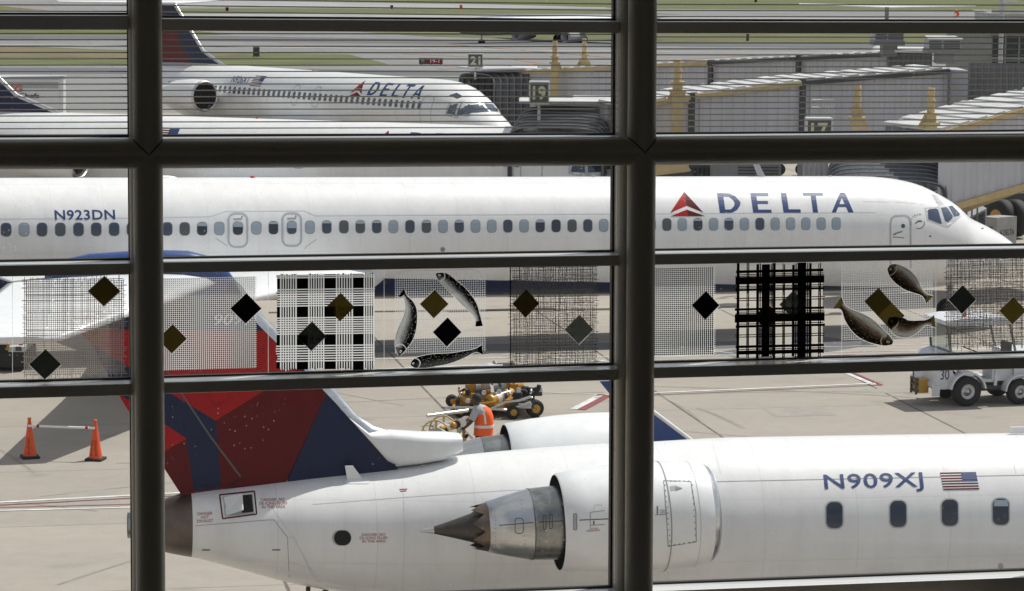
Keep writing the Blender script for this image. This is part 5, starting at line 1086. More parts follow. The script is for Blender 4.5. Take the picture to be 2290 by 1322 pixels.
# the two shorter jets further out: built once, then copied
def short_jet(name, label, M4, reg):
    j = thing(name, label, 'airplane', M4, 'twin jets with rear engines parked beyond the long airliner'); C = Craft(j); B = Body(md_stations(0, 36.2), 48, .35); C.surf.append(B.bvh)
    f = MB(); f.loft(B.rings, 0, True); f.build('fuselage', M['sjskin'], j, False)
    sd = lambda x, z, o=.005: C.side(x, z, o)
    wz = .43
    fr0 = None
    for i in range(50):
        x = -5.35 - i * .483
        if 17 < 0: continue
        if i == 0:
            fr0 = stick(flat([rrect(x, wz, .30, .42, .12, 4)], .12), lambda a, c: sd(a, c, .004), 'cabin_window', M['ltgrey'], j)
            r0 = stick(flat([rrect(x, wz, .25, .36, .1, 4)], .12), lambda a, c: sd(a, c, .008), 'pane', M['pane3'], fr0)
        else:
            c = fr0.copy(); COL.objects.link(c); c.parent = j; c.location = (-i * .483, 0, 0); d = r0.copy(); COL.objects.link(d); d.parent = c
    for x in (-14.45, -16.4): stick(flat(line2d(rrect(x, .42, .56, 1.05, .2, 5), .05, True), .2), lambda a, c: sd(a, c), 'exit_hatch', M['doorline'], j)
    stick(flat(line2d([(-5.2, -.9), (-5.2, .75), (-5.05, .9), (-4.5, .9), (-4.35, .75), (-4.35, -.9)], .055), .2), lambda a, c: sd(a, c), 'cabin_door', M['doorline'], j)
    xs = [0, 1.08, 2.08, 2.82, 3.78]; ws = [.76, .63, .59, .68, .75]; pol = []
    for (c_, w, ps), x, wd in zip(DELTA2D, xs, ws):
        for p in ps: pol.append([(-10.0 + x + a * wd, .72 + b * .66) for a, b in p])
    stick(flat(pol, .12), lambda a, c: sd(a, c, .006), 'airline_name', M['textblue'], j)
    widget(lambda a, c, o: sd(a, c, o), (-10.95, 1.42), (-11.5, .62), (-10.4, .62), j, .12)
    stick(lettering(reg, (-22.9, .82), (1.75, 0), (0, .36), .12, .01), lambda a, c: sd(a, c, .006), 'registration', M['textblue'], j)
    put_flag(lambda a, c, o: sd(a, c, o), (-20.9, .72), (1.05, 0), (0, .55), j, .12, False)
    ws_ = stick(flat([[(-3.35, .05), (-3.35, .62), (-2.75, .78), (-2.2, .62), (-1.75, .28), (-2.0, .05), (-2.6, -.1)]], .12), lambda a, c: sd(a, c, .004), 'windscreen_surround', M['greywhite'], j)
    for P in ([(-3.25, .12), (-3.2, .55), (-2.85, .62), (-2.72, .1)], [(-2.62, .1), (-2.72, .62), (-2.4, .6), (-2.05, .22), (-2.1, .12)]): stick(flat([P], .1), lambda a, c: sd(a, c, .008), 'cockpit_window', M['screen'], ws_)
    # windscreen seen from ahead
    def fr(y, z, o):
        h = B.bvh.ray_cast(Vector((3, y, z)), Vector((-1, 0, 0)));  n = h[1] if h[1].x > 0 else -h[1]; return h[0] + n * o
    for s in (-1, 1): stick(flat([[(s * .08, .25), (s * .08, .62), (s * .72, .56), (s * .84, .2)]], .1), lambda a, c: fr(a, c, .01), 'cockpit_window', M['screen'], ws_)
    for s in (-1, 1): stick(flat([[(s * .95, .85), (s * 1.05, 1.0), (s * .75, 1.12), (s * .68, .95)]], .1), lambda a, c: fr(a, c, .01), 'eyebrow_window', M['screen'], ws_)
    mdtail(j, -23.4, .08)
    for s in (-1, 1):
        wing('wing', M['white'], j, [((-13.2, s * 1.3, -1.2), 5.6, .12), ((-20.3, s * 14.0, -.45), 1.1, .10)])
    FTx = -36.2; b = MB(); mats = [M['navy'], M['red'], M['maroon']]
    # fin with the same angular fields
    r0, r1, t0, t1 = Vector((FTx + 10.6, 0, 1.5)), Vector((FTx + 2.6, 0, 1.2)), Vector((FTx + 5.2, 0, 4.95)), Vector((FTx + 1.2, 0, 4.95))
    kink = Vector((FTx + 8.3, 0, 2.3))
    def q(u, v): # u 0 trailing..1 leading, v 0 root..1 top
        a = r1.lerp(t1, v); e = kink.lerp(t0, max(0, (v - .17) / .83)) if v > .17 else r0.lerp(kink, v / .17); return a.lerp(e, u)
    def half_(u): return .02 + .12 * min(1, u * 1.5) * (1 if u < .9 else .5)
    fields = [(0, [(.0, .0), (.22, .0), (.28, .5), (.0, .9)]), (1, [(0, .9), (.28, .5), (.50, .68), (.62, .86), (0, .86)]), (2, [(.22, 0), (.62, 0), (.75, .5), (.62, .86), (.50, .68), (.28, .5)]), (0, [(.62, 0), (1, 0), (1, .17), (1, .86), (.62, .86), (.75, .5)]), (0, [(0, .86), (.62, .86), (1, .86), (1, 1), (0, 1)]), (1, [(0, .2), (.16, .35), (.0, .65)])]
    for mi, P in fields:
        v, f = flat([P], .25)
        for s in (-1, 1): b.add([q(u, w) + Vector((0, s * (half_(u) + (.004 if P[0] == (0, .2) else 0)), 0)) for u, w in v], f, mi)
    b.build('tail_fin', mats, j, False, recalc=False)
    b = MB(); b.tube([q(1, v) for v in (0, .08, .17, .4, .7, 1)], .10, 10); b.build('fin_leading_edge', M['metal'], j, False)
    for s in (-1, 1): wing('tailplane', M['white'], j, [((FTx + 5.4, 0, 4.95), 3.4, .09), ((FTx + 1.9, s * 5.6, 5.02), 1.4, .08)])
    wheelset(j, -4.2, 0, -2.75, .34, .2, -1.5, M['ltgrey'])
    for s in (-1, 1): wheelset(j, -17.2, s * 2.4, -2.55, .5, .35, -1.2, M['ltgrey'])
    b = MB(); b.sphere((-17, 0, 1.67), .06, 10); b.build('beacon', M['red'], j, False)
    return j
M['sjskin'] = livery('short_jet_paint', WHITE, NAVY, -1.3, 0, 0)
M4 = frame_m((-.1, 137.5, 3.15), R_(-51.5), R_(0))
j4 = short_jet('twin_jet', 'white twin jet in the background with a round dark engine inlet facing us', M4, 'N926AT')
j3 = dup(j4, frame_m((5.75, 106.0, 3.02), R_(-20.5), 0), 'white jet half hidden behind the long airliner, only its roof and tail showing')
for ch in list(j3.children):
    if ch.name.startswith('registration'): bpy.data.objects.remove(ch)   # hidden behind the post in the photo
# ------------------------------------------------------------------ passenger bridges
M['roofwhite'] = mat('bridge_roof_sheet', (0.60, 0.60, 0.60), 0.45, 0.1, var=0.22, vscale=1.2)
M['corr'] = mat('corrugated_grey', (0.15, 0.155, 0.165), 0.5, var=0.2, vscale=1.0)
M['glassbld'] = mat('pier_glass', (0.03, 0.045, 0.045), 0.25, 0.0, 0.0, spec=0.35)
def hdir(a, b): d = Vector((b.x - a.x, b.y - a.y, 0)); return d.normalized()
def corr_wall(mb, a, b, za, zb_, pitch, depth, nrm, m=0, h0=None):
    """trapezoid corrugated wall from a to b (top edge), hanging down za at a, zb_ at b."""
    L = Vector((b.x - a.x, b.y - a.y, 0)).length; n = max(1, int(L / pitch)); pts = []
    for i in range(n):
        for t, d in ((0, 0), (.12, 1), (.5, 1), (.62, 0)): pts.append(((i + t) / n, d))
    pts.append((1, 0)); top = []; bot = []
    for t, d in pts: p = a.lerp(b, t) + nrm * (depth * d); top.append(p); bot.append(p - Vector((0, 0, za + (zb_ - za) * t)))
    N = len(top); mb.add(top + bot, [(i, i + 1, N + i + 1, N + i) for i in range(N - 1)], m)
def tunnel(name, label, pts, width, height, joints, grp='passenger boarding bridges', pitch=.42, eave=0, hgt2=None):
    """pts: near top edge as (px, py, depth)."""
    P = [dpt(*q) for q in pts]; t = thing(name, label, 'boarding bridge', (P[0].x, P[0].y, 0), grp); t['kind'] = 'thing'
    d = hdir(P[0], P[-1]); nn = Vector((d.y, -d.x, 0)); nn = nn if nn.y < 0 else -nn; far = -nn
    for i, (a, b) in enumerate(zip(P[:-1], P[1:])):
        w = width - .25 * i * 0; ins = .16 * i
        a2, b2 = a + far * ins, b + far * ins; h = height - .18 * i
        mb = MB(); corr_wall(mb, a2, b2, h, h, pitch, .04, nn); a3, b3 = a2 + far * (w - 2 * ins), b2 + far * (w - 2 * ins); corr_wall(mb, a3, b3, h, h, pitch, .07, far)
        dz = Vector((0, 0, h)); mb.quad(a2 - dz, b2 - dz, b3 - dz, a3 - dz); mb.build('tunnel_wall', M['bridge'], t)
        r = MB(); n = max(3, int((b2 - a2).length / .62)); over = .14
        for k in range(n):
            p, q = a2.lerp(b2, k / n), a2.lerp(b2, (k + .55) / n); p2, q2 = a3.lerp(b3, k / n), a3.lerp(b3, (k + .55) / n); s = d * .0
            r.slab([p + nn * over + ZU * .07, q + nn * over + ZU * .07, q2 + far * over + ZU * .07, p2 + far * over + ZU * .07], (0, 0, .05))
        r.slab([a2 + nn * over, b2 + nn * over, b3 + far * over, a3 + far * over], (0, 0, .07)); r.build('roof', M['roofwhite'], t)
        e = MB(); e.beam(a2 + nn * (over + .03) - ZU * .05, b2 + nn * (over + .03) - ZU * .05, .10, .16); e.build('eave_beam', M['yellow'] if i <= eave else M['dkgrey'], t)
        e = MB(); e.beam(a2 + nn * .06 - dz, b2 + nn * .06 - dz, .14, .22); e.build('bottom_beam', M['yellow'] if i == 0 else M['dkgrey'], t)
        if i > 0:
            fb = MB(); g = height - .18 * (i - 1) + .1; a1 = a + far * (.16 * (i - 1)); fb.slab([a1 + nn * .1 + ZU * .12, a1 + nn * .1 - ZU * g, a1 + nn * .1 - ZU * g + d * .22, a1 + nn * .1 + ZU * .12 + d * .22], far * .25); fb.build('section_frame', M['dkgrey'], t)
    return t, P, d, nn
def lift_column(t, px, ytop, ybase, D, w=.34, gus=1, full=True):
    b = MB(); top = dpt(px, ytop, D); base = dpt(px, ybase, D); x, y = top.x, top.y; s = D / 6300
    zt = top.z; zb = 0.9 if full else base.z
    b.box2((x - w / 2, y - w / 2, zb), (x + w / 2, y + w / 2, zt - 1.15)); b.box2((x - w * .72, y - w * .72, zt - 1.2), (x + w * .72, y + w * .72, zt - 1.1))
    b.box2((x - w * .42, y - w * .42, zt - 1.1), (x + w * .42, y + w * .42, zt - .82)); b.box2((x - w * .6, y - w * .6, zt - .86), (x + w * .6, y + w * .6, zt - .80))
    b.cyl((x, y, zt - .80), (x, y, zt - .42), w * .34, n=12); b.cyl((x, y, zt - .44), (x, y, zt - .38), w * .42, n=12); b.cyl((x, y, zt - .38), (x, y, zt - .1), w * .30, n=12); b.cyl((x, y, zt - .12), (x, y, zt), w * .36, w * .30, n=12)
    for sg in ((1,) if gus == 1 else (-1, 1) if gus == 2 else (-1,)): b.slab([(x + sg * w * .5, y - .04, base.z + .48), (x + sg * (w * .5 + .26), y - .04, base.z), (x + sg * w * .5, y - .04, base.z)], (0, .08, 0))
    b.build('lift_column', M['yellow'], t)
    if full:
        k = MB(); k.box2((x - .9, y - .25, .75), (x + .9, y + .25, 1.05)); k.build('wheel_bogie', M['yellow'], t)
        for sx in (-.6, .6):
            q = MB(); q.lathe((x + sx, y - .45, .55), (0, 1, 0), [(0, .3), (0, .5), (.05, .55), (.3, .55), (.35, .5), (.35, .3)], 22, cap0=True, cap1=True); wq = q.build('wheel', M['black'], t)
            q = MB(); q.lathe((x + sx, y - .47, .55), (0, 1, 0), [(0, 0.02), (0, .26), (.05, .28)], 18, cap0=True); q.build('hub', M['cartyellow'], wq)
def bellows(t, P, ax, w, h, n, step, drop, m='hose', ribs=True):
    """folding canopy: arched hoops from P (top centre of the first) along ax."""
    ax = Vector(ax).normalized(); sx = Vector((-ax.y, ax.x, 0)); rings = []; hoops = []
    for i in range(n * 2 + 1):
        k = i / 2; s = 1.0 if i % 2 == 0 else .93; c = P + ax * (step * k) - Vector((0, 0, drop * k)); r = []
        for j in range(19):
            u = j / 18; a = math.pi * u; x = math.copysign(abs(math.cos(a)) ** .45, math.cos(a)) * w / 2 * s; z = abs(math.sin(a)) ** .45 * .75 * s
            r.append(c + sx * x + Vector((0, 0, z - .75 - (1 - s) * .6)))
        r = [c + sx * (w / 2 * s) + Vector((0, 0, -h))] + r + [c - sx * (w / 2 * s) + Vector((0, 0, -h))]; rings.append(r)
        if i % 2 == 0: hoops.append(r)
    b = MB(); b.loft(rings, 0, False, False, False, False); b.build('bellows', M[m], t)
    if ribs:
        b = MB()
        for r in hoops[1:]: b.tube(r, .022, 5)
        b.build('bellows_rib', M['grey'], t)
def cab(t, c, w, dpth, h, roof=True):
    b = MB(); b.rbox(c - Vector((0, 0, h / 2)), (w, dpth, h), .12); b.build('cab', M['ltgrey'], t)
    if roof: b = MB(); b.rbox(c + Vector((0, -.1, .08)), (w + .3, dpth + .4, .18), .06); b.build('cab_roof', M['roofwhite'], t)
def sign_box(label, px0, py0, px1, py1, D, body, dp=.5):
    a, c = dpt(px0, py1, D), dpt(px1, py0, D); w, h = c.x - a.x, c.z - a.z; t = thing('gate_sign', label, 'sign', (a.x + w / 2, a.y, a.z), 'gate number signs'); t['kind'] = 'thing'
    MB().rbox((a.x + w / 2, a.y + dp / 2, a.z + h / 2), (w, dp, h), .03).build('sign_box', M['greywhite'], t)
    MB().box((a.x + w / 2, a.y - .008, a.z + h / 2), (w * .86, .01, h * .86)).build('sign_face', M['signdark'], t)
    v, f = lettering(body, (a.x + w * .18, a.z + h * .2), (w * .64, 0), (0, h * .6), None, .03); b = MB(); b.add([(x, a.y - .02, z) for x, z in v], f); b.build('gate_number', M['cream'], t, recalc=False)
    MB().cyl((a.x + w / 2, a.y + dp / 2, a.z), (a.x + w / 2, a.y + dp / 2, a.z - .6), .06).build('sign_post', M['ltgrey'], t)
    return t
# gate 21 bridge, furthest
tA, PA, dA, nA = tunnel('passenger_bridge', 'furthest grey passenger bridge, running behind the others from sign 21', [(1168, 160, 145), (1585, 139, 139.5), (1778, 129.5, 136.5), (1985, 120, 133)], 3.0, 2.75, 0)
lift_column(tA, 1241, 90, 158, 143.2, .38, 1); lift_column(tA, 1307, 86, 150, 146.2, .36, 2)
pB = dpt(1152, 156, 146.2); bellows(tA, pB + Vector((.1, 0, .1)), (-.83, -.56, 0), 3.3, 3.0, 6, .42, .04)
cab(tA, dpt(1172, 156, 148), 1.1, 3.0, 2.75); 
b = MB(); b.rbox(dpt(1098, 158, 145) + Vector((0, 0, .12)), (2.6, 2.6, .14), .05, Matrix.Rotation(R_(30), 3, 'Z')); b.build('canopy_roof', M['ltgrey'], tA)
sign_box('gate sign reading 21 above the farthest bellows', 1045, 120, 1081, 151, 143.5, '21')
vest_ = MB(); a = dpt(1985, 116, 131.5); corr_wall(vest_, a, dpt(2085, 118, 131), 2.9, 2.9, .22, .05, Vector((0, -1, 0))); vest_.quad(a, dpt(2085, 118, 131), dpt(2085, 110, 135), dpt(1985, 109, 135)); vest_.build('vestibule', M['corr'], tA)
b = MB(); b.slab([dpt(1978, 117, 131.2), dpt(2092, 119, 130.7), dpt(2092, 111, 135), dpt(1975, 110, 135)], (0, 0, .12)); b.build('vestibule_roof', M['roofwhite'], tA)
# gate 19 bridge
tB, PB, dB, nB = tunnel('passenger_bridge', 'middle grey passenger bridge with striped white roof, right of sign 19', [(1395, 240, 103.5), (1540, 215, 104.2), (1792, 184, 105.6), (2128, 157, 107)], 3.0, 2.75, 0, eave=1)
lift_column(tB, 1516, 133, 232, 103.2, .42, 0 + 2)
bellows(tB, dpt(1268, 238, 107.5), (-.25, -.97, 0), 3.7, 2.6, 7, .26, .10)
cab(tB, dpt(1300, 233, 109), 3.4, 2.2, 2.7)
b = MB(); b.rbox(dpt(1275, 237, 107.3) + Vector((0, .6, .16)), (3.9, 2.2, .12), .05); b.rbox(dpt(1335, 226, 109.5), (1.9, 1.6, .35), .05); b.build('canopy_roof', M['roofwhite'], tB)
sign_box('gate sign reading 19 beside the middle bellows', 1183, 182, 1229, 234, 106, '19')
b = MB(); a, c = dpt(2128, 156, 107), dpt(2165, 158, 106); b.slab([a, c, c - ZU * 2.9, a - ZU * 2.9], (0, 2.5, 0)); b.build('end_portal', M['ltgrey'], tB)
b = MB(); corr_wall(b, dpt(2165, 140, 108), dpt(2290, 142, 107), 4.5, 4.5, .22, .05, Vector((0, -1, 0))); b.build('rotunda_wall', M['corr'], tB)
# gate 17 bridge, nearest
tC, PC, dC, nC = tunnel('passenger_bridge', 'nearest grey passenger bridge on the right with yellow edge beams', [(2100, 294, 92.0), (2300, 239.5, 93.4), (2520, 190, 95.4)], 3.1, 2.62, 0, pitch=.46)
lift_column(tC, 1918, 190, 290, 97.0, .38, 1, False); lift_column(tC, 2083, 197, 288, 91.4, .38, 0, False)
bellows(tC, dpt(1982, 352, 94.0), (-.10, -.99, 0), 3.9, 2.2, 6, .34, .10)
cab(tC, dpt(1990, 325, 97.2), 3.5, 2.6, 2.7)
r = MB(); pass
sign_box('gate sign reading 17 above the round pipe', 1802, 264, 1863, 318, 93, '17', .6)
cg = thing('ladder_cage', 'white safety cage of vertical bars behind the gate 17 sign', 'cage', dpt(1840, 266, 95)); b = MB()
for i in range(9): x = 1815 + i * 6.2; b.cyl(dpt(x, 224, 95 + .9 * math.sin(i * .39)), dpt(x, 285, 95 + .9 * math.sin(i * .39)), .018, n=6)
for y in (223, 240, 256): b.tube([dpt(1815 + i * 6.2, y, 95 + .9 * math.sin(i * .39)) for i in range(9)], .02, 5)
b.build('cage_bars', M['greywhite'], cg)
# service stair and yard equipment beyond the airliner's nose
gs = thing('service_stair', 'yellow railed service stair slung under the nearest bridge', 'stair', dpt(2200, 560, 95)); b = MB()
b.beam(dpt(2148, 471, 95.3), dpt(2300, 417, 95.3), .12, .2); b.beam(dpt(2148, 471, 96.4), dpt(2300, 417, 96.4), .12, .2); b.build('stringer', M['yellow'], gs)
b = MB()
for i in range(4): p = dpt(2150 + i * 12, 468 - i * 4, 95.3); b.cyl(p, (p.x, p.y, p.z - .9), .03)
for i in range(12): p = dpt(2152 + i * 12, 470 - i * 4.3, 95.3); b.box((p.x, p.y + .55, p.z), (.2, 1.1, .03))
b.build('steps', M['grey'], gs)
M['cartgrey'] = mat('power_cart_grey', (0.36, 0.36, 0.355), .5, var=.2, vscale=3)
pc = thing('power_cart', 'pale grey ground power cart numbered 47 just past the airliner nose', 'cart', Matrix.Translation(dpt(2232, 560, 103) * 1.0)); pc['kind'] = 'thing'
g0 = dpt(2230, 485, 103); g0 = Vector((g0.x, g0.y, 0)); Ltop = dpt(2230, 487, 103).z
e1 = Vector((-.78, .62, 0)); e2 = Vector((.80, .60, 0))
b = MB(); b.slab([g0 + e1 * .95 * 0 + ZU * .3, g0 + e2 * 1.05 + ZU * .3, g0 + e2 * 1.05 + e1 * .75 + ZU * .3, g0 + e1 * .75 + ZU * .3], (0, 0, Ltop - .3)); b.build('housing', M['cartgrey'], pc)
for u, w in ((.15, .15), (.9, .15), (.15, .6), (.9, .6)):
    p = g0 + e2 * u + e1 * w; MB().cyl(p - e1 * .06 + ZU * .18, p + e1 * .06 + ZU * .18, .18, n=14).build('wheel', M['black'], pc)
n1 = Vector((-.62, -.78, 0)); n2 = Vector((.60, -.80, 0))
v, f = lettering('47', (.16, Ltop - .62), (.44, 0), (0, .27), None, .03); b = MB(); b.add([g0 + e1 * (.75 - x) + ZU * z + n1 * .006 for x, z in v], f); b.build('number', M['dkgrey'], pc, recalc=False)
v, f = lettering('DELTA', (.34, Ltop - .68), (.58, 0), (0, .22), None, .02); b = MB(); b.add([g0 + e2 * x + ZU * z + n2 * .006 for x, z in v], f); b.build('airline_name', M['dkgrey'], pc, recalc=False)
b = MB(); b.add([g0 + e2 * x + ZU * z + n2 * .006 for x, z in ((.14, Ltop - .68), (.30, Ltop - .68), (.22, Ltop - .44))], [(0, 1, 2)]); b.build('triangle_mark', M['dkgrey'], pc, recalc=False)
lv = thing('louvred_unit', 'grey louvred cooling unit between airliner nose and power cart', 'cooling unit', dpt(2185, 560, 100)); lv['kind'] = 'thing'
a, c = dpt(2150, 495, 100), dpt(2207, 466, 100); b = MB(); b.slab([Vector((a.x, a.y, .3)), Vector((c.x, c.y, .3)), c, a], (0, 1.2, 0)); b.build('housing', M['ltgrey'], lv)
b = MB()
for i in range(9): b.beam(dpt(2156, 499 + i * 6, 99.95), dpt(2203, 475 + i * 6, 99.95), .06, .06)
b.build('louvre', M['dkgrey'], lv)
bog = thing('bridge_bogie', 'dark wheel bogie with yellow hub standing under the nearest bridge', 'bogie', (dpt(2250, 560, 113).x, 113, 0)); bog['kind'] = 'thing'
b = MB(); a = dpt(2192, 432, 115); b.box2((a.x, 115, .9), (a.x + 2.8, 115.6, a.z)); b.build('bogie_frame', M['dkgrey'], bog)
for x, m_ in ((2236, 'cartyellow'), (2266, 'ltgrey')):
    p = dpt(x, 466, 113); p.z = .78; ax_ = Vector((.85, .52, 0)); q = MB(); q.lathe(p - ax_ * .2, ax_, [(0, .3), (0, .66), (.07, .76), (.45, .76), (.5, .66)], 26, cap1=True); wq = q.build('wheel', M['black'], bog)
    q = MB(); q.lathe(p - ax_ * .22, ax_, [(0, .02), (0, .36), (.08, .4)], 20, cap0=True); q.build('hub', M[m_], wq)
for nm, lab, x0, x1, yt, D, m_ in (('generator', 'grey generator with louvred sides behind the airliner roof', 1596, 1747, 366, 99, 'grey'), ('dark_container', 'dark steel container beside the yellow column', 1538, 1602, 369, 101, 'dkgrey'), ('corrugated_cabin', 'corrugated grey cabin beside the folded bellows', 1795, 1852, 366, 98, 'corr')):
    a, c = dpt(x0, yt, D), dpt(x1, yt, D); t = thing(nm, lab, 'equipment', ((a.x + c.x) / 2, a.y, 0)); t['kind'] = 'thing'
    b = MB(); b.box2((a.x, a.y, .25), (c.x, a.y + 1.8, a.z)); b.build('housing', M[m_], t); b = MB(); b.box2((a.x - .05, a.y - .05, .0), (c.x + .05, a.y + 1.85, .25)); b.build('skid', M['dkgrey'], t)
    b = MB()
    if nm == 'generator':
        for u0, u1 in ((.36, .62), (.70, .96)):
            for i in range(22): x = a.x + (c.x - a.x); b.box2((a.x + (c.x - a.x) * u0, a.y - .03, a.z - .15 - i * .11), (a.x + (c.x - a.x) * u1, a.y + .02, a.z - .10 - i * .11))
        b.build('louvre', M['dkgrey'], t)
    elif nm == 'corrugated_cabin': corr_wall(b, Vector((a.x, a.y - .02, a.z)), Vector((c.x, a.y - .02, a.z)), a.z - .3, a.z - .3, .16, .05, Vector((0, -1, 0))); b.build('corrugated_side', M['ltgrey'], t)
    else:
        for i in range(6): b.box2((a.x + .08 + i * .16, a.y - .03, .4), (a.x + .16 + i * .16, a.y, a.z - .1))
        b.build('ribs', M['black'], t)
bl = thing('belt_loader', 'yellow belt loader with dark truss left of the yellow column', 'belt loader', dpt(1490, 480, 97)); bl['kind'] = 'thing'
b = MB(); b.beam(dpt(1440, 384, 97), dpt(1540, 372, 97), .25, .35); b.beam(dpt(1440, 392, 98.5), dpt(1540, 380, 98.5), .25, .3); b.build('conveyor_frame', M['yellow'], bl)
b = MB(); b.beam(dpt(1445, 400, 97.8), dpt(1545, 386, 97.8), 1.4, .25); p = dpt(1480, 470, 97.6); b.box2((p.x - 1, p.y - .6, .5), (p.x + 1.2, p.y + .6, 1.4)); b.build('belt', M['dkgrey'], bl)
for sx in (-.7, .9):
    for sy in (-.7, .55): MB().cyl((p.x + sx, p.y + sy, .35), (p.x + sx, p.y + sy + .18, .35), .35, n=18).build('wheel', M['black'], bl)
tb = thing('tow_bar_trailer', 'small red and white tow bar trailer on the sunny apron far behind', 'trailer', dpt(1765, 388, 140)); tb['kind'] = 'thing'; p = gpt(1765, 392)
b = MB(); b.beam((p.x - 1.3, p.y, .75), (p.x + 1.3, p.y + .4, .6), .12, .12); b.beam((p.x - 1.3, p.y, .62), (p.x - .2, p.y + .3, .9), .1, .1); b.build('tow_bar', M['red'], tb)
for sx in (-.5, .6): MB().cyl((p.x + sx, p.y - .1, .3), (p.x + sx, p.y + .1, .3), .3, n=16).build('wheel', M['black'], tb)
# roof top units and the glazed pier at the right edge
def hvac(px0, py0, px1, py1, D, label):
    a, c = dpt(px0, py1, D), dpt(px1, py0, D); t = thing('rooftop_unit', label, 'air conditioner', (a.x, a.y, a.z), 'air conditioning units on the bridge roofs'); t['kind'] = 'thing'
    h = c.z - a.z; w = c.x - a.x; b = MB(); b.box2((a.x, a.y, a.z + h * .42), (c.x, a.y + 1.5, c.z - h * .05)); b.build('housing', M['ltgrey'], t)
    b = MB(); b.slab([(a.x - .06, a.y - .1, c.z - h * .05), (c.x + .06, a.y - .1, c.z - h * .05), (c.x - .05, a.y + 1.5, c.z + .03), (a.x + .05, a.y + 1.5, c.z + .03)], (0, 0, .06)); b.build('lid', M['roofwhite'], t)
    b = MB()
    for i in range(5): b.box2((a.x + w * .46, a.y - .04, a.z + h * (.48 + i * .09)), (c.x - .05, a.y, a.z + h * (.52 + i * .09))); b.box2((a.x + .04, a.y - .04, a.z + h * (.48 + i * .09)), (a.x + w * .40, a.y, a.z + h * (.52 + i * .09)))
    b.build('louvre', M['dkgrey'], t)
    b = MB(); b.box2((a.x - .05, a.y - .05, a.z + h * .2), (c.x + .05, a.y + 1.5, a.z + h * .42)); b.box2((a.x + w * .3, a.y + .1, a.z - .3), (c.x - w * .2, a.y + 1.3, a.z + h * .2)); b.build('base', M['grey'], t)
hvac(1956, 62, 2022, 112, 131, 'left of two rooftop units, mostly behind the flat bar'); hvac(2076, 87, 2150, 128, 126, 'right of two rooftop units, pale with dark louvres')
pier = thing('terminal_pier', 'dark glazed corner of the terminal pier at the right edge', 'building', (dpt(2250, 230, 126).x, 126, 0)); pier['kind'] = 'thing'
a, c = dpt(2216, 72, 127), dpt(2420, 72, 127); b = MB(); b.box2((a.x, 127, 0), (c.x, 140, a.z)); b.build('glazed_wall', M['glassbld'], pier)
b = MB()
for i in range(12): x = a.x + i * .62; b.box2((x, 126.9, 0), (x + .07, 127.0, a.z))
for i in range(9): b.box2((a.x, 126.88, .3 + i * 1.05), (c.x, 126.98, .40 + i * 1.05))
b.build('mullion_grid', M['grey'], pier)
b = MB(); b.box2((a.x - .1, 126.7, dpt(0, 20, 127).z - .8), (c.x, 131, dpt(0, 18, 127).z)); b.build('penthouse', M['ltgrey'], pier); b = MB(); b.box2((a.x - .2, 126.6, dpt(0, 18, 127).z), (c.x, 131.2, dpt(0, 18, 127).z + .08)); b.build('penthouse_roof', M['roofwhite'], pier)
pl = thing('light_pole', 'thin grey light pole standing before the glazed pier', 'pole', (dpt(2241, 240, 122).x, 122, 0)); p = dpt(2241, 0, 122); MB().cyl((p.x, 122, 0), (p.x, 122, p.z + 1.5), .10, n=12).build('pole', M['ltgrey'], pl); MB().box((p.x + .35, 122, p.z - .1), (.7, .2, .1)).build('lamp_head', M['greywhite'], pl)
# ------------------------------------------------------------------ ramp vehicles, cones, worker
# baggage tractor; its frame runs +x to the rear, the front faces left
M['tug'] = mat('tractor_white', (0.62, 0.63, 0.66), 0.45, 0, 0.2, var=0.18, vscale=4)
M['alu'] = mat('wheel_alloy', (0.55, 0.55, 0.56), 0.3, .9, var=.2, vscale=12)
def thinglass():
    m = bpy.data.materials.new('thin_vehicle_glass'); m.use_nodes = True; n, L = m.node_tree.nodes, m.node_tree.links; n.clear(); o = n.new('ShaderNodeOutputMaterial'); t = n.new('ShaderNodeBsdfTransparent'); t.inputs[0].default_value = (.75, .8, .8, 1); g = n.new('ShaderNodeBsdfGlossy'); g.inputs['Roughness'].default_value = .03; x = n.new('ShaderNodeMixShader'); x.inputs[0].default_value = .12; L.new(t.outputs[0], x.inputs[1]); L.new(g.outputs[0], x.inputs[2]); L.new(x.outputs[0], o.inputs[0]); return m
M['vglass'] = thinglass()
gw = gpt(2160, 908); tug = thing('baggage_tractor', 'white open baggage tractor with yellow front hitch and big black tyres', 'tractor', frame_m(gw + Vector((-.17, .68, 0)), R_(14), 0)); tug['kind'] = 'thing'
def T(nm, b, m, p=None): return b.build(nm, m, p or tug, False)
def wheelT(x, y, r, w):
    s = 1 if y > 0 else -1; b = MB(); b.lathe((x, y - w / 2, r), (0, 1, 0), [(0, r * .5), (0, r * .86), (.03, r * .97), (.07, r), (w - .07, r), (w - .03, r * .97), (w, r * .86), (w, r * .5)], 30); q = T('wheel', b, M['black'])
    b = MB(); yo = y + s * (w / 2 - .02); b.lathe((x, yo, r), (0, s, 0), [(0, r * .53), (.02, r * .52), (-.03, r * .44), (-.05, r * .30), (.0, r * .26), (.01, r * .12), (.03, r * .1), (.03, .005)], 24); T('rim', b, M['alu'], q)
    b = MB()
    for k in range(8): a = k * math.pi / 4; b.cyl((x + math.cos(a) * r * .2, yo - s * .01, r + math.sin(a) * r * .2), (x + math.cos(a) * r * .2, yo + s * .03, r + math.sin(a) * r * .2), r * .035, n=6)
    T('lug_nuts', b, M['grey'], q)
for y in (-.68, .68): wheelT(0, y, .385, .28); wheelT(1.46, y, .335, .26)
b = MB(); pf = [(-.92, .55), (-.92, .98), (-.86, 1.18), (-.70, 1.34), (-.38, 1.40), (-.38, .88), (-.22, .62), (-.42, .45), (-.86, .45)]
b.slab([(x, -.70, z) for x, z in pf], (0, 1.4, 0)); bo = T('front_body', b, M['tug'])
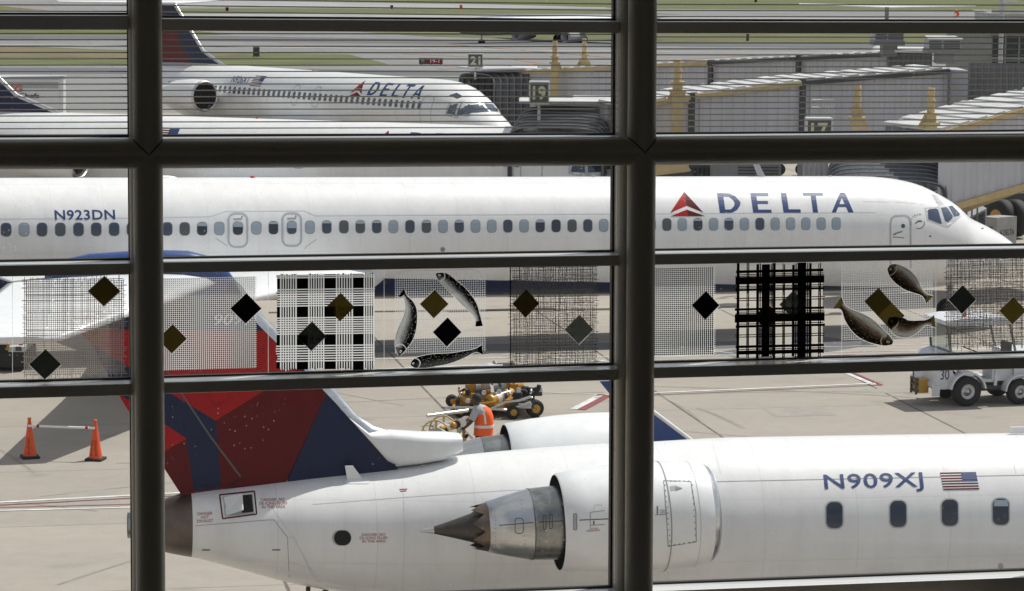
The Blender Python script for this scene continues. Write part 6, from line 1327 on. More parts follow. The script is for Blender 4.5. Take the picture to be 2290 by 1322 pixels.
b = MB(); b.slab([(x, -.60, z) for x, z in ((-.38, .9), (-.38, 1.38), (-.28, 1.38), (-.1, .95))], (0, 1.2, 0)); T('dashboard', b, M['grey'])
b = MB(); b.box((-.93, 0, .58), (.06, 1.45, .12)); b.slab([(-.94, -.72, .28), (-.74, -.72, .28), (-.72, -.72, .55), (-.94, -.72, .55)], (0, .03, 0)); T('bumper', b, M['tug'])
b = MB(); b.box((-1.06, -.2, .50), (.26, .5, .34)); h = T('hitch_block', b, M['cartyellow'])
b = MB()
for y in (-.38, -.05): b.box((-1.24, y, .5), (.05, .05, .42))
for z in (.36, .55, .68): b.box((-1.22, -.2, z), (.08, .42, .04))
b.cyl((-1.25, -.2, .66), (-1.25, -.2, 1.0), .016, n=8); T('hitch_jaw', b, M['dkgrey'], h)
for y in (-.70, .70):
    b = MB(); n = 14
    o1 = [(.50 * math.cos(math.pi * (k / n * .92 + .04)), .40 + .50 * math.sin(math.pi * (k / n * .92 + .04))) for k in range(n + 1)]; o2 = [(x * .9, .40 + (z - .40) * .9) for x, z in o1]
    b.slab([(x, y - .16, z) for x, z in o1 + o2[::-1]], (0, .32, 0)); T('fender', b, M['tug'])
    o1 = [(1.46 + .44 * math.cos(math.pi * k / n), .36 + .44 * math.sin(math.pi * k / n)) for k in range(n + 1)]; o2 = [(1.46 + (x - 1.46) * .9, .36 + (z - .36) * .9) for x, z in o1]
    b = MB(); b.slab([(x, y - .15, z) for x, z in o1 + o2[::-1]], (0, .3, 0)); T('fender', b, M['tug'])
b = MB(); b.box((.75, 0, .44), (1.6, 1.1, .10)); b.box((.72, 0, .36), (1.0, .5, .12)); T('chassis', b, M['dkgrey'])
b = MB(); b.box((.62, -.45, .62), (.55, .3, .07)); b.box((.62, .3, .62), (.6, .7, .07)); T('floor_plate', b, M['tug'])
b = MB(); b.box((1.05, -.30, .82), (.62, .62, .42)); b.slab([(x, -.66, z) for x, z in ((.78, .50), (.86, .5), (.90, 1.02), (.82, 1.02))], (0, .05, 0)); T('seat_box', b, M['tug'])
b = MB(); b.rbox((1.02, -.28, 1.10), (.46, .5, .12), .04); b.rbox((1.26, -.28, 1.36), (.12, .5, .46), .04); T('seat', b, M['dkgrey'])
b = MB(); b.box((2.05, 0, .98), (1.5, 1.42, .62)); b.box((2.05, 0, 1.31), (1.54, 1.46, .05)); b.slab([(1.30, -.72, .55), (1.52, -.72, .75), (1.52, -.72, .95), (1.30, -.72, .95)], (0, 1.44, 0)); T('rear_body', b, M['tug'])
b = MB(); b.cyl((.1, -.25, .85), (.28, -.25, 1.34), .025); T('steering_column', b, M['dkgrey'])
b = MB(); c0 = Vector((.30, -.25, 1.38)); ax = Vector((.35, 0, .93)).normalized(); u = Vector((0, 1, 0)); w = ax.cross(u); b.tube([c0 + (u * math.cos(k * math.pi / 10) + w * math.sin(k * math.pi / 10)) * .22 for k in range(21)], .016, 6, caps=False)
for k in range(3): b.cyl(c0, c0 + (u * math.cos(k * 2.1) + w * math.sin(k * 2.1)) * .21, .011, n=6)
T('steering_wheel', b, M['dkgrey'])
b = MB()
for x0, x1, y in ((-.42, -.52, -.66), (-.42, -.52, .66), (1.36, 1.16, -.66), (1.36, 1.16, .66)): b.beam((x0, y, 1.34), (x1, y, 2.12), .05, .05, (0, 1, 0))
T('cab_post', b, M['dkgrey']) if False else [MB().beam((x0, y, 1.3), (x1, y, 2.12), .05, .05, (0, 1, 0)).build('cab_post', M['grey'], tug, False) for x0, x1, y in ((-.42, -.52, -.66), (-.42, -.52, .66), (1.36, 1.16, -.66), (1.36, 1.16, .66))]
b = MB(); b.slab([(x, -.76, z) for x, z in ((-.62, 2.10), (-.60, 2.20), (-.2, 2.26), (1.0, 2.26), (1.42, 2.14), (1.44, 2.08), (-.5, 2.08))], (0, 1.52, 0)); T('cab_roof', b, M['tug'])
b = MB(); b.slab([(-.44, -.62, 1.38), (-.44, .62, 1.38), (-.53, .62, 2.06), (-.53, -.62, 2.06)], (.012, 0, 0)); T('windscreen', b, M['vglass'])
b = MB(); b.tube([(-.44, -.63, 1.38), (-.44, .63, 1.38), (-.53, .63, 2.06), (-.53, -.63, 2.06), (-.44, -.63, 1.38)], .022, 6, caps=False); T('windscreen_frame', b, M['dkgrey'])
b = MB(); b.cyl((.05, -.35, 2.26), (.05, -.35, 2.42), .055, .045, 12); T('beacon', b, M['orange'])
v, f = lettering('30', (-.72, .70), (.24, 0), (0, .26), None, .0); b = MB(); b.add([(x, -.712, z) for x, z in v], f); T('number', b, M['dkgrey'], bo); v, f = lettering('3', (-.50, 1.20), (.09, 0), (0, .15), None, .02); b = MB(); b.add([(x, -.712, z) for x, z in v], f); T('number', b, M['dkgrey'], bo)
b = MB(); b.poly([(-.9, -.3, 1.12), (-.9, .1, 1.12), (-.79, .1, 1.27), (-.79, -.3, 1.27)]); b2 = [Vector(p) + Vector((-.012, 0, .012)) for p in b.v]; b = MB(); b.poly(b2); T('badge', b, M['maroon'], bo)
# fuel hydrant cart beyond the near jet
DC = 69.0
def cp(x, y, d=0.0): return dpt(x, y, DC + d)
hc = thing('hydrant_cart', 'yellow fuel hydrant cart with tank numbered 774 and silver guard rails', 'fuel cart', gpt(1110, 925)); hc['kind'] = 'thing'
def K(nm, b, m, p=None): return b.build(nm, m, p or hc)
s_ = DC / 6300
b = MB(); b.beam(cp(1012, 916, .9), cp(1190, 893, .9), 1.0, .09); b.beam(cp(1010, 916, .35), cp(1195, 898, .35), .08, .14); b.beam(cp(1010, 914, 1.5), cp(1195, 890, 1.5), .08, .14); K('chassis', b, M['cartyellow'])
for x, y, d, r in ((1196, 904, .2, .22), (1178, 890, 1.5, .20), (1146, 921, -.1, .17), (1011, 912, 1.6, .16), (1028, 924, .1, .15)):
    p = cp(x, y, d); p.z = r; b = MB(); ax = Vector((.30, -.95, 0)); b.lathe(p - ax * .1, ax, [(0, r * .5), (0, r * .9), (.04, r), (.17, r), (.21, r * .9), (.21, r * .5)], 22, cap0=True); w_ = K('wheel', b, M['black'])
    b = MB(); b.lathe(p - ax * .1, ax, [(.19, r * .52), (.215, r * .5), (.2, r * .2), (.23, .01)], 16); K('hub', b, M['cartyellow'], w_)
b = MB(); A_, B_ = cp(1096, 896, .1), cp(1143, 880, .55); b.lathe(A_, B_ - A_, [(-.05, .02), (-.05, .155), (0, .165), (.06, .15), (.5, .15), ((B_ - A_).length, .15), ((B_ - A_).length + .05, .12), ((B_ - A_).length + .07, .0)], 24); tk = K('filter_tank', b, M['cartyellow'])
ax = (A_ - B_).normalized(); sx = Vector((-ax.y, ax.x, 0)) * -1; sx = Vector((1, .25, 0)).normalized(); v, f = lettering('774', (-.10, -.06), (.2, 0), (0, .12), None, .02); b = MB(); b.add([A_ + ax * .058 + sx * x + ZU * z for x, z in v], f); K('number', b, M['dkgrey'], tk)
d_ = (B_ - A_).normalized()
for t0, t1, m_ in ((.16, .30, 'white'), (.36, .46, 'blue'), (.52, .60, 'white')):
    b = MB(); b.lathe(A_, B_ - A_, [(t0, .152), (t1, .152)], 24); K('decal_band', b, M[m_], tk)
for x, yt, yb, w, d in ((1058, 858, 912, .16, .9), (1047, 868, 915, .12, 1.2), (1077, 852, 905, .10, 1.0), (1032, 872, 914, .10, .8), (1150, 858, 893, .2, .9), (1085, 872, 905, .28, .9)):
    a, c = cp(x, yt, d), cp(x, yb, d); b = MB(); b.box2((a.x - w / 2, a.y - w / 2, c.z), (a.x + w / 2, a.y + w / 2, a.z)); K('post', b, M['cartyellow'])
for x0, y0, x1, y1, r, m_, d in ((1066, 866, 1096, 860, .11, 'greywhite', .8), (1104, 866, 1132, 862, .12, 'greywhite', .9), (1100, 852, 1136, 862, .10, 'greywhite', 1.1), (1036, 898, 1062, 894, .13, 'cartyellow', .4), (1146, 870, 1172, 866, .12, 'cartyellow', .9), (1120, 900, 1150, 894, .08, 'cartyellow', .3)):
    b = MB(); b.cyl(cp(x0, y0, d), cp(x1, y1, d), r, n=14); K('pump_body', b, M[m_])
for pts, r, m_ in (([(996, 914), (1000, 912), (1050, 912), (1120, 916), (1142, 918), (1141, 922)], .035, 'metal'), ([(1098, 914), (1130, 900), (1160, 896), (1186, 888), (1190, 890)], .035, 'metal'), ([(1150, 912), (1186, 900), (1187, 905)], .03, 'metal'), ([(1058, 918), (1062, 905), (1110, 898)], .03, 'cartyellow')):
    b = MB(); b.tube([cp(x, y, -.15) for x, y in pts], r, 8); K('guard_rail', b, M[m_])
b = MB(); b.tube([cp(x, y, .2) for x, y in ((1150, 888), (1160, 876), (1172, 874), (1186, 884), (1196, 880), (1204, 870), (1206, 861))], .055, 8); b.tube([cp(x, y, .5) for x, y in ((1168, 866), (1190, 872), (1204, 868))], .05, 8); b.tube([cp(x, y, .6) for x, y in ((1040, 870), (1031, 876), (1027, 890), (1032, 902))], .035, 8); K('hose', b, M['black'])
b = MB(); b.rbox(cp(1158, 886, .1), (.24, .24, .22), .05); K('valve_housing', b, M['black'])
b = MB(); b.rbox(cp(1185, 876, .7), (.62, .7, .12), .03); b.box(cp(1172, 905, 0), (.5, .04, .2)); K('hose_tray', b, M['dkgrey']); b = MB(); b.box(cp(1174, 908, -.08), (.32, .02, .12)); K('plate', b, M['greywhite'])
b = MB(); b.cyl(cp(1080, 868, .5), cp(1080, 820, .5), .04); b.cyl(cp(1150, 866, .9), cp(1146, 822, .9), .04); K('reel_stand', b, M['cartyellow'])
b = MB(); b.cyl(cp(1108, 824, .6), cp(1142, 822, .8), .13, n=18); K('hose_coil', b, M['black'])
for x in (1105, 1146): b = MB(); p = cp(x, 823, .7); b.lathe(p, (.95, .3, 0), [(0, .02), (0, .19), (.03, .19), (.03, .02)], 20); K('reel_flange', b, M['yellow'])
b = MB(); b.slab([cp(1072, 824, .3), cp(1092, 818, .3), cp(1124, 819, .3), cp(1126, 824, .3)], (0, .5, 0)); K('top_cover', b, M['greywhite'])
rr_ = random.Random(3)
for x0, y0, x1, y1, d0, d1, m_ in ((1028, 880, 1050, 910, .5, .9, 'cartyellow'), (1052, 884, 1068, 912, .3, .7, 'cartyellow'), (1068, 890, 1092, 914, .6, 1.2, 'cartyellow'), (1092, 884, 1112, 896, .9, 1.4, 'dkgrey'), (1110, 868, 1126, 884, 1.0, 1.4, 'cartyellow'), (1150, 862, 1170, 884, .8, 1.3, 'cartyellow'), (1128, 894, 1150, 910, .2, .6, 'cartyellow'), (1040, 872, 1050, 884, .2, .5, 'black'), (1062, 872, 1076, 888, .2, .5, 'dkgrey'), (1172, 878, 1196, 890, .2, .9, 'dkgrey'), (1018, 892, 1030, 912, .6, 1.0, 'dkgrey'), (1104, 904, 1128, 916, .0, .5, 'cartyellow'), (1138, 858, 1150, 880, 1.1, 1.5, 'black'), (1040, 860, 1054, 900, .9, 1.3, 'cartyellow'), (1076, 856, 1094, 884, 1.0, 1.5, 'cartyellow'), (1128, 854, 1142, 878, .9, 1.3, 'cartyellow'), (1166, 884, 1194, 896, .5, 1.2, 'cartyellow'), (1050, 900, 1096, 918, .3, .8, 'cartyellow'), (1120, 898, 1170, 912, .4, .9, 'cartyellow')):
    a, c = cp(x0, y1, d0), cp(x1, y0, d0); b = MB(); b.rbox(((a.x + c.x) / 2, a.y + (d1 - d0) / 2, (a.z + c.z) / 2), (c.x - a.x, d1 - d0, c.z - a.z), .02); K('equipment_box', b, M[m_])
for i in range(30):
    x, y = rr_.uniform(1025, 1190), rr_.uniform(862, 905); dx, dy = rr_.uniform(-18, 18), rr_.uniform(-12, 12); d = rr_.uniform(0, .5); b = MB(); b.tube([cp(x, y, d), cp(x + dx * .4, y + dy * .8, d - .05), cp(x + dx, y + dy, d + .1)], rr_.choice((.018, .025, .04)), 7); K('pipework', b, M[rr_.choice(('cartyellow', 'black', 'metal', 'cartyellow', 'dkgrey'))])
for x, y in ((1082, 878), (1116, 876), (1160, 872), (1046, 896), (1070, 898)): b = MB(); p = cp(x, y, .0); b.cyl(p, p + Vector((0, -.05, 0)), .06, n=14); K('gauge', b, M['greywhite'])
b = MB(); b.cyl(cp(955, 930, -1.2), cp(1046, 918, -.5), .045, n=10); K('draw_bar', b, M['metal'])
# hose reel with yellow hand wheels in front of the worker
hr = thing('hose_reel', 'pair of yellow spoked reel wheels with hose fittings before the worker', 'hose reel', gpt(995, 985)); hr['kind'] = 'thing'
for x, y, D, r in ((975, 975, 64.2, .36), (992, 964, 65.2, .36)):
    c0 = dpt(x, y, D); b = MB(); u = Vector((.93, -.36, 0)); b.tube([c0 + (u * math.cos(k * math.pi / 12) + ZU * math.sin(k * math.pi / 12)) * r for k in range(25)], .022, 8, caps=False); o = b.build('reel_wheel', M['yellow'], hr)
    b = MB()
    for k in range(5): b.beam(c0, c0 + (u * math.cos(k * 1.257 + .3) + ZU * math.sin(k * 1.257 + .3)) * r, .02, .05); 
    b.build('spokes', M['yellow'], o)
b = MB(); b.cyl(dpt(975, 975, 64.2), dpt(992, 964, 65.2), .2, n=18); b.build('hose_coil', M['ltgrey'], hr)
for x0, y0, x1, y1, r, m_ in ((1012, 952, 1046, 938, .085, 'cartyellow'), (1020, 950, 1032, 944, .095, 'black'), (1004, 958, 1014, 950, .05, 'metal'), (985, 958, 1000, 955, .05, 'cartyellow'), (1034, 946, 1040, 940, .1, 'metal')):
    b = MB(); b.cyl(dpt(x0, y0, 64.3), dpt(x1, y1, 64.6), r, n=14); b.build('nozzle_fitting', M[m_], hr)
b = MB(); b.tube([dpt(x, y, 64.5) for x, y in ((1010, 955), (1000, 962), (1006, 978), (1036, 986), (1046, 972))], .04, 8); b.build('hose', M['black'], hr)
b = MB(); p = dpt(1000, 985, 64.7); b.box2((p.x - .5, p.y - .3, .1), (p.x + .45, p.y + .4, .3)); b.cyl((p.x, p.y, .2), dpt(990, 968, 64.7), .05); b.cyl((p.x + .4, p.y, .2), dpt(1036, 950, 64.7), .04); b.build('reel_stand', M['yellow'], hr)

# worker
DW = 64.6; ft = dpt(1076, 1062, DW); GW = Vector((dpt(1076, 960, DW).x, DW, 0))
wk = thing('person', 'ramp worker in orange safety vest and grey shirt, leaning over the hose reel', 'person', Matrix.Translation(GW)); wk['kind'] = 'thing'
def wp(x, y, d=0.0): return dpt(x, y, DW + d)
hz = wp(1074, 966).z
def skinmesh(name, verts, edges, rad, m, parent, sub=2):
    me = bpy.data.meshes.new(name); me.from_pydata([tuple(v) for v in verts], edges, []); o = bpy.data.objects.new(name, me); COL.objects.link(o)
    md_ = o.modifiers.new('skin', 'SKIN'); md_.use_smooth_shade = True; sb = o.modifiers.new('sub', 'SUBSURF'); sb.levels = sub; sb.render_levels = sub
    for i, r in enumerate(rad): me.skin_vertices[0].data[i].radius = r if isinstance(r, tuple) else (r, r)
    me.skin_vertices[0].data[0].use_root = True
    dg = bpy.context.evaluated_depsgraph_get(); dg.update(); nm = bpy.data.meshes.new_from_object(o.evaluated_get(dg)); bpy.data.objects.remove(o)
    inv = MW[parent.name].inverted()
    for v in nm.vertices: v.co = inv @ v.co
    nm.materials.clear(); nm.materials.append(m); ob = bpy.data.objects.new(name, nm); COL.objects.link(ob); ob.parent = parent; MW[ob.name] = MW[parent.name].copy()
    for p in nm.polygons: p.use_smooth = True
    return ob
pel, ch, nk, hd0, hd1 = wp(1079, 966, .02), wp(1077, 928, 0), wp(1068, 908, -.02), wp(1063.5, 900, -.04), wp(1064, 888, -.02)
sN, eN, hN = wp(1063, 921, -.21), wp(1053, 944, -.30), wp(1033, 961, -.26); sF, eF, hF = wp(1072, 917, .22), wp(1052, 940, .25), wp(1036, 955, .1)
kN, aN = wp(1072, 1012, -.12), Vector((wp(1078, 1050).x, DW - .12, .08)); kF, aF = wp(1082, 1012, .12), Vector((wp(1088, 1050).x, DW + .12, .08)); tN, tF = aN + Vector((-.2, -.03, -.05)), aF + Vector((-.2, 0, -.05))
V = [pel, ch, nk, hd0, hd1, sN, eN, hN, sF, eF, hF, kN, aN, tN, kF, aF, tF]
Ed = [(0, 1), (1, 2), (2, 3), (3, 4), (1, 5), (5, 6), (6, 7), (1, 8), (8, 9), (9, 10), (0, 11), (11, 12), (12, 13), (0, 14), (14, 15), (15, 16)]
body = skinmesh('body', V, Ed, [.15, .165, .062, .085, .10, .075, .05, .038, .075, .05, .038, .075, .05, .04, .075, .05, .04], M['skin'], wk)
b = MB(); hc_ = (hd0 + hd1) / 2; b.sphere(hc_ + Vector((.012, 0, .005)), .118, 16, 0, (1.02, .86, 1.12)); b.sphere(hc_ + Vector((-.105, 0, -.03)), .022, 8); b.sphere(hc_ + Vector((-.085, 0, -.085)), .035, 8, 0, (1, 1.1, .7)); b.build('head', M['skin'], wk)
for s in (-1, 1):
    b = MB(); b.sphere(hc_ + Vector((.0, s * .094, -.01)), .03, 8, 0, (.8, .35, 1.2)); b.build('ear', M['skin'], wk)
    b = MB(); b.sphere(hc_ + Vector((-.093, s * .036, .012)), .012, 8); b.build('eye', M['white'], wk)
b = MB(); b.sphere(hc_ + Vector((.026, 0, .03)), .122, 16, 0, (.98, .88, 1.03)); b.build('hair', M['darkhair'] if 'darkhair' in M else M['black'], wk)
def torso(pts, name, m, e=.75):
    b = MB(); rings = []
    for c, wx, wy in pts:
        rings.append([c + Vector((wx * math.copysign(abs(math.cos(a)) ** e, math.cos(a)), wy * math.copysign(abs(math.sin(a)) ** e, math.sin(a)), 0)) for a in [2 * math.pi * k / 28 for k in range(28)]])
    b.loft(rings, 0, True); return b.build(name, m, wk)
tc_ = [(wp(1079, 972), .215, .235), (wp(1080, 960), .215, .23), (wp(1081, 945), .215, .225), (wp(1080, 930), .21, .24), (wp(1078, 917), .185, .245), (wp(1073, 908), .13, .19), (wp(1068, 904), .07, .08)]
torso([(c, a * .97, q * .97) for c, a, q in tc_] , 'shirt', M['shirt'])
vs = torso([(c + Vector((.018, 0, 0)), a * 1.05 if i < 5 else a * 1.02, q * (1.03 if i < 4 else .93)) for i, (c, a, q) in enumerate(tc_[:6])], 'safety_vest', M['vest'])
torso([(wp(1080.5, 954.5) + Vector((.018, 0, 0)), .233, .241), (wp(1081, 948.5) + Vector((.018, 0, 0)), .233, .240)], 'reflective_band', M['reflect'])
vb_ = BVHTree.FromPolygons([tuple(MW[wk.name] @ v.co) for v in vs.data.vertices], [list(p.vertices) for p in vs.data.polygons])
def vhit(x, y):
    d = ray(x, y); h = vb_.ray_cast(CAM, d); return (h[0] - d.normalized() * .008) if h[0] is not None else wp(x, y, -.23)
v, f = flat(line2d([(1068, 909), (1078, 915), (1084, 930), (1086, 949)], 4.2), 3); b = MB(); b.add([vhit(x, y) for x, y in v], f); b.build('reflective_stripe', M['reflect'], wk, recalc=False)
for s_i, (a0, e0, h0) in enumerate(((sN, eN, hN), (sF, eF, hF))):
    b = MB(); m0 = a0.lerp(e0, .85); b.tube([a0 + Vector((.03, 0, .045)), a0.lerp(e0, .3), a0.lerp(e0, .6), m0], [.085, .088, .084, .08], 14); b.build('sleeve', M['shirt'], wk)
    b = MB(); dd = (h0 - e0).normalized(); up = Vector((0, 0, 1)); sd = dd.cross(up).normalized(); b.rbox(h0 + dd * .045, (.085, .04, .075), .015, Matrix((dd, sd, sd.cross(dd))).transposed())
    for k in range(4): r0 = h0 + dd * .085 + sd.cross(dd) * (-.03 + k * .02); L_ = (.06, .07, .072, .058)[k]; b.tube([r0, r0 + dd * L_ * .6 - up * .012, r0 + dd * L_ - up * .04], [.011, .010, .008], 6)
    r0 = h0 + dd * .03 - sd * .0 + sd.cross(dd) * .04; b.tube([r0, r0 + dd * .035 + sd.cross(dd) * .03, r0 + dd * .065 + sd.cross(dd) * .032], [.013, .011, .009], 6); b.build('glove', M['ltgrey'], wk)
b = MB(); v, f = lettering('USA', (1052, 931), (6, -1), (.5, -3)); b.quad(wp(1054, 928, -.31), wp(1060, 926.5, -.31), wp(1060.6, 931, -.31), wp(1054.5, 932, -.31)); b.build('sleeve_badge', M['maroon'], wk, recalc=False)
for k0, a0, p0 in ((kN, aN, -.1), (kF, aF, .1)):
    b = MB(); b.tube([pel + Vector((0, p0, .0)), (pel + Vector((0, p0, 0))).lerp(k0, .5), k0, k0.lerp(a0, .5), a0 + Vector((0, 0, .02))], [.12, .105, .085, .078, .08], 14); b.build('trouser_leg', M['trousers'], wk)
    b = MB(); b.rbox(a0 + Vector((-.07, 0, -.03)), (.29, .10, .10), .03); b.build('boot', M['black'], wk)

# cones with a bar between them
cone0 = None
for x, y, lab in ((67, 1024, 'orange traffic cone at the left end of the white bar'), (214, 1029, 'orange traffic cone at the right end of the white bar')):
    p = gpt(x, y)
    if cone0 is None:
        t = thing('traffic_cone', lab, 'traffic cone', Matrix.Translation(p) @ Matrix.Rotation(R_(20), 4, 'Z'), 'traffic cones joined by a bar'); t['kind'] = 'thing'
        b = MB(); b.rbox((0, 0, .03), (.40, .40, .06), .02); b.build('base', M['black'], t, False)
        b = MB(); b.lathe((0, 0, .055), (0, 0, 1), [(0, .155), (.05, .148), (.80, .038), (.83, .034), (.84, .045), (.87, .043), (.875, .02)], 28, cap1=True); c_ = b.build('cone', M['orange'], t, False); cone0 = t
    else: t = dup(cone0, Matrix.Translation(p) @ Matrix.Rotation(R_(-12), 4, 'Z') , lab)
    cb = BVHTree.FromPolygons([tuple(Matrix.Translation(p) @ v.co) for v in c_.data.vertices], [list(q.vertices) for q in c_.data.polygons])
    b = MB()
    for i, ch_ in enumerate('DELTA'):
        v, f = lettering(ch_, (x - 5.2 + (3 if x > 100 else 0), y - 38 + i * 7.2), (5.4, 0), (0, -5.2))
        pts = []
        for q in v:
            d = ray(*q); h = cb.ray_cast(CAM, d); pts.append(h[0] - d.normalized() * .004 if h[0] is not None else gpt(x, y) + Vector((0, -.1, .3)))
        b.add(pts, f)
    b.build('lettering', M['maroon'], t, recalc=False)
A_, B_ = dpt(63, 952.5, gpt(67, 1024).y - .06), dpt(212, 957.5, gpt(214, 1029).y - .05); bar = thing('barrier_bar', 'white bar with red bands resting across the two orange cones', 'barrier bar', A_); bar['kind'] = 'thing'
MB().cyl(A_, B_, .028, n=12).build('bar', M['white'], bar)
for t0 in (.13, .86): a = A_.lerp(B_, t0); MB().cyl(a, a + (B_ - A_).normalized() * .06, .034, n=12).build('red_band', M['red'], bar)
# white service truck at the left edge under the wing
tr = thing('service_truck', 'white service truck tail with red lamp at the left edge', 'truck', (gpt(40, 846).x - 2, gpt(40, 846).y, 0)); tr['kind'] = 'thing'
a = dpt(54, 846, 76); x1 = a.x; y1 = 76.0; zt = dpt(0, 776, 76).z
b = MB(); b.box2((x1 - 5, y1, .55), (x1, y1 + 2.2, zt)); b.build('body', M['greywhite'], tr); b = MB(); b.box2((x1 - 1.6, y1 - .02, .75), (x1 - .42, y1 + .0, zt - .15)); b.build('recess', M['darkin'], tr)
b = MB(); b.box2((x1 - 5, y1 + .02, .12), (x1 - .02, y1 + 2.1, .55)); b.build('bumper', M['black'], tr)
for dx, m_ in ((.17, 'ltgrey'), (.05, 'red')): MB().cyl((x1 - dx, y1, .92), (x1 - dx, y1 - .03, .92), .055, n=16).build('lamp', M[m_], tr)
b = MB(); b.box2((x1 - .22, y1 - .02, .58), (x1 - .06, y1, .70)); b.build('number_plate', M['dkgrey'], tr); b = MB(); b.box2((x1 - .13, y1 - .02, .735), (x1 - .02, y1, .765)); b.build('reflector', M['red'], tr); b = MB(); b.cyl((x1 - .45, y1 - .02, .62), (x1 - .38, y1 - .1, .80), .04); b.build('hose_coupling', M['cartyellow'], tr)
for dx in (1.2, 3.6): MB().cyl((x1 - dx, y1 - .02, .45), (x1 - dx, y1 + .28, .45), .45, n=22).build('wheel', M['black'], tr)
# catering truck
ct = thing('catering_truck', 'white catering truck with Sky Chefs lettering behind the left tail fin', 'truck', (dpt(60, 240, 160).x, 160, 0)); ct['kind'] = 'thing'
a, c = dpt(-190, 176, 160), dpt(131, 176, 160); b = MB(); b.box2((a.x, 160, 1.0), (c.x, 162.5, a.z)); bx_ = b.build('box_body', M['white'], ct); b = MB(); b.box2((a.x - .05, 159.9, a.z), (c.x + .05, 162.6, a.z + .12)); b.box2((a.x, 159.97, a.z - .5), (c.x, 160, a.z - .15)); b.build('roof_rim', M['ltgrey'], ct); b = MB(); b.box2((a.x, 159.96, 1.3), (c.x, 160.0, 2.1)); b.build('skirt', M['grey'], ct)
for body, x, y, w, h, m_ in (('LSG', 8, 205, 42, 15, 'orange'), ('Sky Chefs', 8, 222, 80, 14, 'dkgrey')):
    v, f = lettering(body, (x, y), (w, 1), (0, -h), None, .02); b = MB(); b.add([dpt(p, q, 159.93) for p, q in v], f); b.build('lettering', M[m_], ct, recalc=False)
for dx in (2, 6): MB().cyl((c.x - dx, 159.9, .5), (c.x - dx, 160.3, .5), .5, n=20).build('wheel', M['black'], ct)
# ------------------------------------------------------------------ far airfield
def simple_jet(name, label, M4, L, r, paint, fincols, ttail, stabspan, zt, grp=None, wings=True):
    j = thing(name, label, 'airplane', M4, grp); j['kind'] = 'thing'
    B = Body([(-L, .5 * r, .3 * r, .1), (-L + 3, .8 * r, -.2 * r, .5 * r), (-L + 8, r, -.95 * r, .95 * r), (-5, r, -r, r), (-2.5, .75 * r, -.9 * r, .85 * r), (-1, .2 * r, -.7 * r, .5 * r), (0, -.25 * r, -.35 * r, .06)], 32, .8)
    f = MB(); f.loft(B.rings, 0, True); f.build('fuselage', paint, j, False)
    b = MB(); n = len(fincols)
    lo0, lo1, hi0, hi1 = Vector((-L + 7.5, 0, .9 * r)), Vector((-L + 1.2, 0, .7 * r)), Vector((-L + 2.6, 0, zt)), Vector((-L - .6, 0, zt))
    for i in range(n):
        a, c = i / n, (i + 1) / n; P = [lo0.lerp(hi0, a), lo1.lerp(hi1, a), lo1.lerp(hi1, c), lo0.lerp(hi0, c)]; w = Vector((0, .14, 0))
        b.add([p - w for p in P] + [p + w for p in P], [(0, 1, 2, 3), (7, 6, 5, 4), (0, 3, 7, 4), (1, 5, 6, 2), (3, 2, 6, 7)], i)
    b.build('tail_fin', [M[c] for c in fincols], j, False)
    zs = zt if ttail else .6 * r; xs = -L + (2.4 if ttail else 4.5)
    for s in (-1, 1): wing('tailplane', paint, j, [((xs, 0, zs), 3.0, .08), ((xs - 2.4, s * stabspan / 2, zs + .15), 1.2, .08)])
    for s in ((-1, 1) if wings else ()): wing('wing', paint, j, [((-L * .42, s * r * .7, -.6 * r), 5, .11), ((-L * .42 - 4.5, s * L * .42, -.1), 1.2, .09)])
    for s in (-1, 1):
        b = MB(); x0, y0, z0 = (-L * .40, s * L * .14, -1.15 * r) if not ttail else (-L + 9, s * (r + .9), .3 * r); b.lathe((x0, y0, z0), (1, 0, 0), [(-3, .4), (-2, .62), (-.4, .75), (0, .7), (-.05, .6), (-.8, .55)], 24); b.build('engine_cowl', M['ltgrey'], j, False)
    wheelset(j, -4, 0, -r - .75, .33, .2, -r * .8, M['ltgrey'])
    for s in (-1, 1): wheelset(j, -L * .55, s * 2.2, -r - .65, .5, .3, -r * .6, M['ltgrey'])
    return j
M['silver'] = mat('silver_aircraft_paint', (0.24, 0.25, 0.27), .35, .5, .2, var=.1)
g = gpt(1077, 97); h = gpt(1290, 96)
yaw = math.atan2((g - h).y - 6.0, (g - h).x)
nose = Vector((g.x, g.y, 0)) + Vector((math.cos(yaw), math.sin(yaw), 0)) * 4
simple_jet('taxiing_jet', 'silver grey airliner with striped tail taxiing across the field', frame_m((nose.x, nose.y, 2.0), yaw, 0), 32, 1.12, M['silver'], ['blue', 'white', 'red', 'white', 'blue', 'red', 'white', 'red', 'silver'], False, 8, 5.6)
tp_ = dpt(1985, 14, 200)
simple_jet('tail_view_jet', 'distant airliner seen from behind with wide white tailplane and silver fin', frame_m((tp_.x + .13 * 27, 200 + 27, tp_.z - 4.6), R_(82.5), 0), 29.5, 1.35, M['white'], ['silver', 'silver', 'navy', 'silver'], True, 12.2, 4.6, None, False)
def board(name, label, x0, y0, x1, y1, ybase, parts, cat='sign'):
    D = gpt((x0 + x1) / 2, ybase).y; a, c = dpt(x0, y1, D), dpt(x1, y0, D); t = thing(name, label, cat, (a.x, D, 0)); t['kind'] = 'thing'
    MB().box2((a.x, D, a.z), (c.x, D + .25, c.z)).build('panel', M['dkgrey'], t)
    for k in (.1, .5, .9): MB().cyl((a.x + (c.x - a.x) * k, D + .12, 0), (a.x + (c.x - a.x) * k, D + .12, a.z + .05), .05, n=8).build('leg', M['grey'], t)
    parts(t, a, c, D)
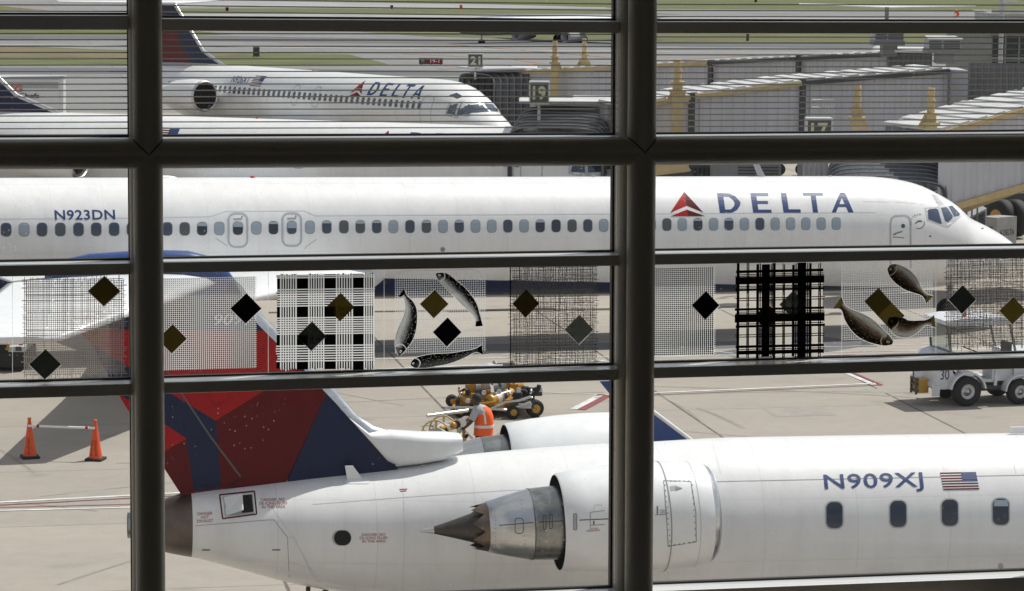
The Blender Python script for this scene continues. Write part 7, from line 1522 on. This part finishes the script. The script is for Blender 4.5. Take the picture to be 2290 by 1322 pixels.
def hold(t, a, c, D):
    w = c.x - a.x; h = c.z - a.z; MB().box2((a.x + w * .34, D - .02, a.z + .03), (c.x - .03, D - .005, c.z - .03)).build('red_face', M['red'], t)
    v, f = lettering('19-1', (a.x + w * .48, a.z + h * .22), (w * .38, 0), (0, h * .58), None, .02); b = MB(); b.add([(x, D - .03, z) for x, z in v], f); b.build('number', M['white'], t, recalc=False)
    v, f = lettering('M', (a.x + w * .10, a.z + h * .22), (w * .12, 0), (0, h * .58), None, .03); b = MB(); b.add([(x, D - .02, z) for x, z in v], f); b.build('letter', M['yellow'], t, recalc=False)
board('runway_sign', 'red and black taxiway sign reading 19-1 by the grass edge', 937, 130, 990, 143.5, 146, hold)
board('distance_board', 'plain black upright board standing on the far grass', 566, 105.5, 580, 126, 128, lambda *a: None)
board('edge_marker', 'small black post in the dry grass right of the pipe', 1669, 76, 1675, 91, 92, lambda *a: None, 'marker')
for x, y, lab in ((1031, 20, 'small orange marker box beside the far runway'), (876, 21, 'small red marker box in the far grass'), (508, 26, 'small dark red marker box near the left tailplane'), (1470 + 220, 6, 'tiny marker in the far right grass')):
    D = gpt(x, y).y; p = gpt(x, y); t = thing('marker_box', lab, 'marker', p, 'small marker boxes on the airfield'); t['kind'] = 'thing'; MB().rbox((p.x, p.y, .4), (.5, .3, .6), .06).build('box', M['orange' if x == 1031 else 'maroon'], t); MB().cyl((p.x, p.y, 0), (p.x, p.y, .2), .05).build('stake', M['grey'], t)
p = gpt(2135, 52); t = thing('windsock', 'limp orange windsock on a thin pole at upper right', 'windsock', (p.x, p.y, 0)); t['kind'] = 'thing'; q = dpt(2138, 25, p.y)
MB().cyl((p.x, p.y, 0), (p.x, p.y, q.z), .06, n=8).build('pole', M['greywhite'], t); b = MB(); q0 = Vector((p.x, p.y, q.z)); b.tube([q0, q0 + Vector((.35, 0, -.1)), q0 + Vector((.5, 0, -.5)), q0 + Vector((.2, 0, -.9))], [.3, .26, .2, .12], 12); b.build('sock', M['orange'], t)
